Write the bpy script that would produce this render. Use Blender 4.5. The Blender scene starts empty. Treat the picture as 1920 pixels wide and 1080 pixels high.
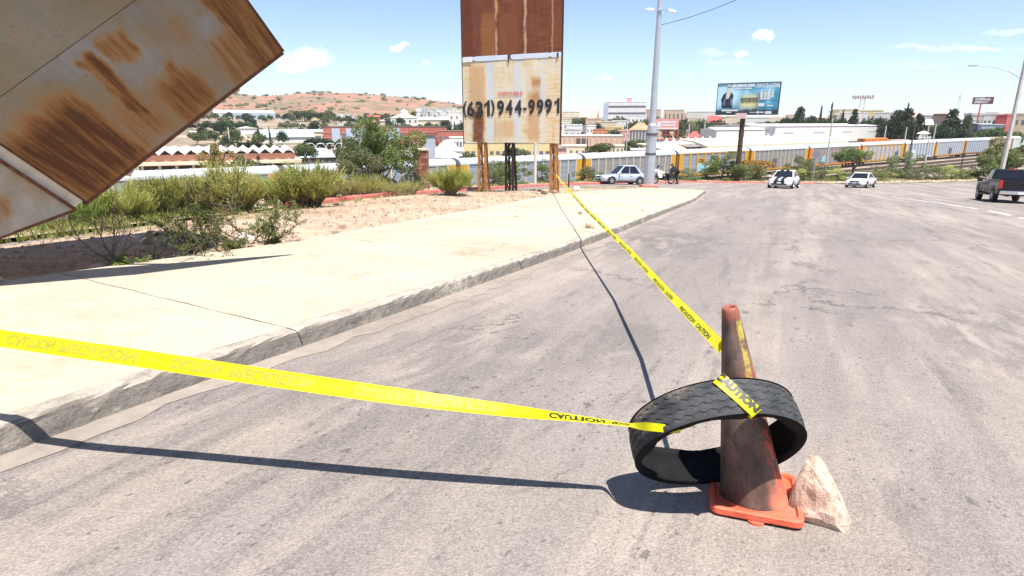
import bpy, bmesh, math, random
import numpy as np
from mathutils import Vector, Matrix, Euler
from mathutils.bvhtree import BVHTree

S = bpy.context.scene
COL = S.collection
# ---------------------------------------------------------------- camera
FPX = 1110.0                      # focal length in pixels of the 1920 wide photograph
PITCH = math.atan2(310.0, FPX)
CP, SP = math.cos(PITCH), math.sin(PITCH)
CAMH = 1.45
cam_d = bpy.data.cameras.new('camera')
cam_d.sensor_width = 36.0
cam_d.lens = 36.0 * FPX / 1920.0
cam_d.clip_start = 0.05
cam_d.clip_end = 9000
cam = bpy.data.objects.new('camera', cam_d)
COL.objects.link(cam)
cam.location = (0, 0, CAMH)
cam.rotation_euler = (math.pi / 2 - PITCH, 0, 0)
S.camera = cam

# ---------------------------------------------------------------- exposure
S.view_settings.view_transform = 'Standard'
S.view_settings.look = 'None'
S.view_settings.gamma = 1.0
S.view_settings.use_curve_mapping = False
S.view_settings.exposure = 1.0
S.render.engine = 'CYCLES'
S.cycles.max_bounces = 6
S.cycles.transparent_max_bounces = 8

# ---------------------------------------------------------------- sun
SUNV = Vector((0.176, -0.325, 1.0)).normalized()
sun_d = bpy.data.lights.new('sun', 'SUN')
sun_d.energy = 5.0
sun_d.angle = math.radians(0.53)
sun_d.color = (1.0, 0.955, 0.89)
sun = bpy.data.objects.new('sun', sun_d)
COL.objects.link(sun)
sun.rotation_euler = (-SUNV).to_track_quat('-Z', 'Y').to_euler()
sun.location = (0, 0, 60)
SUN_EL = math.asin(SUNV.z)
SUN_AZ = math.atan2(SUNV.x, SUNV.y)


def ray(px, py):
    u = (px - 960) / FPX
    v = (540 - py) / FPX
    return Vector((u, CP + SP * v, -SP + CP * v))


def kp(px, py, dep):
    "point seen at a pixel of the photograph, dep metres along the camera axis"
    return Vector((0, 0, CAMH)) + ray(px, py) * dep


def depth_of(p):
    return p[1] * CP - (p[2] - CAMH) * SP


# ---------------------------------------------------------------- node helper
class NT:
    def __init__(self, nt):
        self.nt = nt

    def n(self, typ, *ins, out=0, **props):
        nd = self.nt.nodes.new(typ)
        for k, v in props.items():
            setattr(nd, k, v)
        for i, v in enumerate(ins):
            self.set(nd.inputs[i], v)
        return nd.outputs[out]

    def set(self, sock, v):
        if v is None:
            return
        if isinstance(v, bpy.types.NodeSocket):
            self.nt.links.new(v, sock)
        else:
            sock.default_value = v

    def math(self, op, a, b=None, c=None, clamp=False):
        return self.n('ShaderNodeMath', a, b, c, operation=op, use_clamp=clamp)

    def vmath(self, op, a, b=None, out=0):
        return self.n('ShaderNodeVectorMath', a, b, operation=op, out=out)

    def mix(self, f, a, b, blend='MIX'):
        nd = self.nt.nodes.new('ShaderNodeMix')
        nd.data_type = 'RGBA'
        nd.blend_type = blend
        self.set(nd.inputs[0], f)
        self.set(nd.inputs[6], c4(a) if not isinstance(a, bpy.types.NodeSocket) else a)
        self.set(nd.inputs[7], c4(b) if not isinstance(b, bpy.types.NodeSocket) else b)
        return nd.outputs[2]

    def noise(self, vec, scale, detail=4, rough=0.55, dist=0.0, out=0):
        nd = self.nt.nodes.new('ShaderNodeTexNoise')
        self.set(nd.inputs['Vector'], vec)
        nd.inputs['Scale'].default_value = scale
        nd.inputs['Detail'].default_value = detail
        nd.inputs['Roughness'].default_value = rough
        nd.inputs['Distortion'].default_value = dist
        return nd.outputs[out]

    def voro(self, vec, scale, feature='F1', out=0, rnd=1.0):
        nd = self.nt.nodes.new('ShaderNodeTexVoronoi')
        nd.feature = feature
        self.set(nd.inputs['Vector'], vec)
        nd.inputs['Scale'].default_value = scale
        nd.inputs['Randomness'].default_value = rnd
        return nd.outputs[out]

    def ramp(self, f, *stops):
        nd = self.nt.nodes.new('ShaderNodeValToRGB')
        cr = nd.color_ramp
        while len(cr.elements) < len(stops):
            cr.elements.new(0.5)
        for e, (p, c) in zip(cr.elements, stops):
            e.position = p
            e.color = c4(c) if not isinstance(c, (int, float)) else (c, c, c, 1)
        self.set(nd.inputs[0], f)
        return nd.outputs[0]

    def step(self, v, lo, hi):
        nd = self.nt.nodes.new('ShaderNodeMapRange')
        nd.interpolation_type = 'SMOOTHSTEP'
        self.set(nd.inputs[0], v)
        nd.inputs[1].default_value = lo
        nd.inputs[2].default_value = hi
        nd.inputs[3].default_value = 0
        nd.inputs[4].default_value = 1
        return nd.outputs[0]

    def map(self, vec, scale=(1, 1, 1), loc=(0, 0, 0), rot=(0, 0, 0)):
        nd = self.nt.nodes.new('ShaderNodeMapping')
        self.set(nd.inputs[0], vec)
        nd.inputs[1].default_value = loc
        nd.inputs[2].default_value = rot
        nd.inputs[3].default_value = scale
        return nd.outputs[0]

    def sep(self, vec):
        nd = self.nt.nodes.new('ShaderNodeSeparateXYZ')
        self.set(nd.inputs[0], vec)
        return nd.outputs

    def blob(self, u, v, cx, cy, hx, hy, soft, warp=None):
        "soft rectangle in (u, v)"
        a = self.math('ABSOLUTE', self.math('SUBTRACT', u, cx))
        b = self.math('ABSOLUTE', self.math('SUBTRACT', v, cy))
        ma = self.step(a, hx + soft * .5, max(hx - soft * .5, 0))
        mb = self.step(b, hy + soft, max(hy - soft, 0))
        return self.math('MULTIPLY', ma, mb)


def c4(c):
    return (c[0], c[1], c[2], 1.0)


# ---------------------------------------------------------------- sky
W = bpy.data.worlds.new('World')
S.world = W
W.use_nodes = True
wn = NT(W.node_tree)
W.node_tree.nodes.clear()
sky = W.node_tree.nodes.new('ShaderNodeTexSky')
sky.sky_type = 'NISHITA'
sky.sun_disc = False
sky.sun_elevation = SUN_EL
sky.sun_rotation = SUN_AZ
sky.altitude = 1200
sky.air_density = 1.0
sky.dust_density = 0.7
sky.ozone_density = 1.6
SKY_STRENGTH = 0.072
wdir = wn.n('ShaderNodeTexCoord', out=0)
wx, wy, wz = wn.sep(wdir)
wyc = wn.math('MAXIMUM', wy, 0.05)
gu = wn.math('DIVIDE', wx, wyc)
gv = wn.math('DIVIDE', wz, wyc)
warp = wn.noise(wdir, 22, 5, 0.62, out=1)
wr, wg, wb = wn.sep(warp)
gu2 = wn.math('ADD', gu, wn.math('MULTIPLY', wn.math('SUBTRACT', wr, 0.5), 0.055))
gv2 = wn.math('ADD', gv, wn.math('MULTIPLY', wn.math('SUBTRACT', wg, 0.5), 0.035))
cl = None
for px, py, hx, hy, amp in [(572, 108, 46, 17, 1.0), (548, 125, 24, 10, .8), (600, 112, 16, 9, .5), (743, 88, 19, 7, 1.), (793, 118, 7, 5, .8),
                            (1435, 69, 19, 8, 1.), (1393, 100, 11, 6, .8), (1335, 97, 22, 8, .35), (1372, 119, 40, 6, .25),
                            (1790, 92, 120, 5, .4), (1900, 62, 60, 6, .35), (1135, 146, 12, 5, .4), (650, 192, 70, 8, .3),
                            (835, 185, 60, 7, .3), (1720, 122, 60, 5, .2), (2300, 40, 200, 60, .6), (-300, -60, 260, 60, .7), (300, -300, 200, 40, .6)]:
    d = ray(px, py)
    k = 1.0 / (FPX * d.y)
    m = wn.math('ADD', wn.math('POWER', wn.math('DIVIDE', wn.math('SUBTRACT', gu2, d.x / d.y), hx * 1.12 * k), 2),
                wn.math('POWER', wn.math('DIVIDE', wn.math('SUBTRACT', gv2, d.z / d.y), hy * k), 2))
    m = wn.math('MULTIPLY', wn.step(m, 1.5, 0.1), amp)
    cl = m if cl is None else wn.math('MAXIMUM', cl, m)
fbm = wn.noise(wdir, 9, 7, 0.6)
cl = wn.math('MULTIPLY', cl, wn.step(wy, 0.05, 0.2))
cl = wn.math('MULTIPLY', cl, wn.step(wn.noise(wdir, 60, 5, .6), 0.22, 0.62), clamp=True)
# thin whitish air towards the horizon, all the way round
el = wn.math('MAXIMUM', wz, 0.0)
air = wn.math('MULTIPLY', wn.math('POWER', wn.math('SUBTRACT', 1.0, wn.math('MINIMUM', el, 1.0)), 8.0), 0.36)
skyb = wn.n('ShaderNodeVectorMath', sky.outputs[0], (1.16, 1.19, 1.30), operation='MULTIPLY')
skyc = wn.mix(air, skyb, (7.3, 8.7, 9.3))
skyc = wn.mix(wn.math('MULTIPLY', cl, 0.9, clamp=True), skyc, (11.0, 11.2, 11.4))
bg = wn.n('ShaderNodeBackground', skyc, SKY_STRENGTH)
wo = W.node_tree.nodes.new('ShaderNodeOutputWorld')
W.node_tree.links.new(bg, wo.inputs[0])

R = random.Random(7)


# ---------------------------------------------------------------- terrain
GA, GB = 0.0235, 0.0664
EDGE = [(-60, -60), (-14, -30), (-11, -5), (-8.6, 7), (-6.74, 17.8), (-5.63, 24.2), (-2.55, 31.7), (1.44, 40.3), (7.1, 50), (14.2, 59),
        (21.5, 65.5), (28.7, 69), (40, 72), (51, 74.5), (62, 75.5), (130, 77)]
EX = np.array([p[0] for p in EDGE], float)
EY = np.array([p[1] for p in EDGE], float)
YARD = -9.75
TD = np.array([0.809, 0.588])
TN = np.array([-0.588, 0.809])
T0 = np.array([-37.0, 66.0])


def ss(a, b, x):
    t = np.clip((x - a) / (b - a), 0, 1)
    return t * t * (3 - 2 * t)


def plane(x, y):
    return -GA * x - GB * y + 0.0009 * np.maximum(0, x - 30) ** 2


HILL_PX = [-700, 200, 330, 390, 430, 500, 540, 580, 640, 690, 740, 790, 830, 880, 930, 1000, 2600]
HILL_Y = [196, 184, 176, 178, 182, 187, 184, 180, 179, 180, 185, 188, 193, 200, 214, 221, 221]


def terrain(x, y):
    x = np.asarray(x, float)
    y = np.asarray(y, float)
    best = np.full(x.shape, 1e9)
    nx = np.zeros(x.shape)
    ny = np.zeros(x.shape)
    for i in range(len(EDGE) - 1):
        ax, ay, bx, by = EX[i], EY[i], EX[i + 1], EY[i + 1]
        dx, dy = bx - ax, by - ay
        t = np.clip(((x - ax) * dx + (y - ay) * dy) / (dx * dx + dy * dy), 0, 1)
        qx, qy = ax + t * dx, ay + t * dy
        d = np.hypot(x - qx, y - qy)
        m = d < best
        best = np.where(m, d, best)
        nx = np.where(m, qx, nx)
        ny = np.where(m, qy, ny)
    sd = np.where(y > np.interp(x, EX, EY), best, -best)
    sd = np.where(x > 130, np.maximum(sd, (x - 130)), sd)
    xe = np.minimum(nx, 75)
    z0 = plane(xe, ny)
    s = ss(2.5, 22, sd)
    low = np.full(x.shape, YARD)
    dt = (x - T0[0]) * TN[0] + (y - T0[1]) * TN[1]
    r = np.hypot(x, y)
    low = low + 13.0 * ss(200, 560, dt) * ss(-200, 60, y)
    low = low + 8.0 * ss(500, 1500, r)
    pxd = 960 + 1152.6 * x / np.maximum(y, 1)
    hy = np.interp(pxd, HILL_PX, HILL_Y)
    hz = (230 - hy) * 1500 / 1164 + 1.45 - 11.2
    hump = 0.5 + 0.5 * np.sin(x * .013 + y * .004) * np.sin(x * .005 - y * .009 + 1)
    low = low + np.where(y > 0, hz * (ss(820, 1500, r) + 0.10 * (hump - .5) * ss(820, 1100, r) * ss(1500, 1200, r)), 0) * ss(2600, 1900, r)
    z = np.where(sd <= 0, plane(np.minimum(x, 75), y), z0 * (1 - s) + low * s)
    return z, sd


def T(x, y):
    return float(terrain(np.array([x]), np.array([y]))[0][0])


def march(px, py, lift=0.0, far=2500):
    d = ray(px, py)
    d = d / math.hypot(d.x, d.y)
    ts = np.concatenate([np.linspace(1, 120, 700), np.geomspace(120.2, far, 900)])
    xs, ys, zs = d.x * ts, d.y * ts, CAMH + d.z * ts
    g = terrain(xs, ys)[0] + lift
    i = np.nonzero(zs <= g)[0]
    if len(i) == 0:
        k = len(ts) - 1
    else:
        k = i[0]
    return Vector((xs[k], ys[k], g[k]))


def at_range(px, rng):
    d = ray(px, 230)
    d = d / math.hypot(d.x, d.y)
    return Vector((d.x * rng, d.y * rng, T(d.x * rng, d.y * rng)))


def facing(p):
    "rotation about z that makes local +y point away from the camera"
    return -math.atan2(p[0], p[1])


# ---------------------------------------------------------------- mesh builder
class MB:
    def __init__(self):
        self.v = []
        self.f = []
        self.m = []
        self.k = 0

    def add(self, verts, faces):
        o = len(self.v)
        self.v += [tuple(p) for p in verts]
        self.f += [tuple(i + o for i in f) for f in faces]
        self.m += [self.k] * len(faces)
        return self

    def box(self, c, s, rot=None):
        hx, hy, hz = s[0] / 2, s[1] / 2, s[2] / 2
        vs = [Vector((x, y, z)) for x in (-hx, hx) for y in (-hy, hy) for z in (-hz, hz)]
        if rot is not None:
            mtx = rot if isinstance(rot, Matrix) else Euler(rot).to_matrix()
            vs = [mtx @ p for p in vs]
        vs = [p + Vector(c) for p in vs]
        return self.add(vs, [(0, 1, 3, 2), (4, 6, 7, 5), (0, 4, 5, 1), (2, 3, 7, 6), (0, 2, 6, 4), (1, 5, 7, 3)])

    def bar(self, a, b, w, h=None, up=(0, 0, 1)):
        a, b = Vector(a), Vector(b)
        h = h or w
        d = (b - a)
        L = d.length
        d = d / L
        up = Vector(up)
        if abs(d.dot(up)) > .98:
            up = Vector((1, 0, 0))
        s = d.cross(up).normalized()
        u = s.cross(d)
        vs = [p + s * (w / 2 * i) + u * (h / 2 * j) for p in (a, b) for i, j in ((-1, -1), (1, -1), (1, 1), (-1, 1))]
        return self.add(vs, [(0, 3, 2, 1), (4, 5, 6, 7), (0, 1, 5, 4), (1, 2, 6, 5), (2, 3, 7, 6), (3, 0, 4, 7)])

    def tube(self, pts, rads, n=8, cap=True):
        pts = [Vector(p) for p in pts]
        if not isinstance(rads, (list, tuple)):
            rads = [rads] * len(pts)
        rings = []
        t0 = (pts[1] - pts[0]).normalized()
        ref = Vector((0, 0, 1)) if abs(t0.z) < .9 else Vector((1, 0, 0))
        for i, p in enumerate(pts):
            t = (pts[min(i + 1, len(pts) - 1)] - pts[max(i - 1, 0)]).normalized()
            s = t.cross(ref)
            if s.length < 1e-4:
                s = t.cross(Vector((0, 1, 0)))
            s.normalize()
            u = s.cross(t).normalized()
            rings.append([p + (s * math.cos(2 * math.pi * j / n) + u * math.sin(2 * math.pi * j / n)) * rads[i] for j in range(n)])
        vs = [q for r in rings for q in r]
        fs = []
        for i in range(len(pts) - 1):
            for j in range(n):
                k = (j + 1) % n
                fs.append((i * n + j, i * n + k, (i + 1) * n + k, (i + 1) * n + j))
        if cap:
            fs.append(tuple(range(n - 1, -1, -1)))
            fs.append(tuple(range((len(pts) - 1) * n, len(pts) * n)))
        return self.add(vs, fs)

    def lathe(self, prof, n=24, axis='z', c=(0, 0, 0), closed=False):
        vs = []
        for r, h in prof:
            for j in range(n):
                a = 2 * math.pi * j / n
                p = (r * math.cos(a), r * math.sin(a), h)
                if axis == 'y':
                    p = (p[0], p[2], p[1])
                elif axis == 'x':
                    p = (p[2], p[0], p[1])
                vs.append((p[0] + c[0], p[1] + c[1], p[2] + c[2]))
        fs = []
        m = len(prof)
        for i in range(m if closed else m - 1):
            i2 = (i + 1) % m
            for j in range(n):
                k = (j + 1) % n
                fs.append((i * n + j, i * n + k, i2 * n + k, i2 * n + j))
        return self.add(vs, fs)

    def prism(self, poly, y0, y1, plane='xz'):
        n = len(poly)

        def P(a, b, d):
            return (a, d, b) if plane == 'xz' else ((a, b, d) if plane == 'xy' else (d, a, b))
        vs = [P(a, b, y0) for a, b in poly] + [P(a, b, y1) for a, b in poly]
        fs = [tuple(range(n)), tuple(range(2 * n - 1, n - 1, -1))]
        fs += [(i, i + n, (i + 1) % n + n, (i + 1) % n) for i in range(n)]
        return self.add(vs, fs)

    def quad(self, a, b, c, d):
        return self.add([a, b, c, d], [(0, 1, 2, 3)])

    def grid(self, fn, nu, nv):
        vs = [fn(i / nu, j / nv) for j in range(nv + 1) for i in range(nu + 1)]
        fs = [(j * (nu + 1) + i, j * (nu + 1) + i + 1, (j + 1) * (nu + 1) + i + 1, (j + 1) * (nu + 1) + i) for j in range(nv) for i in range(nu)]
        return self.add(vs, fs)

    def mesh(self, name, mats, smooth=False, bevel=0.0, fix=True):
        me = bpy.data.meshes.new(name)
        me.from_pydata(self.v, [], self.f)
        if not isinstance(mats, (list, tuple)):
            mats = [mats]
        for m in mats:
            me.materials.append(m)
        if len(mats) > 1:
            me.polygons.foreach_set('material_index', self.m)
        if fix or bevel:
            bm = bmesh.new()
            bm.from_mesh(me)
            if fix:
                bmesh.ops.recalc_face_normals(bm, faces=bm.faces)
            if bevel:
                es = [e for e in bm.edges if len(e.link_faces) == 2 and e.calc_face_angle(0) > .5]
                bmesh.ops.bevel(bm, geom=es, offset=bevel, segments=2, profile=.6, affect='EDGES', clamp_overlap=True)
            bm.to_mesh(me)
            bm.free()
        if smooth:
            me.polygons.foreach_set('use_smooth', [True] * len(me.polygons))
        me.update()
        return me

    def build(self, name, mats, parent=None, loc=None, smooth=False, bevel=0.0, fix=True, rot=None):
        o = bpy.data.objects.new(name, self.mesh(name, mats, smooth, bevel, fix))
        COL.objects.link(o)
        if parent is not None:
            o.parent = parent
        if loc is not None:
            o.location = loc
        if rot is not None:
            o.rotation_euler = rot
        return o


def tag(o, label, cat, group=None):
    o['label'] = label
    o['category'] = cat
    if group:
        o['group'] = group
    return o


def thing(name, label, cat, loc=(0, 0, 0), rotz=0.0, group=None):
    o = bpy.data.objects.new(name, None)
    o.empty_display_size = .1
    COL.objects.link(o)
    o.location = loc
    o.rotation_euler = (0, 0, rotz)
    return tag(o, label, cat, group)


def struct(o):
    o['kind'] = 'structure'
    return o


def inst(name, me, parent=None, loc=(0, 0, 0), rot=(0, 0, 0), scale=(1, 1, 1)):
    o = bpy.data.objects.new(name, me)
    COL.objects.link(o)
    if parent is not None:
        o.parent = parent
    o.location = loc
    o.rotation_euler = rot
    o.scale = scale
    return o


def copy_tree(o, parent=None):
    c = o.copy()
    COL.objects.link(c)
    if parent is not None:
        c.parent = parent
    for ch in list(o.children):
        copy_tree(ch, c)
    return c


# ---------------------------------------------------------------- materials
MATS = {}


def mat(key, col, rough=.6, metal=0.0, var=.12, scale=4.0, bump=0.0, bscale=40.0, spec=.4, dirt=None, dscale=1.2, damt=.4):
    if key in MATS:
        return MATS[key]
    m = bpy.data.materials.new(key)
    m.use_nodes = True
    g = NT(m.node_tree)
    b = m.node_tree.nodes['Principled BSDF']
    oc = g.n('ShaderNodeTexCoord', out=3)
    c = col
    if var:
        f = g.noise(oc, scale, 5, .6)
        lo = tuple(max(0, q * (1 - var)) for q in col)
        hi = tuple(min(1, q * (1 + var)) for q in col)
        c = g.ramp(f, (.3, lo), (.7, hi))
    if dirt is not None:
        f2 = g.step(g.noise(oc, dscale, 6, .65), .5, .72)
        c = g.mix(g.math('MULTIPLY', f2, damt), c, dirt)
    g.set(b.inputs['Base Color'], c if isinstance(c, bpy.types.NodeSocket) else c4(c))
    b.inputs['Roughness'].default_value = rough
    b.inputs['Metallic'].default_value = metal
    b.inputs['Specular IOR Level'].default_value = spec
    if bump:
        bn = m.node_tree.nodes.new('ShaderNodeBump')
        bn.inputs['Strength'].default_value = bump
        bn.inputs['Distance'].default_value = .02
        g.set(bn.inputs['Height'], g.noise(oc, bscale, 6, .6))
        m.node_tree.links.new(bn.outputs[0], b.inputs['Normal'])
    MATS[key] = m
    return m


def leafmat(key, col, col2, scale=1.2, trans=.35):
    m = bpy.data.materials.new(key)
    m.use_nodes = True
    g = NT(m.node_tree)
    b = m.node_tree.nodes['Principled BSDF']
    pos = g.n('ShaderNodeNewGeometry', out=0)
    rnd = g.n('ShaderNodeNewGeometry', out=8)
    f = g.math('ADD', g.math('MULTIPLY', g.noise(pos, scale, 3, .5), .6), g.math('MULTIPLY', rnd, .4))
    c = g.ramp(f, (.3, col), (.75, col2))
    oi = m.node_tree.nodes.new('ShaderNodeObjectInfo')
    hv = m.node_tree.nodes.new('ShaderNodeHueSaturation')
    g.set(hv.inputs['Hue'], g.math('ADD', .485, g.math('MULTIPLY', oi.outputs['Random'], .03)))
    g.set(hv.inputs['Value'], g.math('ADD', .82, g.math('MULTIPLY', oi.outputs['Random'], .36)))
    g.set(hv.inputs['Color'], c)
    c = hv.outputs[0]
    g.set(b.inputs['Base Color'], c)
    b.inputs['Roughness'].default_value = .6
    b.inputs['Specular IOR Level'].default_value = .25
    tr = g.n('ShaderNodeBsdfTranslucent', c)
    ms = m.node_tree.nodes.new('ShaderNodeMixShader')
    ms.inputs[0].default_value = trans
    m.node_tree.links.new(b.outputs[0], ms.inputs[1])
    m.node_tree.links.new(tr, ms.inputs[2])
    m.node_tree.links.new(ms.outputs[0], m.node_tree.nodes['Material Output'].inputs[0])
    return m


def newmat(key):
    m = bpy.data.materials.new(key)
    m.use_nodes = True
    return m, NT(m.node_tree), m.node_tree.nodes['Principled BSDF']


def bumpin(m, g, b, h, strength, dist=.02):
    bn = m.node_tree.nodes.new('ShaderNodeBump')
    bn.inputs['Strength'].default_value = strength
    bn.inputs['Distance'].default_value = dist
    g.set(bn.inputs['Height'], h)
    m.node_tree.links.new(bn.outputs[0], b.inputs['Normal'])


# asphalt: worn, sun-bleached, streaked along the direction of travel
def make_asphalt():
    m, g, b = newmat('asphalt')
    pos = g.n('ShaderNodeNewGeometry', out=0)
    rot = g.map(pos, rot=(0, 0, math.radians(25)))          # x across the road, y along it
    along = g.map(rot, scale=(1.0, .07, 1))
    s1 = g.noise(along, 1.3, 6, .62)
    s2 = g.noise(along, 7, 4, .6)
    band = g.noise(g.map(rot, scale=(1, .022, 1), loc=(.7, 0, 0)), .95, 4, .55, .15)
    big = g.noise(pos, .22, 4, .6)
    med = g.noise(pos, 1.7, 6, .65, .6)
    fine = g.noise(pos, 95, 4, .7)
    f = g.math('ADD', g.math('MULTIPLY', s1, .46), g.math('ADD', g.math('MULTIPLY', s2, .22),
               g.math('ADD', g.math('MULTIPLY', big, .12), g.math('MULTIPLY', med, .20))))
    c = g.ramp(f, (.35, (.132, .112, .100)), (.45, (.218, .185, .162)), (.55, (.292, .250, .217)), (.7, (.375, .325, .282)))
    c = g.mix(g.math('MULTIPLY', g.step(band, .50, .58), .50), c, (.150, .138, .136))
    c = g.mix(g.math('MULTIPLY', g.step(band, .45, .37), .40), c, (.40, .335, .275))
    # dark smears left by tyres
    sm = g.step(g.noise(g.map(rot, scale=(1, .12, 1)), 2.9, 6, .70, .5), .53, .68)
    c = g.mix(g.math('MULTIPLY', sm, .66), c, (.095, .088, .088))
    pt = g.math('MULTIPLY', g.step(g.noise(pos, 5.5, 5, .7, .5), .60, .68), g.step(big, .42, .6))
    c = g.mix(g.math('MULTIPLY', pt, .5), c, (.10, .092, .088))
    # old stains on the wearing course
    stn = g.noise(g.map(rot, scale=(1, .35, 1)), 3.4, 6, .68, .4)
    for sx_, sy_, sr_, am_ in ((2.95, 11.6, 2.6, .9), (1.05, 4.9, .9, .75), (4.6, 5.0, 1.9, .75), (-.5, 4.0, 1.6, .7), (7.5, 13, 2.5, .4), (1.9, 17.5, 2.2, .5)):
        dv = g.vmath('SUBTRACT', g.map(rot, scale=(1, .5, 0)), (sx_ * .906 - sy_ * .423, (sx_ * .423 + sy_ * .906) * .5, 0))
        dd = g.vmath('LENGTH', dv, out=1)
        k_ = g.math('MULTIPLY', g.math('MULTIPLY', g.step(dd, sr_ * .8, sr_ * .15), g.step(stn, .38, .58)), am_)
        c = g.mix(k_, c, (.105, .096, .093))
    # aggregate
    vd = g.voro(pos, 105)
    vc = g.voro(pos, 105, out=1)
    agg = g.math('MULTIPLY', g.sep(vc)[0], 1.0)
    c = g.mix(.24, c, g.ramp(agg, (0, (.09, .078, .070)), (.5, (.26, .218, .185)), (1, (.46, .39, .33))))
    c = g.mix(g.math('MULTIPLY', g.step(fine, .44, .36), .55), c, (.075, .068, .066))
    pits = g.math('MULTIPLY', g.step(g.voro(g.vmath('ADD', g.map(rot, scale=(1, .6, 1), loc=(3, 1, 0)), g.n('ShaderNodeVectorMath', g.noise(pos, 18, 5, .75, out=1), (.16, .16, .16), operation='MULTIPLY')), 6.5, rnd=1), .21, .06), g.step(g.noise(g.map(pos, loc=(4, 0, 0)), .9, 5, .65), .50, .60))
    pit2 = g.math('MULTIPLY', g.step(g.voro(g.vmath('ADD', g.map(rot, scale=(1, .55, 1), loc=(8, 3, 0)), g.n('ShaderNodeVectorMath', g.noise(pos, 26, 4, .7, out=1), (.05, .05, .05), operation='MULTIPLY')), 17, rnd=1), .215, .06), g.step(g.noise(g.map(pos, loc=(9, 0, 0)), .7, 5, .65), .42, .56))
    pits = g.math('MAXIMUM', pits, pit2)
    c = g.mix(g.math('MULTIPLY', pits, .72), c, (.07, .060, .056))
    # cracks
    wob = g.n('ShaderNodeVectorMath', g.vmath('SUBTRACT', g.noise(pos, 1.1, 6, .7, out=1), (.5, .5, .5)), (1.1, 1.1, 1.1), operation='MULTIPLY')
    wp = g.vmath('ADD', g.map(rot, scale=(1, .45, 1)), wob)
    ve = g.voro(wp, .42, 'DISTANCE_TO_EDGE')
    cr = g.math('MULTIPLY', g.step(ve, .012, .002), g.step(g.noise(pos, .35, 3, .6), .49, .60))
    c = g.mix(g.math('MULTIPLY', cr, .6), c, (.05, .046, .045))
    # skid arcs where cars turn off to the right
    x, y, z = g.sep(pos)
    dist = g.math('SQRT', g.math('ADD', g.math('POWER', g.math('SUBTRACT', x, 46), 2), g.math('POWER', g.math('SUBTRACT', y, 16), 2)))
    arc = g.noise(g.n('ShaderNodeCombineXYZ', dist, g.math('MULTIPLY', g.math('ARCTAN2', g.math('SUBTRACT', y, 16), g.math('SUBTRACT', x, 46)), 2.2), 0.0), 1.1, 5, .6)
    am = g.math('MULTIPLY', g.step(arc, .54, .66), g.step(dist, 34, 26))
    am = g.math('MULTIPLY', am, g.step(x, 6, 12))
    c = g.mix(g.math('MULTIPLY', am, .5), c, (.085, .080, .085))
    g.set(b.inputs['Base Color'], c)
    b.inputs['Roughness'].default_value = .82
    b.inputs['Specular IOR Level'].default_value = .3
    h = g.math('ADD', g.math('MULTIPLY', fine, .5), g.math('ADD', g.math('MULTIPLY', vd, .5), g.math('MULTIPLY', g.noise(pos, 22, 4, .6), .5)))
    h = g.math('SUBTRACT', h, g.math('ADD', g.math('MULTIPLY', cr, 1.2), g.math('MULTIPLY', pits, .8)))
    bumpin(m, g, b, h, .55, .012)
    return m


def make_concrete(key, lo, mid, hi, stain, bump=.25):
    m, g, b = newmat(key)
    pos = g.n('ShaderNodeNewGeometry', out=0)
    oi = m.node_tree.nodes.new('ShaderNodeObjectInfo')
    f = g.math('ADD', g.math('MULTIPLY', g.noise(pos, .6, 6, .6), .6), g.math('MULTIPLY', g.noise(pos, 9, 5, .65), .4))
    c = g.ramp(f, (.36, lo), (.5, mid), (.66, hi))
    c = g.mix(g.math('MULTIPLY', oi.outputs['Random'], .12), c, stain)
    st = g.step(g.noise(pos, 2.2, 7, .68, .5), .56, .74)
    c = g.mix(g.math('MULTIPLY', st, .42), c, stain)
    cw = g.vmath('ADD', pos, g.n('ShaderNodeVectorMath', g.vmath('SUBTRACT', g.noise(pos, .8, 6, .7, out=1), (.5, .5, .5)), (1.6, 1.6, 1.6), operation='MULTIPLY'))
    hc = g.math('MULTIPLY', g.step(g.voro(cw, .33, 'DISTANCE_TO_EDGE'), .006, .001), g.step(g.noise(pos, .4, 3, .6), .45, .55))
    c = g.mix(g.math('MULTIPLY', hc, .55), c, (.15, .11, .085))
    sp = g.step(g.voro(pos, 12), .1, .03)
    c = g.mix(g.math('MULTIPLY', sp, .35), c, (.16, .13, .11))
    g.set(b.inputs['Base Color'], c)
    b.inputs['Roughness'].default_value = .88
    b.inputs['Specular IOR Level'].default_value = .2
    bumpin(m, g, b, g.math('ADD', g.noise(pos, 60, 5, .65), g.noise(pos, 6, 3, .5)), bump, .01)
    return m


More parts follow.
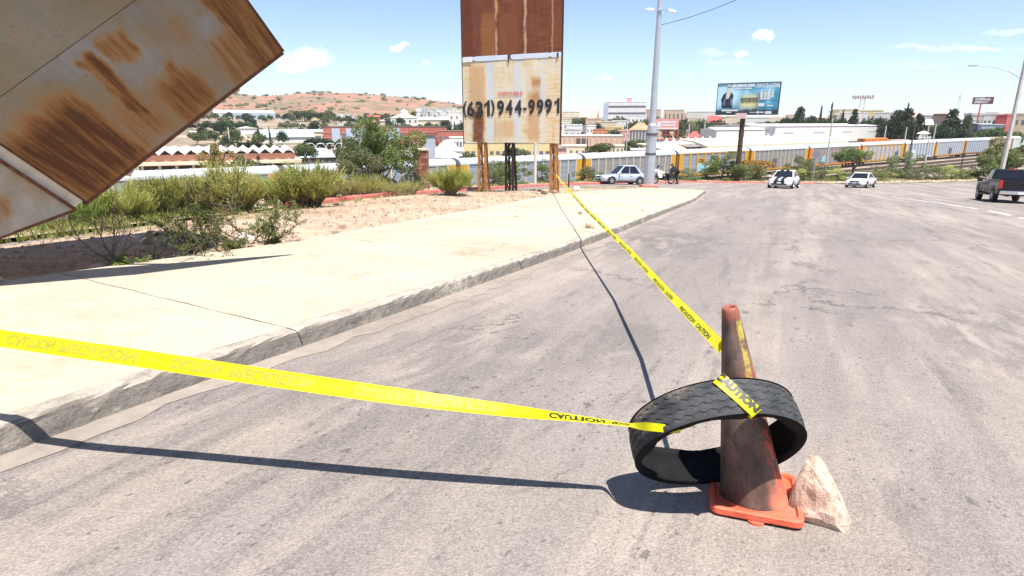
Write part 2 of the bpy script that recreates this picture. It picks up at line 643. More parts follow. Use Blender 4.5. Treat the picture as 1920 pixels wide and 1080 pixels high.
def make_kerb():
    m, g, b = newmat('kerb_concrete')
    pos = g.n('ShaderNodeNewGeometry', out=0)
    oc = g.n('ShaderNodeTexCoord', out=3)
    z = g.sep(oc)[2]
    f = g.noise(pos, 3.2, 7, .7, .4)
    c = g.ramp(f, (.34, (.26, .225, .185)), (.48, (.37, .325, .27)), (.66, (.46, .405, .34)))
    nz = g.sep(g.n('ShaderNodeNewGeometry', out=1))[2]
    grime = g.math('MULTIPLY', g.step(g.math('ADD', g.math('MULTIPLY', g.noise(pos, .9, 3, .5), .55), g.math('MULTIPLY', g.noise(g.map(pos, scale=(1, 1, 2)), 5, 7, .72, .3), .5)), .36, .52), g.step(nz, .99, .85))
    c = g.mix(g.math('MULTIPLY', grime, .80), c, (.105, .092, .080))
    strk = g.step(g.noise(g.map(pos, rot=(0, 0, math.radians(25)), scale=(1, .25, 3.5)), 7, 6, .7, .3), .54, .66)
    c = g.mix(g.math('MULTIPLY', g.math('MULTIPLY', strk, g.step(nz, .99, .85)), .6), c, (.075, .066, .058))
    sp = g.step(g.noise(pos, 38, 5, .7), .47, .36)
    c = g.mix(g.math('MULTIPLY', sp, .35), c, (.10, .088, .078))
    g.set(b.inputs['Base Color'], c)
    b.inputs['Roughness'].default_value = .9
    bumpin(m, g, b, g.math('ADD', g.noise(pos, 34, 6, .7), g.math('MULTIPLY', g.noise(pos, 7, 4, .6), 1.5)), .9, .02)
    return m


def make_dirt(key, a, bb, c_, scale=1.0, stones=True):
    m, g, b = newmat(key)
    pos = g.n('ShaderNodeNewGeometry', out=0)
    f = g.math('ADD', g.math('MULTIPLY', g.noise(pos, .35 * scale, 6, .6), .55), g.math('MULTIPLY', g.noise(pos, 5 * scale, 6, .7), .45))
    c = g.ramp(f, (.34, a), (.5, bb), (.68, c_))
    if stones:
        vc = g.sep(g.voro(pos, 26 * scale, out=1))
        vd = g.voro(pos, 26 * scale)
        c = g.mix(g.math('MULTIPLY', g.math('MULTIPLY', g.step(vc[0], .62, .7), g.step(vd, .5, .3)), .5), c, (.46, .37, .30))
        c = g.mix(g.math('MULTIPLY', g.math('MULTIPLY', g.step(vc[1], .78, .82), g.step(vd, .5, .3)), .45), c, (.17, .115, .085))
        h = g.math('ADD', g.noise(pos, 16 * scale, 6, .7), g.math('MULTIPLY', vd, -.6))
    else:
        h = g.noise(pos, 8 * scale, 6, .7)
    g.set(b.inputs['Base Color'], c)
    b.inputs['Roughness'].default_value = .95
    b.inputs['Specular IOR Level'].default_value = .15
    bumpin(m, g, b, h, .7, .05 / scale)
    return m


def make_land():
    "dry ground of the yard, the town and the red hills behind it"
    m, g, b = newmat('dry_land')
    pos = g.n('ShaderNodeNewGeometry', out=0)
    x, y, z = g.sep(pos)
    f = g.noise(pos, .045, 7, .65)
    c = g.ramp(f, (.34, (.16, .125, .08)), (.5, (.27, .20, .14)), (.66, (.36, .285, .21)))
    # cut red earth and grass on the hills
    hz = g.math('ADD', g.step(z, 5, 18), 0)
    red = g.ramp(g.noise(g.map(pos, scale=(1, 1, 2.5)), .012, 7, .68, .8), (.36, (.14, .125, .065)), (.45, (.24, .145, .088)), (.53, (.33, .16, .10)), (.60, (.28, .118, .075)), (.68, (.25, .17, .105)))
    c = g.mix(hz, c, red)
    gr = g.math('MULTIPLY', g.step(g.noise(pos, .021, 7, .72), .47, .60), .70)
    c = g.mix(gr, c, (.105, .108, .052))
    g.set(b.inputs['Base Color'], c)
    b.inputs['Roughness'].default_value = .95
    bumpin(m, g, b, g.noise(pos, .5, 6, .7), .5, .6)
    return m


M_ASPH = make_asphalt()
M_WALK = make_concrete('pavement_concrete', (.35, .285, .21), (.43, .36, .272), (.50, .425, .325), (.29, .215, .15))
M_KERB = make_kerb()
M_DIRT = make_dirt('dry_dirt', (.29, .20, .135), (.45, .325, .23), (.56, .43, .315))
M_LAND = make_land()
M_BALLAST = make_dirt('rail_ballast', (.17, .13, .105), (.25, .20, .165), (.34, .28, .23), .4, False)
M_GUTTER = make_concrete('gutter_concrete', (.20, .168, .142), (.27, .23, .194), (.335, .285, .24), (.13, .112, .096), .4)

# ================================================================ LARGE STRUCTURE
# one sheet of ground out to the horizon (polar, finer in front)
def build_ground():
    rs = np.concatenate([np.linspace(.6, 20, 20), np.linspace(21, 110, 90), np.geomspace(112, 900, 75), np.linspace(915, 1700, 52), np.geomspace(1750, 3000, 10)])
    an = np.concatenate([np.radians(np.linspace(-52, 52, 420)), np.radians(np.linspace(54, 306, 84))])
    A_, R_ = np.meshgrid(an, rs)
    X, Y = R_ * np.sin(A_), R_ * np.cos(A_)
    Z, sd = terrain(X.ravel(), Y.ravel())
    Z = Z - .06 * (sd < .2)
    n = len(an)
    vs = np.stack([X.ravel(), Y.ravel(), Z], 1).tolist()
    fs = []
    for i in range(len(rs) - 1):
        for j in range(n):
            k = (j + 1) % n
            fs.append((i * n + j, (i + 1) * n + j, (i + 1) * n + k, i * n + k))
    vs.append([0, 0, -.06])
    c = len(vs) - 1
    for j in range(n):
        fs.append((c, j, (j + 1) % n))
    b = MB()
    b.add(vs, fs)
    return struct(b.build('ground', M_LAND, smooth=True, fix=False))


build_ground()

# the road: everything this side of the far kerb
def build_road():
    xs = list(np.concatenate([np.linspace(-30, 0, 25), np.linspace(1, 30, 30), np.linspace(32, 130, 50)]))
    b = MB()

    def fn(u, v):
        i = u * (len(xs) - 1)
        x = xs[int(round(i))]
        ye = float(np.interp(x, EX, EY))
        y0 = -40 if ye > -39 else ye - 1
        y = y0 + (ye - y0) * v
        return (x, y, float(plane(min(x, 75), y)))
    b.grid(fn, len(xs) - 1, 60)
    return struct(b.build('road', M_ASPH, fix=False))


build_road()


def resample(pl, step):
    out = [Vector(pl[0])]
    pts = [Vector(p) for p in pl]
    acc = 0.0
    for a, b in zip(pts, pts[1:]):
        L = (b - a).length
        n = max(1, int(round(L / step)))
        for k in range(1, n + 1):
            out.append(a.lerp(b, k / n))
    return out


def polyat(pl, t):
    "point at arc fraction t"
    pts = [Vector(p) for p in pl]
    ls = [(b - a).length for a, b in zip(pts, pts[1:])]
    d = t * sum(ls)
    for a, b, L in zip(pts, pts[1:], ls):
        if d <= L:
            return a.lerp(b, d / L)
        d -= L
    return pts[-1]


def smooth_poly(pl, it=2):
    pts = [Vector(p) for p in pl]
    for _ in range(it):
        out = [pts[0]]
        for a, b in zip(pts, pts[1:]):
            out += [a.lerp(b, .25), a.lerp(b, .75)]
        out.append(pts[-1])
        pts = out
    return pts


KERB = smooth_poly([(-8.9, -12), (-6.6, -7), (-4.4, -2), (-2.51, 2.58), (-1.6, 4.52), (1.11, 10.11), (5.1, 19.5), (8.2, 26.6), (10.1, 31.9), (12.1, 37.2)])
BACK = smooth_poly([(-12.6, -9.0), (-10.2, -3.8), (-7.3, 1.3), (-5.35, 5.2), (-4.42, 7.2), (-3.47, 9.0), (-2.71, 11.5), (-.93, 17.1), (.83, 23.0), (2.53, 28.2), (4.62, 32.3), (7.05, 35.9), (9.6, 38.3)], 1)
VERGE = [(-17, -14), (-12.2, -8), (-9.6, 0), (-8.1, 8), (-6.75, 17.2), (-5.62, 23.4), (-2.2, 29.0), (1.6, 33.1), (4.2, 36.2), (7.85, 40.6)]
KW = .16      # width of the kerb top
KH = .135     # its height


def lz(x, y):
    return float(plane(min(x, 75), y))


# pavement: slabs with open joints
walk = struct(bpy.data.objects.new('pavement', None))
COL.objects.link(walk)
jr = random.Random(3)
lenK = sum((b - a).length for a, b in zip(KERB, KERB[1:]))
kj = []
t_first = None
# arc fraction of the joint seen at the kerb beside the tape
for i in range(2001):
    p = polyat(KERB, i / 2000)
    if p.y > 4.35:
        t_first = i / 2000
        break
tb_first = None
for i in range(2001):
    p = polyat(BACK, i / 2000)
    if p.y > 6.2:
        tb_first = i / 2000
        break
SL = 4.1
ks = [t_first + k * SL / lenK for k in range(-5, 20)]
lenB = sum((b - a).length for a, b in zip(BACK, BACK[1:]))
bs = []
for k in range(-5, 20):
    bs.append(tb_first + (k * SL / lenB) * (1.0 if k < 0 else (1 - tb_first) / (1 - t_first) * lenB / lenK))
prs = [(max(0, min(1, a)), max(0, min(1, b))) for a, b in zip(ks, bs)]
prs = [p for i, p in enumerate(prs) if i == 0 or p[0] > prs[i - 1][0]]
for (ka, ba), (kb, bb) in zip(prs, prs[1:]):
    b = MB()
    gp = .006
    nn, mm = 10, 8
    seed = jr.random() * 50
    tilt = jr.uniform(-.004, .004)

    def slab_pt(u, v, top=True):
        ea, eb = gp / lenK, gp / lenB
        k = polyat(KERB, ka + ea + (kb - ka - 2 * ea) * u)
        q = polyat(BACK, ba + eb + (bb - ba - 2 * eb) * u)
        dirv = (q - k).normalized()
        k = k + dirv * (KW + .004)
        p = k.lerp(q, v)
        # a ragged joint
        w = .012 * math.sin(v * 23 + seed) * (1 if u in (0, 1) else 0)
        z = lz(p.x, p.y) + KH + .012 * v * 4 + tilt * (u - .5) * 2
        return Vector((p.x + w, p.y + w * .4, z))
    b.grid(lambda u, v: slab_pt(u, v), nn, mm)
    # sides of the slab
    rim = [slab_pt(i / nn, 0) for i in range(nn + 1)] + [slab_pt(1, j / mm) for j in range(1, mm + 1)] + \
          [slab_pt(1 - i / nn, 1) for i in range(1, nn + 1)] + [slab_pt(0, 1 - j / mm) for j in range(1, mm)]
    n = len(rim)
    b.add(rim + [p - Vector((0, 0, .12)) for p in rim], [(i, (i + 1) % n, (i + 1) % n + n, i + n) for i in range(n)])
    b.build('slab', M_WALK, walk, fix=False)

# kerb blocks
kerb = struct(bpy.data.objects.new('kerb', None))
COL.objects.link(kerb)


def rough_block(b, path, prof, amp, seed, cap=True):
    "sweeps a profile (offset from the path to its left, height) along a path on the ground, with chipped edges"
    rr = random.Random(seed)
    pts = [Vector(p) for p in path]
    m = len(prof)
    vs = []
    for i, p in enumerate(pts):
        t = (pts[min(i + 1, len(pts) - 1)] - pts[max(i - 1, 0)]).normalized()
        nrm = Vector((-t.y, t.x))
        for o, h in prof:
            q = p + nrm * (o + rr.uniform(-amp, amp))
            vs.append((q.x, q.y, lz(q.x, q.y) + h + rr.uniform(-amp, amp) * .6))
    fs = [(i * m + j, i * m + j + 1, (i + 1) * m + j + 1, (i + 1) * m + j) for i in range(len(pts) - 1) for j in range(m - 1)]
    if cap:
        fs += [tuple(range(m)), tuple(range(len(pts) * m - 1, (len(pts) - 1) * m - 1, -1))]
    b.add(vs, fs)


for k, ((ka, _), (kb, _)) in enumerate(zip(prs, prs[1:])):
    L = (kb - ka) * lenK
    n = max(3, int(L / .09))
    if polyat(KERB, ka).y > 14:
        n = max(3, int(L / .3))
    e = .007 / lenK
    path = [polyat(KERB, ka + e + (kb - ka - 2 * e) * i / n) for i in range(n + 1)]
    b = MB()
    prof = [(-.035, -.03), (-.03, .0), (-.012, .045), (.004, .09), (.02, .118), (.045, KH - .006), (.09, KH + .002), (KW, KH)]
    rough_block(b, path, prof, .006, k, True)
    b.build('kerb_block', M_KERB if k < 16 or kb < .995 else mat('red_kerb_end', (.45, .17, .14), .75, var=.3, scale=4, dirt=(.40, .33, .27), dscale=2, damt=.7), kerb, smooth=False, fix=False)

# gutter strip along the kerb, a few millimetres proud of the asphalt
b = MB()
gp_ = [polyat(KERB, i / 260) for i in range(261)]
rr = random.Random(9)
vs = []
for i, p in enumerate(gp_):
    t = (gp_[min(i + 1, 260)] - gp_[max(i - 1, 0)]).normalized()
    nr = Vector((t.y, -t.x))
    w = .24 + rr.uniform(-.05, .05) + .06 * math.sin(i * .21)
    for o, h in ((.015, .008), (w * .6, .006), (w, .0035)):
        q = p + nr * o
        vs.append((q.x, q.y, lz(q.x, q.y) + h))
b.add(vs, [(i * 3 + j, i * 3 + j + 1, i * 3 + j + 4, i * 3 + j + 3) for i in range(260) for j in range(2)])
struct(b.build('gutter', M_GUTTER, fix=False))

# dirt verge between the pavement and the side street
def build_verge():
    b = MB()
    nu, nv = 420, 40
    rr = random.Random(5)
    nz = [[rr.uniform(-1, 1) for _ in range(nv + 1)] for _ in range(nu + 1)]

    def fn(u, v):
        p = polyat(BACK, u).lerp(polyat(VERGE, u), v)
        i, j = int(round(u * nu)), int(round(v * nv))
        hump = math.sin(math.pi * min(1, v * 1.05)) * (.10 + .05 * math.sin(u * 31) + .04 * math.sin(v * 9 + u * 50))
        edge = KH - .02 if v < .5 else (KH - .02) * (1 - (v - .5) / .5) + .01
        return (p.x, p.y, lz(p.x, p.y) + edge + max(0, hump) * .8 + nz[i][j] * .006)
    b.grid(fn, nu, nv)
    return struct(b.build('dirt_verge', M_DIRT, smooth=True, fix=False)), fn


verge_o, verge_fn = build_verge()
verge_o_bvh = None


def on_verge(x, y):
    "height of the dirt verge at (x, y)"
    global verge_o_bvh
    if verge_o_bvh is None:
        me = verge_o.data
        verge_o_bvh = BVHTree.FromPolygons([v.co.copy() for v in me.vertices], [tuple(p.vertices) for p in me.polygons])
    h = verge_o_bvh.ray_cast(Vector((x, y, 20)), Vector((0, 0, -1)))
    return h[0].z if h[0] is not None else T(x, y)


def verge_march(px, py):
    on_verge(0, 20)
    d = ray(px, py).normalized()
    h = verge_o_bvh.ray_cast(Vector((0, 0, CAMH)), d)
    if h[0] is not None:
        return h[0].copy()
    return march(px, py)


# red painted kerb on the far side of the side street
M_RED = mat('red_kerb_paint', (.52, .13, .11), .7, var=.25, scale=3, bump=.3, bscale=20, dirt=(.45, .33, .27), dscale=1.5, damt=.55)
rk = struct(bpy.data.objects.new('red_kerb', None))
COL.objects.link(rk)
RK = [(p[0], p[1]) for p in EDGE if -7 < p[0] < 36] + [(36, 71)]
RK = smooth_poly(RK, 1)
lenR = sum((q - p).length for p, q in zip(RK, RK[1:]))
nb = int(lenR / 3)
for i in range(nb):
    b = MB()
    e = .01 / lenR
    path = [polyat(RK, i / nb + e + (1 / nb - 2 * e) * j / 4) for j in range(5)]
    rough_block(b, path, [(-.12, -.05), (-.10, .12), (-.06, .16), (.12, .16), (.14, -.2)], .008, i)
    b.build('kerb_block', M_RED, rk, fix=False)

# sandy shoulder beyond the kerbs
M_SAND = make_dirt('sandy_shoulder', (.36, .27, .19), (.47, .37, .27), (.56, .46, .34))
b = MB()
sh = [(float(x), float(np.interp(x, EX, EY))) for x in np.linspace(-9, 110, 120)]


def shfn(u, v):
    x, y = sh[int(round(u * 119))]
    j = int(round(v * 5))
    i = int(round(u * 119))
    t = Vector((sh[min(i + 1, 119)][0] - sh[max(i - 1, 0)][0], sh[min(i + 1, 119)][1] - sh[max(i - 1, 0)][1])).normalized()
    q = Vector((x, y)) + Vector((-t.y, t.x)) * (.1 + j * .62)
    return (q.x, q.y, T(q.x, q.y) + .05 + .05 * math.sin(i * 1.7 + j) * .4)


b.grid(shfn, 119, 5)
struct(b.build('road_shoulder', M_SAND, smooth=True, fix=False))

# white lane line on the far lane
M_LINE = mat('worn_white_paint', (.62, .59, .54), .8, var=.2, scale=6, dirt=(.30, .26, .23), dscale=2.2, damt=.75)
ln = struct(bpy.data.objects.new('lane_marking', None))
COL.objects.link(ln)
LP = []
for px, py in ((1672, 369), (1700, 373), (1760, 381), (1820, 390), (1880, 401), (1960, 420)):
    p = march(px, py)
    LP.append((p.x, p.y))
for a, c in ((0, .60), (.66, .80), (.86, 1.0)):
    b = MB()
    pts = [polyat(LP, a + (c - a) * i / 12) for i in range(13)]
    vs = []
    for i, p in enumerate(pts):
        t = (pts[min(i + 1, 12)] - pts[max(i - 1, 0)]).normalized()
        nr = Vector((-t.y, t.x))
        for s_ in (-.075, .075):
            q = p + nr * s_
            vs.append((q.x, q.y, lz(q.x, q.y) + .005))
    b.add(vs, [(i * 2, i * 2 + 1, i * 2 + 3, i * 2 + 2) for i in range(12)])
    b.build('line_segment', M_LINE, ln, fix=False)

# rail yard: ballast bed, rails, pale embankment strip
yard_pt = lambda s, n_: (T0[0] + TD[0] * s + TN[0] * n_, T0[1] + TD[1] * s + TN[1] * n_)
b = MB()
b.grid(lambda u, v: (*yard_pt(-90 + 560 * u, -26 + 44 * v), YARD + .12 + .05 * math.sin(u * 300) * math.sin(v * 40)), 140, 20)
struct(b.build('ballast_bed', M_BALLAST, smooth=True, fix=False))
M_RAIL = mat('rail_steel', (.17, .11, .08), .5, .6)
M_TIE = mat('old_timber', (.12, .085, .06), .9, bump=.3)
for k, n_ in enumerate((-17.5, -12.5, -7.0, 0.0, 6.5)):
    tr = thing('railway_track', ['rail track nearest the road slope', 'second rail track from the road slope', 'empty rail track next to the autorack train',
                                 'rail track under the long autorack train', 'rail track behind the long autorack train'][k], 'railway track', (*yard_pt(0, n_), YARD + .17), math.atan2(TD[1], TD[0]))
    for s_ in (-.72, .72):
        bb = MB()
        bb.box((190, s_, .22), (560, .07, .15))
        bb.build('rail', M_RAIL, tr)
    bb = MB()
    for q in range(900):
        bb.box((-88 + q * .62, 0, .06), (.24, 2.5, .14))
    o = bb.build('sleepers', M_TIE, tr, fix=False)
    o['kind'] = 'stuff'
# ================================================================ NEAR OBJECTS
# ---------------------------------------------------------------- text as geometry
def text_mesh(body, size=1.0, offset=0.0, spacing=1.0, align='LEFT'):
    cu = bpy.data.curves.new('lettering', 'FONT')
    cu.body = body
    cu.size = size
    cu.offset = offset
    cu.space_character = spacing
    cu.align_x = align
    cu.resolution_u = 3
    o = bpy.data.objects.new('lettering', cu)
    COL.objects.link(o)
    dg = bpy.context.evaluated_depsgraph_get()
    me = o.evaluated_get(dg).to_mesh()
    vs = [v.co.copy() for v in me.vertices]
    fs = [tuple(p.vertices) for p in me.polygons]
    o.evaluated_get(dg).to_mesh_clear()
    bpy.data.objects.remove(o)
    return vs, fs


def fit_text(body, x0, x1, z0, z1, offset=.02, spacing=1.0):
    "flat letters filling a rectangle: returns 2D points and faces"
    vs, fs = text_mesh(body, 1.0, offset, spacing)
    xa, xb = min(v.x for v in vs), max(v.x for v in vs)
    ya, yb = min(v.y for v in vs), max(v.y for v in vs)
    return [(x0 + (v.x - xa) / (xb - xa) * (x1 - x0), z0 + (v.y - ya) / (yb - ya) * (z1 - z0)) for v in vs], fs


# ---------------------------------------------------------------- traffic cone
def make_cone_mat(zlo, zhi):
    m, g, b = newmat('dirty_orange_rubber')
    oc = g.n('ShaderNodeTexCoord', out=3)
    x, y, z = g.sep(oc)
    f = g.noise(oc, 9, 6, .65)
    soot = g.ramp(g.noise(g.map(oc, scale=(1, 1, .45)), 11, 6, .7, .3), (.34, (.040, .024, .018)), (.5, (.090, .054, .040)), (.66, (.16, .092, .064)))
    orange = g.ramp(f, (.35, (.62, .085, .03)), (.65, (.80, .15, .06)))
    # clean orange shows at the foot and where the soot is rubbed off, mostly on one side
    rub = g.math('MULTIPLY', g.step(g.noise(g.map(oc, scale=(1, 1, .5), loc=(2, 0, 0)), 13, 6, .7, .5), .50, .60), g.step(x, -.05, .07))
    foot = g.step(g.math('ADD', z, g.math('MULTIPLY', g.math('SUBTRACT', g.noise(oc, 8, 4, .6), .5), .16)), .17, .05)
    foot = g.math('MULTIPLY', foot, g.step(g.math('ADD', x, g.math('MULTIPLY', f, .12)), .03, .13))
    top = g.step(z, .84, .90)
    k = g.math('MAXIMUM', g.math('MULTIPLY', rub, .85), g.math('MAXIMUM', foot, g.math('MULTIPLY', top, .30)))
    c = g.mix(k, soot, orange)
    # dust film
    c = g.mix(g.math('MULTIPLY', g.step(g.noise(oc, 5, 5, .6), .42, .7), .42), c, (.30, .205, .165))
    # dried yellow paint run
    ang = g.math('ADD', x, g.math('MULTIPLY', g.math('SUBTRACT', g.noise(g.map(oc, scale=(1, 1, .3)), 24, 3, .6), .5), .05))
    yp = g.math('MULTIPLY', g.math('MULTIPLY', g.step(ang, -.010, .000), g.step(ang, .030, .020)), g.math('MULTIPLY', g.step(z, .52, .62), g.step(z, .88, .85)))
    yp = g.math('MULTIPLY', yp, g.step(g.noise(g.map(oc, scale=(1, 1, .3)), 30, 5, .7), .35, .5))
    yp = g.math('MULTIPLY', yp, g.step(y, .0, -.01))
    yp = g.math('MULTIPLY', yp, g.step(g.noise(oc, 15, 5, .7), .40, .56))
    c = g.mix(g.math('MULTIPLY', yp, .7), c, (.56, .44, .06))
    # black scuffs
    sc = g.step(g.noise(g.map(oc, scale=(1.6, 1.6, .35), rot=(0, .3, 0)), 26, 5, .75, .8), .60, .65)
    c = g.mix(g.math('MULTIPLY', sc, .8), c, (.025, .018, .016))
    g.set(b.inputs['Base Color'], c)
    b.inputs['Roughness'].default_value = .62
    bumpin(m, g, b, g.math('ADD', g.noise(oc, 45, 5, .65), g.math('MULTIPLY', sc, -.5)), .35, .004)
    return m


BASE_C = march(1412, 944)
top_ray = ray(1368, 572)
best = None
for t in np.arange(1.5, 2.6, .005):
    q = Vector((0, 0, CAMH)) + top_ray * t
    e = abs((q - BASE_C).length - .92) + (0 if q.y < BASE_C.y + .2 else 9)
    if best is None or e < best[0]:
        best = (e, q)
CONE_TOP = best[1]
cax = (CONE_TOP - BASE_C).normalized()
slope_n = Vector((GA, GB, 1)).normalized()
ctz = math.radians(14)
# body axis
cz = cax
cx_ = Vector((math.cos(ctz), math.sin(ctz), 0))
cx_ = (cx_ - cz * cx_.dot(cz)).normalized()
cy_ = cz.cross(cx_)
cone_e = thing('traffic_cone', 'sooty orange traffic cone leaning inside the upright tyre ring', 'traffic cone', BASE_C)
Mc = Matrix((cx_, cy_, cz)).transposed()
b = MB()
N = 40
prof = [(.150, .022), (.146, .03), (.138, .045), (.131, .07), (.124, .11), (.112, .19), (.100, .27), (.088, .35), (.076, .43), (.064, .51), (.052, .59), (.041, .66), (.036, .695), (.033, .707), (.028, .712), (.021, .708), (.019, .69), (.018, .60)]
prof = [(r_ * .975, h * 1.285 if h > .05 else h) for r_, h in prof]
vs = []
rr = random.Random(2)
for r_, h in prof:
    for j in range(N):
        a = 2 * math.pi * j / N
        # slightly squashed, sagging rubber
        w = 1 + .025 * math.cos(2 * a + h * 4) + .008 * math.sin(5 * a + h * 9)
        vs.append(Vector((r_ * w * math.cos(a), r_ * w * math.sin(a), h)))
fs = [(i * N + j, i * N + (j + 1) % N, (i + 1) * N + (j + 1) % N, (i + 1) * N + j) for i in range(len(prof) - 1) for j in range(N)]
b.add(vs, fs)
M_CONE = make_cone_mat(0, .7)
cb = b.build('cone_body', M_CONE, cone_e, smooth=True, fix=False)
cb.rotation_euler = Mc.to_euler()
# base plate: yawed square with a raised rim, resting on its feet
bz = (slope_n * .80 + cz * .20).normalized()
byaw = math.radians(-19)
bx = Vector((math.cos(byaw), math.sin(byaw), 0))
bx = (bx - bz * bx.dot(bz)).normalized()
by = bz.cross(bx)
Mb = Matrix((bx, by, bz)).transposed()
M_ORANGE = mat('faded_orange_rubber', (.70, .12, .055), .6, var=.22, scale=9, bump=.3, bscale=40, dirt=(.20, .135, .105), dscale=9, damt=.85)


def rsq(h, r, z, n=6):
    out = []
    for qx, qy, a0 in ((1, 1, 0), (-1, 1, 90), (-1, -1, 180), (1, -1, 270)):
        for i in range(n + 1):
            a = math.radians(a0 + 90 * i / n)
            out.append((qx * (h - r) + r * math.cos(a), qy * (h - r) + r * math.sin(a), z))
    return out


b = MB()
rings = [rsq(.178, .035, .012), rsq(.186, .04, .018), rsq(.186, .04, .042), rsq(.180, .038, .048), rsq(.166, .035, .047), rsq(.160, .033, .032)]
n = len(rings[0])
circ = [(.146 * math.cos(2 * math.pi * (i + .5) / n + math.radians(0)), .146 * math.sin(2 * math.pi * (i + .5) / n), .030) for i in range(n)]
rings.append(circ)
rings.append([(x * .97, y * .97, .038) for x, y, z in circ])
vs = [p for r_ in rings for p in r_]
# a warped corner
vs = [(x, y, z + .012 * (x / .18) * (y / .18) + .006 * math.sin(9 * x)) for x, y, z in vs]
fs = [(i * n + j, i * n + (j + 1) % n, (i + 1) * n + (j + 1) % n, (i + 1) * n + j) for i in range(len(rings) - 1) for j in range(n)]
fs.append(tuple(range(n - 1, -1, -1)))
b.add(vs, fs)
pb = b.build('base_plate', M_ORANGE, cone_e, smooth=False, bevel=0, fix=True)
pb.rotation_euler = Mb.to_euler()
for fx, fy in ((0, -.165), (.0, .165), (.165, 0), (-.165, 0)):
    b = MB()
    b.lathe([(.0, -.004), (.034, -.004), (.037, .004), (.037, .014), (.0, .015)], 20, c=(fx * .98, fy * 1.0, .0))
    b.build('foot_pad', M_ORANGE, cone_e, rot=Mb.to_euler(), smooth=False)

# ---------------------------------------------------------------- tyre ring
TC = Vector((.862, 2.264, .163))
th, taz, TR, TWD = .957, -.065, .355, .153
tn = Vector((math.sin(th) * math.sin(taz), math.sin(th) * math.cos(taz), math.cos(th)))
te1 = tn.cross(Vector((0, 0, 1))).normalized()
te2 = tn.cross(te1)
Mt = Matrix((te1, te2, tn)).transposed()
M_TYRE, g, bb_ = newmat('tyre_rubber')
oc = g.n('ShaderNodeTexCoord', out=3)
c = g.ramp(g.noise(oc, 14, 6, .65), (.35, (.026, .028, .031)), (.65, (.064, .066, .068)))
x, y, z = g.sep(oc)
dust = g.math('MULTIPLY', g.step(g.noise(oc, 6, 6, .7), .44, .62), g.step(x, .02, -.22))
dust = g.math('MULTIPLY', dust, g.step(z, .01, .07))
c = g.mix(g.math('MULTIPLY', dust, .75), c, (.30, .23, .17))
c = g.mix(g.math('MULTIPLY', g.step(g.noise(oc, 3, 5, .6), .5, .7), .25), c, (.15, .13, .11))
g.set(bb_.inputs['Base Color'], c)
bb_.inputs['Roughness'].default_value = .72
bb_.inputs['Specular IOR Level'].default_value = .25
bumpin(M_TYRE, g, bb_, g.noise(oc, 60, 5, .6), .25, .003)
b = MB()
NU = 288                      # round the tread
# tread cross-section from lower edge to upper edge with four zigzag grooves
grooves = [-.050, -.019, .016, .048]
NV = 64
vs = []
PITCHZ = 44


def tri(t):
    t = t % 1.0
    return (t if t < .5 else 1 - t) * 4 - 1


rr = random.Random(8)
edge_n = [rr.uniform(-1, 1) for _ in range(NU)]
for i in range(NU):
    a = 2 * math.pi * i / NU
    for j in range(NV + 1):
        w = (j / NV - .5) * TWD
        rad = TR - .010 * (abs(w) / (TWD / 2)) ** 3
        for gi, gk in enumerate(grooves):
            zz = gk + .0050 * max(-.75, min(.75, tri(i / NU * PITCHZ + (.5 if gi % 2 else 0)))) * 1.2
            d = abs(w - zz)
            if d < .0034:
                rad -= .0042
            elif d < .0056:
                rad -= .0042 * (1 - (d - .0034) / .0022)
        # short sipes that cut the ribs into lugs
        ph = (i / NU * PITCHZ) % 1.0
        if (ph < .075) and (.022 < abs(w) % .035 < .027):
            rad -= .003
        if j in (0, NV):
            rad -= .004 + .002 * edge_n[i]
        vs.append((rad * math.cos(a), rad * math.sin(a), w))
b.add(vs, [(i * (NV + 1) + j, ((i + 1) % NU) * (NV + 1) + j, ((i + 1) % NU) * (NV + 1) + j + 1, i * (NV + 1) + j + 1) for i in range(NU) for j in range(NV)])
tyre = b.build('tyre_tread', M_TYRE, None, fix=False)
tag(tyre, 'black tyre tread ring leaning against the traffic cone', 'tyre')
tyre.location = TC
tyre.rotation_euler = Mt.to_euler()
b = MB()
rr = random.Random(4)
NI = 144
prof = [(-.0795, .004), (-.0798, .020), (-.074, .026), (-.055, .022), (0, .0175), (.055, .022), (.074, .026), (.0798, .020), (.0795, .004)]
vs = []
ragA = [rr.uniform(0, 1) for _ in range(NI)]
ragB = [rr.uniform(0, 1) for _ in range(NI)]
for i in range(NI):
    a = 2 * math.pi * i / NI
    for q, (w, d) in enumerate(prof):
        rag = 0
        if q == 2:
            rag = .020 + .014 * math.sin(i * .31) * math.sin(i * .07) + .004 * ragA[i]
        if q == 6:
            rag = .018 + .014 * math.sin(i * .23 + 1) * math.sin(i * .11) + .004 * ragB[i]
        rad = TR - d - rag
        vs.append((rad * math.cos(a), rad * math.sin(a), w * (TWD / .158)))
m_ = len(prof)
b.add(vs, [(i * m_ + j, i * m_ + j + 1, ((i + 1) % NI) * m_ + j + 1, ((i + 1) % NI) * m_ + j) for i in range(NI) for j in range(m_ - 1)])
M_INNER = mat('tyre_liner', (.012, .012, .013), .9, spec=.1, var=.3, scale=9, bump=.2)
b.build('inner_liner', M_INNER, tyre, smooth=True, fix=False)

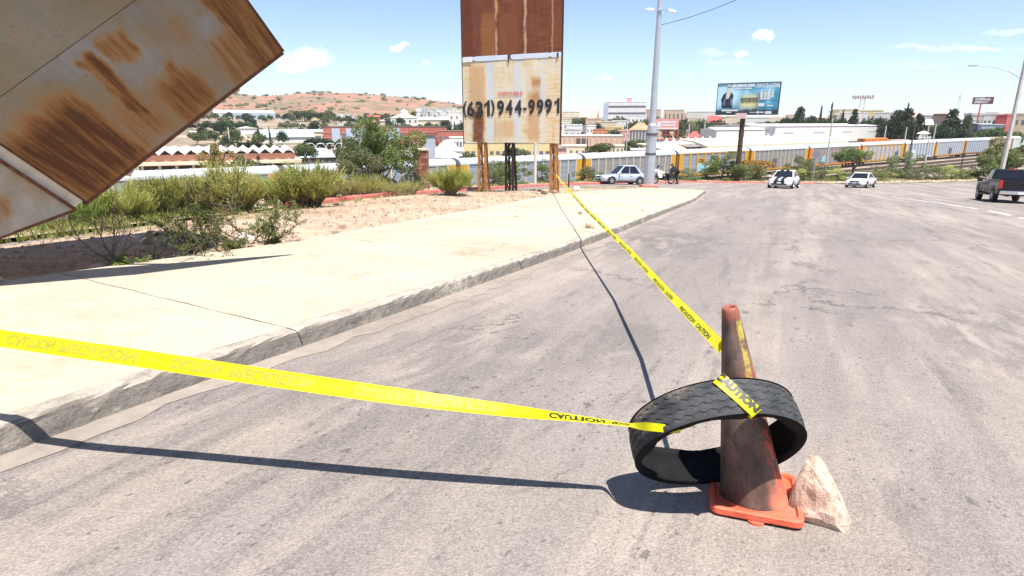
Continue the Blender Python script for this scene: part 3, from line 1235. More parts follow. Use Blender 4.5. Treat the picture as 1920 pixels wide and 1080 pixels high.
# ---------------------------------------------------------------- rock
def make_rock():
    base = march(1537, 1003)
    s = 1.0 / (FPX / depth_of(base))
    out = [(-.155, .02), (-.150, .07), (-.118, .17), (-.106, .235), (-.092, .278), (-.072, .285), (-.030, .252), (.000, .205), (.022, .165), (.060, .100), (.098, .045), (.100, .01), (.085, -.008), (.0, -.012), (-.06, -.008), (-.12, -.004)]
    rr = random.Random(12)
    pts = []
    for x, z in out:
        k = .5 + .5 * (1 - z / .30)
        pts.append(Vector((x, -.035 * k + rr.uniform(-.012, .012), z)))
        pts.append(Vector((x * .86, .085 * k + rr.uniform(-.015, .015), z * .93)))
    # face turned to the camera and the low facet on its edge
    pts += [Vector((-.03, -.075, .04)), Vector((.045, -.070, .03)), Vector((-.045, -.066, .13)), Vector((.0, -.062, .15)), Vector((-.06, -.05, .22)), Vector((-.11, -.05, .04))]
    bm = bmesh.new()
    for p in pts:
        bm.verts.new(p)
    r = bmesh.ops.convex_hull(bm, input=bm.verts)
    bmesh.ops.delete(bm, geom=list({g_ for g_ in r['geom_interior'] + r['geom_unused'] if isinstance(g_, bmesh.types.BMVert)}), context='VERTS')
    bmesh.ops.subdivide_edges(bm, edges=bm.edges, cuts=3, use_grid_fill=True)
    from mathutils import noise
    for v in bm.verts:
        n_ = noise.fractal(v.co * 16, .8, 2.1, 4)
        c_ = noise.cell(v.co * 22)
        v.co += v.co.normalized() * (n_ * .010 + c_ * .004)
    bmesh.ops.recalc_face_normals(bm, faces=bm.faces)
    me = bpy.data.meshes.new('rock')
    bm.to_mesh(me)
    bm.free()
    m, g, b_ = newmat('pink_rock')
    oc = g.n('ShaderNodeTexCoord', out=3)
    c = g.ramp(g.noise(oc, 10, 7, .68, .5), (.34, (.33, .20, .145)), (.46, (.50, .335, .25)), (.56, (.60, .45, .35)), (.68, (.47, .27, .22)))
    dk = g.step(g.noise(oc, 7, 6, .7, .4), .60, .68)
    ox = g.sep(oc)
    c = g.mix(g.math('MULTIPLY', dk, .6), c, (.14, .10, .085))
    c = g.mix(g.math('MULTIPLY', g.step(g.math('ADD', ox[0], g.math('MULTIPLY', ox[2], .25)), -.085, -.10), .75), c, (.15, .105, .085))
    c = g.mix(g.math('MULTIPLY', g.step(g.noise(oc, 30, 5, .7), .58, .66), .5), c, (.25, .16, .12))
    g.set(b_.inputs['Base Color'], c)
    b_.inputs['Roughness'].default_value = .85
    bumpin(m, g, b_, g.math('ADD', g.noise(oc, 26, 7, .7), g.noise(oc, 90, 4, .6)), .7, .008)
    me.materials.append(m)
    o = bpy.data.objects.new('rock', me)
    COL.objects.link(o)
    o.location = base + Vector((0, -.015, -.010))
    o.rotation_euler = (math.radians(-14), 0, facing(base))
    tag(o, 'pinkish broken rock wedging the foot of the traffic cone', 'rock')


make_rock()

# ---------------------------------------------------------------- caution tape
def make_tape():
    m, g, b = newmat('yellow_plastic_tape')
    oc = g.n('ShaderNodeTexCoord', out=3)
    c = g.ramp(g.noise(oc, 3, 4, .6), (.3, (.82, .74, .006)), (.7, (.88, .82, .012)))
    g.set(b.inputs['Base Color'], c)
    b.inputs['Roughness'].default_value = .32
    b.inputs['Specular IOR Level'].default_value = .35
    bumpin(m, g, b, g.noise(g.map(oc, scale=(1, 1, 1)), 5, 3, .5), .12, .02)
    tr = g.n('ShaderNodeBsdfTranslucent', c)
    ms = m.node_tree.nodes.new('ShaderNodeMixShader')
    ms.inputs[0].default_value = .42
    m.node_tree.links.new(b.outputs[0], ms.inputs[1])
    m.node_tree.links.new(tr, ms.inputs[2])
    m.node_tree.links.new(ms.outputs[0], m.node_tree.nodes['Material Output'].inputs[0])
    return m


M_TAPE = make_tape()
M_INK = mat('black_ink', (.022, .020, .012), .45, var=0)
M_INKOLD = mat('ink_seen_through_tape', (.30, .265, .018), .5, var=.15, scale=9)
M_INKMID = mat('worn_ink', (.30, .26, .03), .5, var=.4, scale=14)


class Ribbon:
    "a strip through points, each with the direction across it"
    def __init__(self, pts, width, ws=None):
        self.ws = ws or [1.0] * len(pts)
        self.p = [Vector(q[0]) for q in pts]
        self.w = [Vector(q[1]).normalized() for q in pts]
        self.width = width
        self.s = [0.0]
        for a, b_ in zip(self.p, self.p[1:]):
            self.s.append(self.s[-1] + (b_ - a).length)
        self.L = self.s[-1]

    def at(self, s, v, lift=0.0):
        s = max(0, min(self.L, s))
        i = 0
        while i < len(self.p) - 2 and self.s[i + 1] < s:
            i += 1
        k = (s - self.s[i]) / max(1e-9, self.s[i + 1] - self.s[i])
        p0, p1, p2, p3 = self.p[max(i - 1, 0)], self.p[i], self.p[i + 1], self.p[min(i + 2, len(self.p) - 1)]
        q = 0.5 * ((2 * p1) + (p2 - p0) * k + (2 * p0 - 5 * p1 + 4 * p2 - p3) * k * k + (3 * p1 - p0 - 3 * p2 + p3) * k ** 3)
        w = self.w[i].lerp(self.w[i + 1], k).normalized()
        t = (self.p[i + 1] - self.p[i]).normalized()
        nrm = t.cross(w).normalized()
        return q + w * (v * self.width * (self.ws[i] + (self.ws[i + 1] - self.ws[i]) * k)) + nrm * lift

    def mesh(self, b, nu, nv=6, curl=.0, seed=0):
        rr = random.Random(seed)
        ph = rr.uniform(0, 6)
        b.grid(lambda u, v: self.at(u * self.L, v - .5, curl * (4 * (v - .5) ** 2) * math.sin(u * 9 + ph)), nu, nv)

    def text(self, b, body, s0, s1, v0, v1, flip=False, lift=.0006, offset=.015):
        pts, fs = fit_text(body, 0, 1, 0, 1, offset)
        tb = bmesh.new()
        tv = [tb.verts.new((x, z, 0)) for x, z in pts]
        for f_ in fs:
            try:
                tb.faces.new([tv[i] for i in f_])
            except ValueError:
                pass
        bmesh.ops.triangulate(tb, faces=tb.faces)
        for _ in range(3):
            es = [e for e in tb.edges if abs(e.verts[0].co.x - e.verts[1].co.x) * abs(s1 - s0) + abs(e.verts[0].co.y - e.verts[1].co.y) * self.width > .012]
            if es:
                bmesh.ops.subdivide_edges(tb, edges=es, cuts=1)
        bmesh.ops.triangulate(tb, faces=tb.faces)
        tb.verts.index_update()
        pts = [(v.co.x, v.co.y) for v in tb.verts]
        fs = [tuple(v.index for v in f_.verts) for f_ in tb.faces]
        tb.free()
        vs = [self.at(s0 + (s1 - s0) * x, (v0 + (v1 - v0) * ((1 - z) if flip else z)) - .5, lift) for x, z in pts]
        b.add(vs, fs)


def ring_pt(a, w, lift=0.0):
    return TC + te1 * ((TR + lift) * math.cos(a)) + te2 * ((TR + lift) * math.sin(a)) + tn * w


def ring_angle(px, py, w):
    bb = None
    for i in range(720):
        a = 2 * math.pi * i / 720
        p = ring_pt(a, w)
        d_ = depth_of(p)
        X = 960 + FPX * p.x / d_
        Y = 540 - FPX * (p.y * SP + (p.z - CAMH) * CP) / d_
        e = (X - px) ** 2 + (Y - py) ** 2
        if bb is None or e < bb[0]:
            bb = (e, a)
    return bb[1]


# near run: from a post outside the picture to the tyre
near = [((-420, 566), 2.86), ((-200, 604), 2.76), ((0, 634), 2.67), ((130, 653), 2.63), ((256, 671), 2.61), ((511, 709), 2.57), ((760, 745), 2.53), ((956, 770), 2.51), ((1075, 784), 2.50), ((1150, 793), 2.495), ((1181, 797), 2.48)]
camv = Vector((0, 0, CAMH))
pts = []
tw = [42, 42, 42, 42, 42, 44, 50, 66, 82, 90, 92]          # twist about the run, degrees, growing towards the tyre
P_ = [kp(*q, d) for q, d in near]
for i, p in enumerate(P_):
    t = (P_[min(i + 1, len(P_) - 1)] - P_[max(i - 1, 0)]).normalized()
    up = Vector((0, 0, 1))
    up = (up - t * up.dot(t)).normalized()
    side = t.cross(up)
    a = math.radians(-tw[i])
    pts.append((p, up * math.cos(a) + side * math.sin(a)))
# wraps over the edge of the ring and folds under
rt = pts[-1][1]
TRQ = TC + te1 * (TR * math.cos(ring_angle(1222, 800, 0.0))) + te2 * (TR * math.sin(ring_angle(1222, 800, 0.0)))
dq = depth_of(TRQ)
ring_l = [kp(1215, 800, dq - .035), kp(1245, 803, dq - .075), kp(1276, 806.5, dq - .10)]
for q in ring_l:
    pts.append((q, (rt * .5 + Vector((0, 0, .9))).normalized()))
rib = Ribbon(pts, .078, [1, 1, 1, 1, 1, 1, .97, .85, .62, .48, .42, .42, .40, .30])
tape = thing('caution_tape', 'yellow caution tape stretched low across the picture to the tyre', 'caution tape', P_[2])
b = MB()
rib.mesh(b, 260, 6, .0012, 1)
b.v = [tuple(Vector(q) - P_[2]) for q in b.v]
b.build('tape_strip', M_TAPE, tape, smooth=True, fix=False)
s0 = rib.s[2]


def s_at(px):
    for i in range(2, len(near) - 1):
        a, c_ = near[i][0][0], near[i + 1][0][0]
        if a <= px <= c_:
            return rib.s[i] + (rib.s[i + 1] - rib.s[i]) * (px - a) / (c_ - a)
    return rib.L


for word, xa, xb, mt in (('CAUTION', 10, 100, M_INKOLD), ('PRECAUCION', 112, 256, M_INKOLD), ('CAUTION', 329, 421, M_INKOLD), ('PRECAUCION', 434, 585, M_INKOLD),
                         ('CAUTION', 661, 760, M_INKOLD), ('PRECAUCION', 776, 938, M_INKMID), ('CAUTION', 1022, 1130, M_INK), ('PRECAUCION', 1146, 1215, M_INK)):
    b = MB()
    fl = True
    rib.text(b, word, s_at(xa), s_at(min(xb, 1180)), .20, .84, flip=fl, lift=.0014, offset=.045)
    for v in range(len(b.v)):
        pass
    # print on both faces so that it reads from either side
    b2 = MB()
    rib.text(b2, word, s_at(xa), s_at(min(xb, 1180)), .20, .84, flip=fl, lift=-.0014, offset=.045)
    b.add(b2.v, b2.f)
    b.v = [tuple(Vector(q) - P_[2]) for q in b.v]
    b.build('lettering', mt, tape, fix=False)
for xa in (285, 615, 965):
    b = MB()
    for q in range(4):
        s_ = s_at(xa + q * 5)
        for lf in (.0014, -.0014):
            b.quad(rib.at(s_, -.05, lf), rib.at(s_ + .009, -.05, lf), rib.at(s_ + .009, .06, lf), rib.at(s_, .06, lf))
    b.v = [tuple(Vector(q) - P_[2]) for q in b.v]
    b.build('maker_mark', M_INKOLD, tape, fix=False)

# far run: over the tyre, behind the cone and away to the sign leg
a0 = ring_angle(1347, 702, TWD / 2)
a1 = ring_angle(1418, 772, -TWD / 2)
wrap = []
for i in range(15):
    k = i / 14
    a = a0 + (a1 - a0) * k
    w = TWD / 2 - TWD * k
    lf = .0035 if 0 < i < 14 else .001
    p = ring_pt(a, w, lf)
    q = ring_pt(a + (a1 - a0) * .02, w - TWD * .02, lf)
    t = (q - p).normalized()
    rad = (p - TC - tn * w).normalized()
    wrap.append((p, rad.cross(t)))
# tucked round the lower edge into the ring
pe, we = wrap[-1]
rad = (pe - TC)
rad = (rad - tn * rad.dot(tn)).normalized()
wrap.append((pe - tn * .004 - rad * .012, we))
wrap.append((pe + tn * .02 - rad * .026, we))
p0_, w0_ = wrap[0]
rad0 = (p0_ - TC) - tn * (p0_ - TC).dot(tn)
rad0.normalize()
wrap = [(p0_ + tn * .003 - rad0 * .020, w0_), (p0_ + tn * .006 - rad0 * .004, w0_)] + wrap
rbw = Ribbon(wrap, .058)
LEG_T = kp(1042, 330, 29.3)
far_px = [((1357, 655), 2.42), ((1250, 546), 4.05), ((1180, 470), 6.1), ((1100, 394), 10.8), ((1062, 352), 17.5), ((1043, 328), 28.6)]
FP = [Vector((0, 0, CAMH)) + ray(*q) * (Y / ray(*q).y) for q, Y in far_px]
fpts = []
dense = []
for i in range(len(FP) - 1):
    p0, p1, p2, p3 = FP[max(i - 1, 0)], FP[i], FP[i + 1], FP[min(i + 2, len(FP) - 1)]
    for k in range(8):
        k /= 8
        dense.append(p1.lerp(p2, k))
dense.append(FP[-1])
for i, p in enumerate(dense):
    t = (dense[min(i + 1, len(dense) - 1)] - dense[max(i - 1, 0)]).normalized()
    up = Vector((0, 0, 1))
    up = (up - t * up.dot(t)).normalized()
    side = t.cross(up)
    a = math.radians(42 + 10 * math.sin(i * .16))
    fpts.append((p, up * math.cos(a) + side * math.sin(a)))
rbf = Ribbon(fpts, .054)
ft = thing('caution_tape', 'yellow caution tape running from the cone away to the leg of the rusty sign', 'caution tape', FP[0])
b = MB()
rbf.mesh(b, 240, 4, .001, 2)
b.v = [tuple(Vector(q) - FP[0]) for q in b.v]
b.build('tape_strip', M_TAPE, ft, smooth=True, fix=False)
b = MB()
# knot round the cone
kn = []
ctr = BASE_C + cz * .72
for i in range(25):
    a = math.radians(28 + 124 * i / 24)
    rr_ = .066
    kn.append((ctr + cx_ * (-rr_ * math.cos(a)) + cy_ * (rr_ * math.sin(a)) + cz * (.012 * math.sin(a)), cz))
rbk = Ribbon(kn, .035)
rbk.mesh(b, 40, 2, .002, 3)
b.v = [tuple(Vector(q) - FP[0]) for q in b.v]
b.build('knot', M_TAPE, ft, smooth=True, fix=False)
b = MB()
rbw.mesh(b, 40, 6, .0, 4)
b.v = [tuple(Vector(q) - FP[0]) for q in b.v]
b.build('tyre_wrap', M_TAPE, ft, smooth=True, fix=False)
b = MB()
rbw.text(b, 'CAUTION', .008, .205, .34, .99, lift=.0022, offset=.075)
rbw2 = MB()
rbw.text(rbw2, 'CAUTION', .008, .205, .34, .99, lift=-.0022, offset=.075)
b.add(rbw2.v, rbw2.f)
b.v = [tuple(Vector(q) - FP[0]) for q in b.v]
b.build('lettering', M_INK, ft, fix=False)
s = .25
k = 0
while s < 12:
    b = MB()
    word = ('CAUTION', 'PRECAUCION')[k % 2]
    L = (.30, .44)[k % 2]
    for lf in (.0014, -.0014):
        rbf.text(b, word, s + L, s, .10, .56, lift=lf, offset=.02)
    b.v = [tuple(Vector(q) - FP[0]) for q in b.v]
    b.build('lettering', M_INK, ft, fix=False)
    s += L + (.06 if k % 2 == 0 else .30)
    k += 1

# ---------------------------------------------------------------- fallen sign at the upper corner
def make_panel_mat(key, blobs, base_lo, base_hi, streak_axis='y', tint=(.165, .070, .024)):
    m, g, b = newmat(key)
    oc = g.n('ShaderNodeTexCoord', out=3)
    wv = g.noise(g.map(oc, scale=(1.3, .45, 1)), 3.2, 5, .65, out=1)
    wr_, wg_, _ = g.sep(wv)
    x, y, z = g.sep(oc)
    u = g.math('ADD', x, g.math('MULTIPLY', g.math('SUBTRACT', wr_, .5), .30))
    v = g.math('ADD', y, g.math('MULTIPLY', g.math('SUBTRACT', wg_, .5), .45))
    st = g.noise(g.map(oc, scale=(1, .09, 1)), 11, 5, .6)       # streaks run across the sheet
    pat = g.noise(oc, 1.6, 6, .62)
    c = g.ramp(g.math('ADD', g.math('MULTIPLY', pat, .65), g.math('MULTIPLY', st, .35)), (.36, base_lo), (.64, base_hi))
    # yellowish film
    c = g.mix(g.math('MULTIPLY', g.step(g.noise(oc, 1.1, 5, .6), .38, .58), .75), c, (.20, .155, .085))
    tot = None
    for (cx, cy, hx, hy, soft, amp) in blobs:
        k_ = g.math('MULTIPLY', g.blob(u, v, cx, cy, hx, hy, soft), amp)
        tot = k_ if tot is None else g.math('MAXIMUM', tot, k_)
    loose = g.math('MULTIPLY', g.step(g.math('ADD', g.math('MULTIPLY', st, .6), g.math('MULTIPLY', pat, .4)), .55, .66), .35)
    tot = g.math('MAXIMUM', tot, loose)
    st2 = g.noise(g.map(oc, scale=(1, .05, 1)), 26, 4, .65)
    tot = g.math('MULTIPLY', tot, g.math('ADD', .62, g.math('ADD', g.math('MULTIPLY', g.step(st, .34, .62), .34), g.math('MULTIPLY', g.step(st2, .36, .64), .30))), clamp=True)
    rust = g.ramp(tot, (0, (.25, .16, .065)), (.45, (.245, .125, .044)), (.75, tint), (1, (.075, .028, .012)))
    c = g.mix(g.step(tot, .02, .62), c, rust)
    c = g.mix(g.math('MULTIPLY', g.step(g.noise(oc, 16, 6, .7), .56, .68), .3), c, (.10, .05, .025))
    g.set(b.inputs['Base Color'], c)
    b.inputs['Roughness'].default_value = .7
    b.inputs['Specular IOR Level'].default_value = .25
    bumpin(m, g, b, g.math('ADD', g.noise(oc, 2.2, 3, .5), g.math('MULTIPLY', g.noise(oc, 30, 5, .6), .08)), .25, .03)
    return m


PC = kp(163, 378, 6.22)
PR = kp(530, 97, 6.6)
pe1 = (PR - PC)
PWD = pe1.length
pe1.normalize()
pe2 = Vector((-.236, -.706, .668))
pe2 = (pe2 - pe1 * pe2.dot(pe1)).normalized()
pn = pe1.cross(pe2)
MP = Matrix((pe1, pe2, pn)).transposed()
M_P1 = make_panel_mat('rusty_sheet_outer', [(.38, .42, .42, .52, .30, 1.0), (1.0, .30, .26, .34, .28, .55), (1.52, .26, .24, .32, .22, .75), (1.08, .72, .07, .42, .10, .85), (1.80, .55, .22, .5, .2, .30),
                                            (1.62, .34, .05, .38, .08, .70), (2.15, .26, .22, .34, .18, .55), (2.36, .42, .10, .52, .12, .80), (1.36, 1.0, .14, .16, .10, .6),
                                            (2.52, .55, .08, .6, .1, .75), (.62, .95, .10, .12, .1, .35)], (.165, .160, .154), (.25, .243, .235))
M_P2 = make_panel_mat('rusty_sheet_inner', [(.5, .2, .5, .35, .3, .30), (1.8, .6, .35, .5, .3, .35), (2.45, .3, .12, .6, .15, .6)], (.165, .147, .110), (.235, .217, .18))
M_FRAME = mat('rusty_angle_iron', (.095, .036, .020), .75, .2, var=.35, scale=10, bump=.3, dirt=(.20, .13, .09), dscale=5)
fsg = thing('fallen_sign', 'huge rusty sheet metal sign panel tipped over beside the pavement', 'billboard', PC)
rotP = MP.to_euler()


def sheet(name, x0, x1, y0, y1, m, th_=.004, nx=24, ny=18, amp=.022, seed=0):
    from mathutils import noise
    b = MB()

    def fn(u, v, off=0):
        x, y = x0 + (x1 - x0) * u, y0 + (y1 - y0) * v
        z = amp * noise.noise(Vector((x * 1.4 + seed, y * 1.1, seed))) * min(1, 8 * u * (1 - u)) * min(1, 8 * v * (1 - v))
        return Vector((x, y, z + off))
    b.grid(lambda u, v: fn(u, v, 0), nx, ny)
    b.grid(lambda u, v: fn(u, v, -th_), nx, ny)
    return b.build(name, m, fsg, rot=rotP, smooth=True, fix=False)


sheet('sheet_panel', 0, PWD, 0, 1.22, M_P1, seed=1)
sheet('sheet_panel', 0, PWD, 1.226, 2.45, M_P2, seed=5)
sheet('sheet_panel', 0, PWD, 2.456, 3.3, M_P2, seed=9)
for (p, q, w, h) in (((-.006, 0, -.014), (-.006, 3.3, -.014), .022, .03), ((PWD + .008, .0, -.018), (PWD + .008, 3.3, -.018), .03, .05), ((-.04, -.012, -.020), (PWD, -.012, -.020), .035, .05),
                     ((.0, 1.223, -.035), (PWD, 1.223, -.035), .05, .05), ((.85, 0, -.035), (.85, 3.3, -.035), .05, .05), ((1.7, 0, -.035), (1.7, 3.3, -.035), .05, .05)):
    b = MB()
    b.bar(p, q, w, h)
    b.build('frame_bar', M_FRAME, fsg, rot=rotP)
M_TAB = mat('bare_bracket_steel', (.36, .33, .30), .6, .3, var=.25, scale=14, dirt=(.12, .07, .05), dscale=9)
for xt in (.50, 1.38, 1.55, 1.92):
    b = MB()
    b.box((xt, -.045, -.012), (.07, .05, .006), (0, 0, .5))
    b.lathe([(.016, -.02), (.022, -.018), (.022, .004), (.014, .008), (0, .008)], 10, c=(xt + .035, -.035, -.006))
    b.build('bracket', M_TAB, fsg, rot=rotP)
# the neighbouring panel, hinged away from the first and reaching the ground
LC = kp(143, 392, 6.12)
LD = kp(0, 444, 5.72)
LA = kp(-6, 296, 5.15)
M_P3 = make_panel_mat('pale_sheet', [(.75, .30, .30, .14, .15, .5), (.2, .5, .12, .3, .15, .3)], (.25, .243, .225), (.36, .35, .33))
le1 = (LD - LC).normalized()
le2 = (pe2 - le1 * pe2.dot(le1)).normalized()
ML = Matrix((le1, le2, le1.cross(le2))).transposed()
lw = 1.9
# the two sheets share the direction of their long edges
LSK = ML.inverted() @ Matrix((le1, pe2, le1.cross(pe2).normalized())).transposed()
from mathutils import noise as mnoise


def lowfn(u, v, off=0):
    x, y = lw * u, 2.3 * v
    return LSK @ Vector((x, y, off + .012 * mnoise.noise(Vector((x * 1.5, y * 1.3, 3.3)))))


b = MB()
b.grid(lambda u, v: lowfn(u, v), 18, 14)
b.grid(lambda u, v: lowfn(u, v, .004), 18, 14)
b.build('lower_sheet', M_P3, fsg, loc=LC - PC, rot=ML.to_euler(), smooth=True, fix=False)
for (p, q, w) in (((0.012, -.01, .02), (lw, -.01, .02), .03), ((.008, 0, .0), (.008, 2.3, .0), .03)):
    b = MB()
    b.bar(LSK @ Vector(p), LSK @ Vector(q), w, .045)
    b.build('frame_bar', M_FRAME, fsg, loc=LC - PC, rot=ML.to_euler())
b = MB()
b.box((.14, -.03, .01), (.09, .055, .006), (0, 0, .4))
b.lathe([(.016, -.012), (.022, -.01), (.022, .012), (0, .016)], 10, c=(.13, -.03, .01))
b.build('bracket', M_TAB, fsg, loc=LC - PC, rot=ML.to_euler())
# pale channel between the two panels
M_WHITE_CH = mat('weathered_white_channel', (.62, .58, .50), .6, var=.15, scale=5, dirt=(.30, .22, .15), dscale=3, damt=.4)
b = MB()
b.bar(pe1 * -.085 + pn * -.035 + pe2 * .02, pe1 * -.085 + pn * -.035 + pe2 * 3.0, .17, .03, up=pn)
b.build('channel', M_WHITE_CH, fsg)
def lift(px, py, h):
    g_ = march(px, py)
    return g_ + Vector((.176, -.325, 1)) * h - PC


bq = [lift(425, 461, 2.45), lift(400, 482, 2.2), lift(222, 524, 1.35), lift(0, 556, .9), lift(-400, 600, .3), lift(-500, 470, 1.6), lift(0, 474, 2.1), lift(310, 456, 2.45)]  # hidden back panel, added and outlined to cast the shadow on the dirt
b = MB()
o_ = Vector((.02, .03, -.03))
nb_ = len(bq)
b.add(bq + [p + o_ for p in bq], [tuple(range(nb_)), tuple(range(2 * nb_ - 1, nb_ - 1, -1))] + [(i, (i + 1) % nb_, (i + 1) % nb_ + nb_, i + nb_) for i in range(nb_)])
b.build('shadow_back_panel', M_WHITE_CH, fsg)
for a_, c_ in ((1, 0), (2, 2)):
    b = MB()
    b.bar(bq[a_], (Vector(bq[a_]) * .4 + (pe1 * (.6 + c_ * .6) + pe2 * .9) * .6), .06)
    b.build('frame_bar', M_FRAME, fsg)
# ================================================================ MIDDLE DISTANCE
# ---------------------------------------------------------------- the standing sign with the telephone number
def make_board_mat(key, ramp_, stripes, blobs, pale, fleck):
    m, g, b = newmat(key)
    oc = g.n('ShaderNodeTexCoord', out=3)
    x, y, z = g.sep(oc)
    wv = g.sep(g.noise(oc, 1.6, 5, .65, out=1))
    u = g.math('ADD', x, g.math('MULTIPLY', g.math('SUBTRACT', wv[0], .5), .30))
    v = g.math('ADD', z, g.math('MULTIPLY', g.math('SUBTRACT', wv[1], .5), .50))
    hor = g.noise(g.map(oc, scale=(.5, 1, 5.5)), 2.6, 6, .65, .3)
    ver = g.noise(g.map(oc, scale=(4, 1, .35)), 1.5, 5, .6)
    mott = g.noise(oc, 1.1, 5, .6)
    f = g.math('ADD', g.math('MULTIPLY', hor, .45), g.math('ADD', g.math('MULTIPLY', ver, .25), g.math('MULTIPLY', mott, .3)))
    c = g.ramp(f, *ramp_)
    for cx, cz, hx, hz, col, amp in blobs:
        k = g.math('MULTIPLY', g.blob(u, v, cx, cz, hx, hz, .22), amp)
        k = g.math('MULTIPLY', k, g.math('ADD', .55, g.math('MULTIPLY', hor, .9)), clamp=True)
        c = g.mix(k, c, col)
    for cx, hx, amp in stripes:
        k = g.math('MULTIPLY', g.step(g.math('ABSOLUTE', g.math('SUBTRACT', u, cx)), hx, hx * .45), amp)
        k = g.math('MULTIPLY', k, g.step(g.noise(g.map(oc, scale=(1, 1, .5)), 1.7, 4, .6), .30, .52))
        c = g.mix(k, c, pale)
    c = g.mix(g.math('MULTIPLY', g.step(g.noise(g.map(oc, scale=(.6, 1, 4)), 9, 6, .7), .60, .70), .4), c, fleck)
    g.set(b.inputs['Base Color'], c)
    b.inputs['Roughness'].default_value = .7
    b.inputs['Specular IOR Level'].default_value = .25
    bumpin(m, g, b, g.noise(oc, 2.0, 4, .5), .2, .04)
    return m


BL, BR_ = kp(870, 266, 30.2), kp(1049, 264, 27.9)
sdir = Vector((BR_.x - BL.x, BR_.y - BL.y, 0))
SWD = sdir.length
srz = math.atan2(sdir.y, sdir.x)
sgz = on_verge(BL.x, BL.y)
sign = thing('roadside_sign', 'tall rusty sheet metal sign on lattice legs offering a telephone number', 'billboard', (BL.x, BL.y, sgz), srz)
sx = sdir.normalized()
sny = Vector((-sx.y, sx.x, 0))


def sl(p):
    d = Vector(p) - Vector((BL.x, BL.y, sgz))
    return Vector((d.dot(sx), d.dot(sny), d.z))


zB = BL.z - sgz
zT = kp(867, 119, 30.2).z - sgz
M_BLOW = make_board_mat('rust_stained_board', ((.33, (.46, .21, .07)), (.42, (.62, .42, .21)), (.49, (.66, .56, .37)), (.56, (.65, .61, .51)), (.66, (.60, .63, .63))),
                        [(1.55, .24, .95), (3.05, .28, .95), (4.35, .16, .7)],
                        [(.85, .75, .33, .9, (.17, .055, .022), .95), (.8, 2.6, .45, 1.0, (.50, .25, .08), .6), (4.0, 2.75, .24, .22, (.38, .13, .05), .8), (3.9, 1.2, .30, 1.1, (.46, .22, .07), .6), (2.3, .6, .7, .4, (.52, .30, .11), .55), (4.1, 2.1, .3, .25, (.36, .15, .06), .6)],
                        (.54, .60, .64), (.30, .12, .04))
M_BUP = make_board_mat('dark_rust_board', ((.30, (.095, .028, .016)), (.46, (.145, .046, .024)), (.60, (.20, .072, .034)), (.76, (.30, .13, .055))),
                       [(1.90, .08, .62), (3.42, .08, .65), (4.78, .05, .4)],
                       [(1.45, 4.9, .36, 1.0, (.30, .13, .045), .6), (2.6, 4.9, .5, .9, (.22, .082, .036), .6), (.3, 6, .3, 3, (.10, .028, .014), .5)],
                       (.58, .40, .20), (.07, .025, .015))
for m_, za, zb, nm in ((M_BLOW, 0, zT - zB - .02, 'board_sheet'), (M_BUP, zT - zB + .19, zT - zB + 5.6, 'board_sheet')):
    for k in range(3):
        b = MB()
        x0, x1 = SWD * k / 3 + .004, SWD * (k + 1) / 3 - .004
        sd_ = k * 3.1 + za

        def fn(u, v, off=0):
            x, z = x0 + (x1 - x0) * u, za + (zb - za) * v
            bul = .018 * mnoise.noise(Vector((x * .9, z * .7, sd_))) * min(1, 6 * u * (1 - u))
            return Vector((x, bul + off, z))
        b.grid(lambda u, v: fn(u, v), 8, 16)
        b.grid(lambda u, v: fn(1 - u, v, .01), 8, 16)
        b.build(nm, m_, sign, loc=(0, 0, zB), smooth=True, fix=False)
M_SFRAME = mat('dark_rust_steel', (.075, .032, .020), .75, .2, var=.35, scale=5, bump=.2)
M_SRUST = mat('orange_rust_steel', (.40, .19, .07), .75, .1, var=.35, scale=5, bump=.2, dirt=(.15, .06, .03), dscale=3)
for x in (-.02, SWD + .02):
    b = MB()
    b.box((x, .06, zB + (zT - zB) / 2 + 2.8), (.05, .12, zT - zB + 5.7))
    b.build('frame_bar', M_SFRAME, sign)
M_PALE = mat('pale_blue_strip', (.60, .66, .74), .5, var=.08, scale=2)
b = MB()
b.box((SWD * .25, -.01, zT + .09), (SWD * .5 - .06, .03, .16))
b.build('trim_strip', M_PALE, sign)
b = MB()
b.box((SWD * .75 - .05, -.01, zT + .09), (SWD * .5 - .2, .03, .16))
b.build('trim_strip', M_PALE, sign)
b = MB()
b.box((.28, -.03, zT + .06), (.5, .02, .22))
b.build('trim_strip', mat('white_flashing', (.74, .74, .72), .5, var=.05), sign)
b = MB()
b.box((SWD * .49, -.03, zT + .04), (.05, .05, .34))
b.build('clamp', M_SFRAME, sign)
b = MB()
b.box((SWD - .16, -.03, zT + .06), (.07, .05, .2))
b.build('clamp', M_SFRAME, sign)
# lettering
M_BLACKP = mat('black_sign_paint', (.028, .028, .030), .6, var=.2, scale=3)
M_REDP = mat('faded_red_paint', (.62, .16, .14), .6, var=.2, scale=5)


def zc(px, py):
    "board coordinates under a pixel of the photograph"
    d = ray(px, py)
    n_ = sny
    t = (Vector((BL.x, BL.y, 0)) - Vector((0, 0, CAMH))).dot(n_) / d.dot(n_)
    p = Vector((0, 0, CAMH)) + d * t
    return (p - Vector((BL.x, BL.y, 0))).dot(sx), p.z - sgz - zB


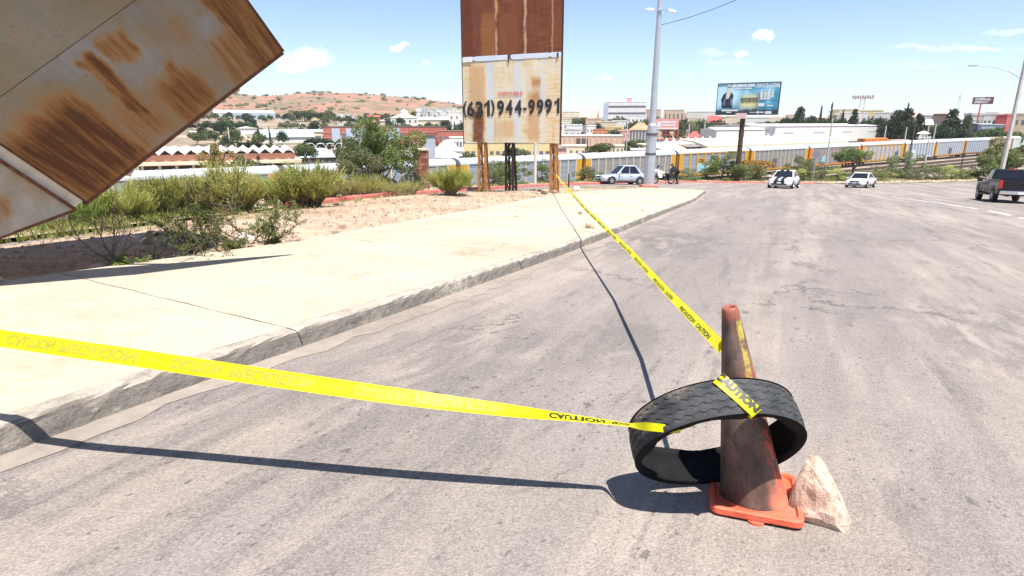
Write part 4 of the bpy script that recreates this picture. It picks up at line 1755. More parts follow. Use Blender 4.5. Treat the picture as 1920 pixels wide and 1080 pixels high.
glyphs = [('(', 869, 876, 190, 220), ('6', 876, 890, 190, 219), ('3', 892, 906, 190, 219), ('1', 908, 919, 188, 218), (')', 920, 928, 187, 218),
          ('9', 932, 946, 188, 217), ('4', 948, 962, 187, 216), ('4', 965, 979, 187, 216), ('-', 981, 988, 202, 207), ('9', 990, 1004, 186, 215), ('9', 1006, 1020, 186, 215), ('9', 1021, 1036, 185, 214), ('1', 1039, 1050, 184, 213)]
for ch, xa, xb, ya, yb in glyphs:
    a_, c_ = zc(xa + .3, yb), zc(xb - .3, ya)
    pts, fs = fit_text(ch, a_[0], c_[0], a_[1], c_[1], .035 if ch != '-' else 0)
    if ch == '1':
        one = [(.52, 0), (1, 0), (1, 1), (.66, 1), (.42, .86), (0, .76), (0, .60), (.52, .70)]
        pts, fs = [(a_[0] + x * (c_[0] - a_[0]), a_[1] + z * (c_[1] - a_[1])) for x, z in one], [(0, 1, 2, 3, 4, 7), (4, 5, 6, 7)]
    b = MB()
    b.add([(x, -.026, z) for x, z in pts], fs)
    b.build('digit', M_BLACKP, sign, loc=(0, 0, zB), fix=False)
a_, c_ = zc(934, 179), zc(980, 171.5)
pts, fs = fit_text('DISPONIBLE', a_[0], c_[0], a_[1], c_[1], .03)
b = MB()
b.add([(x, -.026, z) for x, z in pts], fs)
b.build('lettering', M_REDP, sign, loc=(0, 0, zB), fix=False)
# lattice legs
for (px0, px1, mt, k) in ((896, 908, M_SRUST, 0), (947, 960, M_SFRAME, 1), (1031, 1041, M_SRUST, 2)):
    x0, x1 = zc(px0, 300)[0], zc(px1, 300)[0]
    b = MB()
    zt = zB + .3
    for x, y in ((x0, .10), (x1, .10)):
        b.bar((x, y, -.25), (x, y, zt), .10)
    b.bar((x0, .55, -.25), (x0 + .05, .28, zt), .08)
    b.bar((x1, .55, -.25), (x1 - .05, .28, zt), .08)
    nz_ = 4
    for i in range(nz_):
        za, zb = zt * i / nz_ * .95, zt * (i + 1) / nz_ * .95
        b.bar((x0, .10, za), (x1, .10, zb) if k != 2 else (x1, .10, zb), .04)
        b.bar((x1, .10, zb), (x0, .10, zb), .035)
        b.bar((x0, .5 - .06 * i, za), (x0, .12, zb), .035)
        b.bar((x1, .5 - .06 * i, za), (x1, .12, zb), .035)
    b.build('lattice_leg', mt if k != 1 else mat('black_steel', (.03, .024, .022), .7, .2, var=.3), sign)
for x in (.6, SWD * .5, SWD - .6):
    b = MB()
    b.box((x, .10, zB + 4.8), (.09, .12, 9.4))
    b.build('back_post', M_SFRAME, sign)

# ---------------------------------------------------------------- steel pole with cameras
pp = march(1216, 353)
pz = on_verge(pp.x, pp.y)
ppx = (pp.x, pp.y, max(pz, pp.z))
dP = depth_of(ppx)
kpx = dP / FPX
M_GALV = mat('galvanised_steel', (.50, .53, .56), .42, .55, var=.10, scale=2.5, dirt=(.30, .29, .28), dscale=1.4, damt=.3)
pole = thing('steel_pole', 'tall grey tapered steel pole with two arm cameras on a red plinth', 'pole', ppx)
hcol = (353 - 246) * kpx * 1.02
b = MB()
b.lathe([(10.0 * kpx, .25), (9.8 * kpx, hcol * .5), (9.2 * kpx, hcol - .2), (9.0 * kpx, hcol)], 12)
b.build('lower_shaft', M_GALV, pole, smooth=False)
b = MB()
b.lathe([(8.8 * kpx, hcol - .15), (8.6 * kpx, hcol + .18), (6.6 * kpx, hcol + .30)], 12)
b.build('collar', M_GALV, pole)
b = MB()
b.lathe([(6.5 * kpx, hcol + .2), (4.0 * kpx, hcol + 9.0), (3.6 * kpx, hcol + 13), (0, hcol + 13.02)], 12)
b.build('upper_shaft', M_GALV, pole)
for h in (hcol * .56, hcol * .88):
    b = MB()
    b.lathe([(9.85 * kpx, h), (10.3 * kpx, h + .02), (10.3 * kpx, h + .14), (9.7 * kpx, h + .16)], 16)
    b.build('strap', mat('dark_strap', (.10, .10, .11), .6, .3), pole)
b = MB()
b.box((0, 0, .02), (30 * kpx, 30 * kpx, .5))
b.build('plinth', mat('red_plinth_paint', (.50, .17, .14), .75, var=.2, dirt=(.42, .33, .28)), pole, bevel=.03)
for sgn, L in ((-1, .85), (1, .95)):
    zc_ = (kp(1230, 35, dP).z - ppx[2])
    b = MB()
    b.bar((0, -.2, zc_), (sgn * L * .7, -.25, zc_ - (.05 if sgn > 0 else 0)), .07)
    b.build('camera_arm', M_GALV, pole)
    b = MB()
    b.box((sgn * L * .78, -.28, zc_ - (.08 if sgn > 0 else .0)), (.5, .17, .16), (0, (.2 if sgn > 0 else .03), 0))
    b.lathe([(.06, -.06), (.06, .02), (0, .03)], 10, 'x', c=(sgn * (L * .78 + .26), -.28, zc_ - (.13 if sgn > 0 else .01)))
    b.build('camera_housing', mat('white_enamel', (.72, .72, .70), .4, var=.04), pole, bevel=.02)
wa = kp(1233, 48, dP)
wire = []
we_ = kp(1480, -48, dP * .80)
for i in range(25):
    k = i / 24
    p = wa.lerp(we_, k)
    p.z -= .9 * 4 * k * (1 - k) * .35
    wire.append(p - wa)
b = MB()
b.tube(wire, .018, 5)
o = b.build('overhead_cable', mat('black_cable', (.03, .03, .032), .6, var=0), None, loc=wa)
tag(o, 'thin black overhead cable rising from the steel camera pole', 'cable')

# ---------------------------------------------------------------- brick pillar
bp = verge_march(795, 357)
bp = Vector((bp.x - .25, bp.y + 1.0, T(bp.x - .25, bp.y + 1)))
kb = depth_of(bp) / FPX
pillar = thing('brick_pillar', 'dark red brick gate pillar between the shrubs beyond the dirt', 'pillar', bp, facing(bp) + .5)
M_BRICK = [mat('brick_red_%d' % i, c_, .85, var=.2, scale=8, bump=.4) for i, c_ in enumerate([(.22, .085, .055), (.16, .058, .042), (.28, .125, .085)])]
ph_ = (357 - 294) * kb + .35
pw = 22 * kb
nc = 11
ch_ = (ph_ - .12) / nc
b = MB()
b.box((0, 0, ph_ / 2 - .06), (pw - .06, pw - .06, ph_ - .1))
b.build('mortar_core', mat('grey_mortar', (.20, .165, .14), .9), pillar)
bmesh_cache = {}
rb = random.Random(6)


def brick_mesh(w, d, h, i):
    k = (round(w, 3), round(d, 3), i)
    if k not in bmesh_cache:
        q = MB()
        q.box((0, 0, 0), (w, d, h))
        bmesh_cache[k] = q.mesh('brick', M_BRICK[i], bevel=.008)
    return bmesh_cache[k]


for c_ in range(nc):
    z = -.05 + ch_ * (c_ + .5)
    odd = c_ % 2
    for side in range(4):
        spans = ((-.5, 0), (0, .5)) if odd else ((-.5, -.22), (-.22, .22), (.22, .5))
        for s0_, s1_ in spans:
            w = (s1_ - s0_) * pw - .018
            x = (s0_ + s1_) / 2 * pw
            y = -pw / 2 + .06
            a = side * math.pi / 2
            me = brick_mesh(w, .12, ch_ - .016, rb.randrange(3))
            inst('brick', me, pillar, (x * math.cos(a) - y * math.sin(a), x * math.sin(a) + y * math.cos(a), z), (0, 0, a))
b = MB()
b.box((0, 0, ph_ - .07), (pw + .1, pw + .1, .09))
b.build('cap', mat('stone_cap', (.50, .40, .30), .85), pillar, bevel=.015)

# ---------------------------------------------------------------- vehicles
M_GLASS = mat('dark_window_glass', (.012, .014, .017), .08, 0, var=0, spec=.6)
M_RUB = mat('black_rubber', (.018, .018, .019), .75, var=.2)
M_RIM = mat('alloy_rim', (.55, .56, .58), .3, .7, var=.05)
M_BLACKPL = mat('black_plastic', (.02, .02, .022), .5, var=.1)
M_LAMP = mat('headlamp_glass', (.62, .64, .66), .12, 0, var=0, spec=.7)
M_TAIL = mat('red_lamp_glass', (.42, .012, .012), .2, 0, var=0, spec=.6)
M_PLATE = mat('number_plate_white', (.66, .66, .62), .5, var=.05)
M_CHROME = mat('chrome', (.62, .62, .62), .15, .9, var=0)


def paint(key, col, metal=.0):
    if key in MATS:
        return MATS[key]
    m = mat(key, col, .32, metal, var=.05, scale=2, dirt=tuple(.75 * q + .02 for q in col), dscale=2.2, damt=.22, spec=.5 if col[0] > .1 else .15)
    bs = m.node_tree.nodes['Principled BSDF']
    bs.inputs['Coat Weight'].default_value = .7 if col[0] > .1 else .2
    bs.inputs['Coat Roughness'].default_value = .08
    return m


def settle(o):
    "stand an object on the sloping road"
    hd = o.rotation_euler.z
    x, y = o.location.x, o.location.y
    e = .8
    n_ = Vector((-(T(x + e, y) - T(x - e, y)) / (2 * e), -(T(x, y + e) - T(x, y - e)) / (2 * e), 1)).normalized()
    f = Vector((math.cos(hd), math.sin(hd), 0))
    f = (f - n_ * f.dot(n_)).normalized()
    o.rotation_euler = Matrix((f, n_.cross(f), n_)).transposed().to_euler()
    o.location.z = lz(x, y) + .005


def wheel(parent, x, y, r, w, side):
    b = MB()
    b.lathe([(r * .62, -w / 2), (r * .9, -w / 2), (r, -w / 2 + .03), (r, w / 2 - .03), (r * .9, w / 2), (r * .62, w / 2)], 24, 'y')
    t = b.build('tyre', M_RUB, parent, loc=(x, y, r), smooth=False)
    t.name = 'wheel'
    b = MB()
    o = side * (w / 2 - .02)
    b.lathe([(r * .64, o - side * .02), (r * .66, o + side * .012), (r * .58, o + side * .012), (r * .54, o - side * .03)], 24, 'y')
    for k in range(6):
        a = 2 * math.pi * k / 6
        b.bar((0, o, 0), (r * .58 * math.cos(a), o, r * .58 * math.sin(a)), .05, .025, up=(0, 1, 0))
    b.lathe([(0, o + side * .02), (r * .16, o + side * .018), (r * .18, o - side * .01)], 12, 'y')
    b.build('rim', M_RIM, t)
    b = MB()
    b.lathe([(0, side * .02), (r * .6, side * .02)], 18, 'y')
    b.build('brake_disc', M_BLACKPL, t)


def loft(b, secs, close=True):
    n = len(secs[0])
    vs = [p for s_ in secs for p in s_]
    fs = [(i * n + j, i * n + (j + 1) % n, (i + 1) * n + (j + 1) % n, (i + 1) * n + j) for i in range(len(secs) - 1) for j in range(n)]
    fs += [tuple(range(n - 1, -1, -1)), tuple(range((len(secs) - 1) * n, len(secs) * n))]
    b.add(vs, fs)


def quadlerp(q, u, v):
    a, b_, c, d = [Vector(p) for p in q]
    return (a.lerp(b_, u)).lerp(d.lerp(c, u), v)


def pane(parent, name, q, u0, u1, v0, v1, m, off=.012, th_=.012):
    "a sheet lying on a quad"
    n_ = (Vector(q[1]) - Vector(q[0])).cross(Vector(q[3]) - Vector(q[0])).normalized()
    P4 = [quadlerp(q, u, v) for u, v in ((u0, v0), (u1, v0), (u1, v1), (u0, v1))]
    b = MB()
    A_ = [p + n_ * off for p in P4]
    B_ = [p + n_ * (off - th_) for p in P4]
    b.add(A_ + B_, [(0, 1, 2, 3), (7, 6, 5, 4), (0, 4, 5, 1), (1, 5, 6, 2), (2, 6, 7, 3), (3, 7, 4, 0)])
    return b.build(name, m, parent)


def sedan(name, label, p, heading, col, L=4.4, Wd=1.75, H=1.48, nose=.0, sporty=0, group=None):
    root = thing(name, label, 'car', p, heading, group)
    settle(root)
    hw = Wd / 2
    xf, xr = L / 2, -L / 2
    wb0, wb1 = L * .30, -L * .305
    r = .315
    bel = .86 if not sporty else .90
    # (x, half width, underside, top, shoulder)
    st = [(xr, hw * .80, .34, bel - .06), (xr + .10, hw * .92, .26, bel + .02), (xr + .5, hw * .98, .22, bel + .04), (-.6, hw, .18, bel), (.4, hw, .18, bel - .02),
          (wb0 - .25, hw, .18, bel - .06), (xf - .55, hw * .97, .19, bel - .13), (xf - .18, hw * .90, .22, bel - .20), (xf - .04, hw * .80, .26, .58), (xf, hw * .70, .32, .52)]
    secs = []
    for x, w, zb, zt in st:
        half = [(0, zb), (w * .86, zb), (w * .98, zb + (zt - zb) * .25), (w, zb + (zt - zb) * .55), (w * .96, zt - .07), (w * .86, zt), (w * .4, zt + .025), (0, zt + .03)]
        ring = [(x, y, z) for y, z in half] + [(x, -y, z) for y, z in half[-2:0:-1]]
        secs.append(ring)
    b = MB()
    loft(b, secs)
    body = b.build('body', col, root, smooth=True)
    # cabin
    cb_f, cb_r = L * .19, -L * .40
    rf_f, rf_r = L * .015, -L * .235
    wb, wr = hw * .90, hw * .68
    zb, zr = bel - .015, H
    A = [(cb_f, wb, zb), (cb_f, -wb, zb), (cb_r, -wb, zb), (cb_r, wb, zb)]
    B_ = [(rf_f, wr, zr - .03), (rf_f, -wr, zr - .03), (rf_r, -wr, zr - .02), (rf_r, wr, zr - .02)]
    b = MB()
    mid = [((rf_f + rf_r) / 2, wr * .97, zr + .012), ((rf_f + rf_r) / 2, -wr * .97, zr + .012)]
    b.add(A + B_ + mid, [(0, 1, 5, 4), (2, 3, 7, 6), (1, 2, 6, 9, 5), (3, 0, 4, 8, 7), (4, 5, 9, 8), (8, 9, 6, 7)])
    b.build('cabin', col, root, bevel=.05)
    wsq = (A[1], A[0], B_[0], B_[1])
    pane(root, 'windscreen', (A[0], A[1], B_[1], B_[0])[::-1] if False else (A[1], A[0], B_[0], B_[1])[::1], .05, .95, .06, .93, M_GLASS)
    pane(root, 'rear_window', (A[3], A[2], B_[2], B_[3]), .07, .93, .12, .9, M_GLASS)
    for s_, q in ((1, (A[0], A[3], B_[3], B_[0])), (-1, (A[2], A[1], B_[1], B_[2]))):
        if s_ > 0:
            pane(root, 'side_window', q, .07, .44, .10, .90, M_GLASS)
            pane(root, 'side_window', q, .47, .86, .10, .90, M_GLASS)
        else:
            pane(root, 'side_window', q, .14, .53, .10, .90, M_GLASS)
            pane(root, 'side_window', q, .56, .93, .10, .90, M_GLASS)
        # door gaps, handles, sill, mirror
        for x in (.38, -.55, -1.35):
            b = MB()
            b.box((x, s_ * (hw + .001), .55), (.014, .012, .5))
            b.build('door_gap', M_BLACKPL, root)
        for x in (-.42, -1.22):
            b = MB()
            b.box((x, s_ * (hw + .012), .74), (.16, .03, .03))
            b.build('door_handle', col, root, bevel=.008)
        b = MB()
        b.box((0, s_ * (hw - .03), .22), (L * .36, .08, .09))
        b.build('sill', M_BLACKPL, root)
        b = MB()
        b.box((cb_f - .22, s_ * (hw + .10), bel + .06), (.12, .20, .13))
        b.build('mirror', col, root, bevel=.03)
        for x in (wb0, wb1):
            b = MB()
            b.lathe([(0, s_ * (hw + .006)), (r * 1.16, s_ * (hw + .006)), (r * 1.16, s_ * (hw - .12))], 22, 'y', c=(0, 0, 0))
            b.build('wheel_arch', M_BLACKPL, root, loc=(x, 0, r + .015))
            wheel(root, x, s_ * (hw - .075), r, .21, s_)
        b = MB()
        b.box((xf - .17, s_ * hw * .66, .63), (.22, .34, .13), (0, .35, s_ * -.35))
        b.build('headlight', M_LAMP, root, bevel=.03)
        b = MB()
        b.box((xr + .06, s_ * hw * .70, .78), (.14, .34, .15), (0, 0, s_ * .25))
        b.build('tail_light', M_TAIL, root, bevel=.03)
        b = MB()
        b.lathe([(0, 0), (.05, 0), (.055, -.03)], 10, 'x', c=(xf - .005, s_ * hw * .62, .40))
        b.build('fog_lamp', M_LAMP, root)
    b = MB()
    b.box((xf - .005, 0, .60), (.07, Wd * .46, .12))
    b.build('grille', M_BLACKPL, root, bevel=.02)
    b = MB()
    b.box((xf + .0, 0, .36), (.06, Wd * .60, .13))
    b.build('air_intake', M_BLACKPL, root, bevel=.02)
    b = MB()
    b.box((xf + .03, 0, .47), (.02, .32, .12))
    b.build('number_plate', M_PLATE, root)
    b = MB()
    b.box((0, 0, .20), (L * .9, Wd * .86, .1))
    b.build('underbody', M_BLACKPL, root)
    return root


def hdg(p, px_dir, ang):
    "heading from a base direction ('to' the camera, 'away') turned anticlockwise by ang degrees"
    v = Vector((-p[0], -p[1])).normalized() if px_dir == 'to' else Vector((p[0], p[1])).normalized()
    return math.atan2(v.y, v.x) + math.radians(ang)


SILVER = paint('silver_paint', (.50, .535, .57), .45)
WHITEP = paint('white_car_paint', (.78, .78, .77))
p = march(1167, 346)
p.y += .6
p.z = T(p.x, p.y)
sil = sedan('silver_sedan', 'silver four door sedan parked behind the steel pole on the side street', p, math.radians(196), SILVER, 4.25, 1.70, 1.60)
p = march(1481, 353.5)
p.y += 1.2
ch = sedan('striped_car', 'white sedan with two black stripes over its bonnet driving towards the tape', p, hdg(p, 'to', -9), WHITEP, 4.9, 1.92, 1.50, sporty=1)
M_STRIPE = mat('black_stripe_vinyl', (.018, .018, .02), .4, var=0)
for s_ in (-1, 1):
    b = MB()
    secs = []
    for x, z in ((.62, .935), (1.35, .905), (1.9, .845), (2.24, .755), (2.415, .63), (2.455, .52), (2.46, .36)):
        secs.append([(x + .012, s_ * .24 - .135, z + .008), (x + .012, s_ * .24 + .135, z + .008)])
    b.add([p_ for s__ in secs for p_ in s__], [(i * 2, i * 2 + 1, i * 2 + 3, i * 2 + 2) for i in range(len(secs) - 1)])
    o = b.build('bonnet_stripe', M_STRIPE, ch)
    md = o.modifiers.new('t', 'SOLIDIFY')
    md.thickness = .012
    b = MB()
    b.box((-.55, s_ * .22, 1.505), (1.1, .26, .012))
    b.build('roof_stripe', M_STRIPE, ch)
    b = MB()
    b.box((.10, s_ * .22, 1.46), (.10, .26, .10), (0, .7, 0))
    b.build('windscreen_strip', M_STRIPE, ch)
p = march(1626, 352.5)
p.y += 1.2
wh = sedan('white_sedan', 'plain white sedan with a wide dark air intake on the far bend', p, hdg(p, 'to', -13), WHITEP, 4.65, 1.84, 1.44)


def pickup():
    base = march(1909, 382)
    hd = hdg(base, 'away', 13)
    fwd = Vector((math.cos(hd), math.sin(hd), 0))
    c = base + fwd * 2.85
    c.z = T(c.x, c.y)
    root = thing('pickup_truck', 'dark grey pickup truck with red tail lights and chrome bumper leaving the picture', 'pickup', c, hd)
    settle(root)
    col = paint('dark_grey_paint', (.014, .014, .016), 0)
    L, hw = 5.8, .99
    r = .40
    xr = -L / 2
    # lower body
    def ring(x, w, zb, zt, round_=.06):
        half = [(0, zb), (w * .9, zb), (w, zb + .12), (w * 1.0, zt - .25), (w * .985, zt - round_), (w * .94, zt), (0, zt)]
        return [(x, y, z) for y, z in half] + [(x, -y, z) for y, z in half[-2:0:-1]]
    b = MB()
    loft(b, [ring(.9, hw, .45, 1.12), ring(2.1, hw, .45, 1.12), ring(2.65, hw * .96, .5, 1.05, .1), ring(2.86, hw * .86, .55, .96, .1), ring(2.9, hw * .8, .6, .9)])
    b.build('bonnet', col, root, smooth=False, bevel=.03)
    b = MB()
    loft(b, [ring(-.55, hw, .42, 1.16), ring(.9, hw, .42, 1.14)])
    b.build('cab_lower', col, root, bevel=.02)
    # bed: two sides, floor, front wall
    b = MB()
    for s_ in (-1, 1):
        b.box((-1.72, s_ * (hw - .05), .88), (2.33, .10, .78))
    b.box((-1.72, 0, .62), (2.33, 1.8, .06))
    b.box((-.62, 0, .9), (.06, 1.8, .6))
    b.build('cargo_bed', col, root, bevel=.02)
    b = MB()
    b.box((xr + .02, 0, .96), (.08, 1.62, .58))
    tg = b.build('tailgate', col, root, bevel=.02)
    b = MB()
    b.box((xr - .03, 0, 1.10), (.03, .26, .07))
    b.build('tailgate_handle', M_BLACKPL, tg)
    # cab
    A = [(1.15, .90, 1.13), (1.15, -.90, 1.13), (-.58, -.90, 1.15), (-.58, .90, 1.15)]
    B_ = [(.45, .72, 1.83), (.45, -.72, 1.83), (-.46, -.74, 1.84), (-.46, .74, 1.84)]
    b = MB()
    b.add(A + B_, [(0, 1, 5, 4), (2, 3, 7, 6), (1, 2, 6, 5), (3, 0, 4, 7), (4, 5, 6, 7)])
    b.build('cab_roof', col, root, bevel=.05)
    pane(root, 'windscreen', (A[1], A[0], B_[0], B_[1]), .05, .95, .06, .92, M_GLASS)
    pane(root, 'rear_window', (A[3], A[2], B_[2], B_[3]), .06, .94, .22, .9, M_GLASS)
    b = MB()
    b.box((-.50, 0, 1.80), (.04, .36, .05))
    b.build('brake_light', M_TAIL, root)
    for s_, q in ((1, (A[0], A[3], B_[3], B_[0])), (-1, (A[2], A[1], B_[1], B_[2]))):
        for u0, u1 in (((.16, .55), (.58, .92)) if s_ > 0 else ((.08, .42), (.45, .84))):
            pane(root, 'side_window', q, u0, u1, .12, .9, M_GLASS)
        for x in (.84, .14, -.54):
            b = MB()
            b.box((x, s_ * (hw + .002), .82), (.014, .012, .66))
            b.build('door_gap', M_BLACKPL, root)
        for x in (.30, -.42):
            b = MB()
            b.box((x, s_ * (hw + .015), .98), (.18, .03, .035))
            b.build('door_handle', M_BLACKPL, root)
        b = MB()
        b.box((.85, s_ * (hw + .17), 1.22), (.14, .26, .20))
        b.build('mirror', M_BLACKPL, root, bevel=.03)
        b = MB()
        b.box((xr + .06, s_ * (hw - .09), .99), (.16, .17, .46))
        b.build('tail_light', M_TAIL, root, bevel=.03)
        b = MB()
        b.box((xr + .07, s_ * (hw - .10), .93), (.15, .10, .07))
        b.build('reversing_lamp', M_LAMP, root)
        b = MB()
        b.box((2.78, s_ * .72, .86), (.2, .32, .18))
        b.build('headlight', M_LAMP, root, bevel=.03)
        b = MB()
        b.box((.2, s_ * (hw - .02), .40), (2.0, .12, .08))
        b.build('side_step', M_BLACKPL, root)
        for x in (1.82, -1.82):
            b = MB()
            b.lathe([(0, s_ * (hw + .012)), (r * 1.2, s_ * (hw + .012)), (r * 1.2, s_ * (hw - .15))], 22, 'y')
            b.build('wheel_arch', M_BLACKPL, root, loc=(x, 0, r + .06))
            wheel(root, x, s_ * (hw - .10), r, .26, s_)
    b = MB()
    b.box((xr - .09, 0, .56), (.20, 1.86, .20))
    b.build('rear_bumper', M_CHROME, root, bevel=.03)
    b = MB()
    b.box((xr - .20, 0, .55), (.02, .30, .14))
    b.build('number_plate', M_PLATE, root)
    b = MB()
    b.box((0, 0, .46), (5.2, 1.2, .16))
    b.tube([(xr - .02, .5, .38), (xr + .6, .5, .38)], .035, 8)
    b.build('chassis', M_BLACKPL, root)
    b = MB()
    b.box((2.90, 0, .85), (.06, 1.1, .28))
    b.build('grille', M_CHROME, root)


pickup()


# ---------------------------------------------------------------- motorcycle
def motorcycle():
    p = march(1243, 345)
    root = thing('police_motorcycle', 'white and black motorcycle parked between the steel pole and the officer', 'motorcycle', p, math.radians(190))
    settle(root)
    r = .32
    for x, w in ((.74, .11), (-.70, .15)):
        b = MB()
        b.lathe([(r * .74, -w / 2), (r * .95, -w / 2), (r, -w / 4), (r, w / 4), (r * .95, w / 2), (r * .74, w / 2)], 24, 'y', closed=True)
        t = b.build('wheel', M_RUB, root, loc=(x, 0, r))
        b = MB()
        b.lathe([(r * .70, -.03), (r * .76, -.03), (r * .76, .03), (r * .70, .03)], 24, 'y', closed=True)
        for k in range(8):
            a = math.pi * k / 4
            b.bar((0, 0, 0), (r * .72 * math.cos(a), 0, r * .72 * math.sin(a)), .022)
        b.lathe([(0, -.06), (.06, -.05), (.06, .05), (0, .06)], 12, 'y')
        b.build('rim', M_RIM, t)
    b = MB()
    for s_ in (-1, 1):
        b.tube([(.74, s_ * .11, r), (.50, s_ * .10, .98)], .028, 8)
        b.bar((-.70, s_ * .12, r), (-.12, s_ * .10, .46), .05)
    b.tube([(.44, 0, 1.0), (.25, 0, .55), (-.1, 0, .42), (-.35, 0, .70), (.40, 0, .86)], .035, 8)
    b.build('frame', M_BLACKPL, root)
    b = MB()
    b.box((.12, 0, .46), (.42, .30, .32))
    b.lathe([(.11, -.24), (.12, -.2), (.12, .2), (.11, .24)], 12, 'y', c=(.14, 0, .52))
    b.build('engine', mat('engine_black', (.04, .04, .042), .5, .4), root, bevel=.03)
    b = MB()
    loft(b, [[(x, y * w, z + zz * h) for y, zz in ((0, -1), (.8, -.6), (1, 0), (.7, .8), (0, 1), (-.7, .8), (-1, 0), (-.8, -.6))] for x, w, z, h in ((.55, .10, .86, .10), (.42, .20, .86, .19), (.15, .19, .86, .16), (-.05, .12, .82, .08))])
    b.build('fuel_tank', WHITEP, root, smooth=True)
    b = MB()
    loft(b, [[(x, y * w, z + zz * h) for y, zz in ((0, -1), (1, -1), (1, 0), (.7, 1), (0, 1), (-.7, 1), (-1, 0), (-1, -1))] for x, w, z, h in ((-.02, .11, .80, .05), (-.35, .16, .80, .06), (-.75, .14, .86, .05))])
    b.build('seat', M_BLACKPL, root, smooth=True)
    b = MB()
    loft(b, [[(x, y * w, z + zz * h) for y, zz in ((0, -1), (1, -.6), (1, .4), (.6, 1), (0, 1.1), (-.6, 1), (-1, .4), (-1, -.6))] for x, w, z, h in ((.80, .10, .95, .10), (.70, .19, .97, .19), (.52, .20, .95, .20))])
    b.build('front_fairing', WHITEP, root, smooth=True)
    for s_ in (-1, 1):
        b = MB()
        b.prism([(.62, .92), (.30, .80), (.22, .50), (.45, .46), (.66, .70)], s_ * .21, s_ * .25)
        b.build('side_fairing', WHITEP, root, bevel=.01)
        b = MB()
        b.box((-.58, s_ * .29, .66), (.46, .20, .36))
        b.build('pannier', M_BLACKPL, root, bevel=.04)
        b = MB()
        b.tube([(.46, 0, 1.04), (.44, s_ * .22, 1.10), (.34, s_ * .40, 1.08)], .016, 6)
        b.build('handlebar', M_BLACKPL, root)
        b = MB()
        b.tube([(.40, s_ * .30, 1.10), (.44, s_ * .36, 1.25)], .01, 5)
        b.box((.44, s_ * .38, 1.28), (.03, .12, .08))
        b.build('mirror', M_BLACKPL, root)
    b = MB()
    b.grid(lambda u, v: (.72 - .16 * v - .05 * (2 * u - 1) ** 2, (u - .5) * .40, 1.12 + .34 * v), 6, 4)
    o = b.build('windshield', M_GLASS, root, fix=False)
    md = o.modifiers.new('t', 'SOLIDIFY')
    md.thickness = .008
    b = MB()
    b.lathe([(0, .02), (.07, .015), (.08, -.02)], 14, 'x', c=(.83, 0, .95))
    b.build('headlight', M_LAMP, root)
    b = MB()
    b.prism([(1.02, .62), (.90, .67), (.70, .66), (.55, .58), (.70, .645), (.9, .655)], -.06, .06)
    b.build('front_mudguard', WHITEP, root)
    b = MB()
    b.box((-.86, 0, 1.08), (.40, .46, .34))
    b.build('top_box', M_BLACKPL, root, bevel=.05)
    b = MB()
    b.tube([(.2, -.16, .34), (-.3, -.18, .30), (-.85, -.20, .42)], [.03, .04, .055], 8)
    b.build('exhaust', M_CHROME, root)
    b = MB()
    b.bar((-.05, .12, .40), (-.10, .30, 0.01), .03)
    b.build('side_stand', M_BLACKPL, root)


motorcycle()
bpy.context.scene.objects['police_motorcycle'].scale = (1.08, 1.25, 1.15)


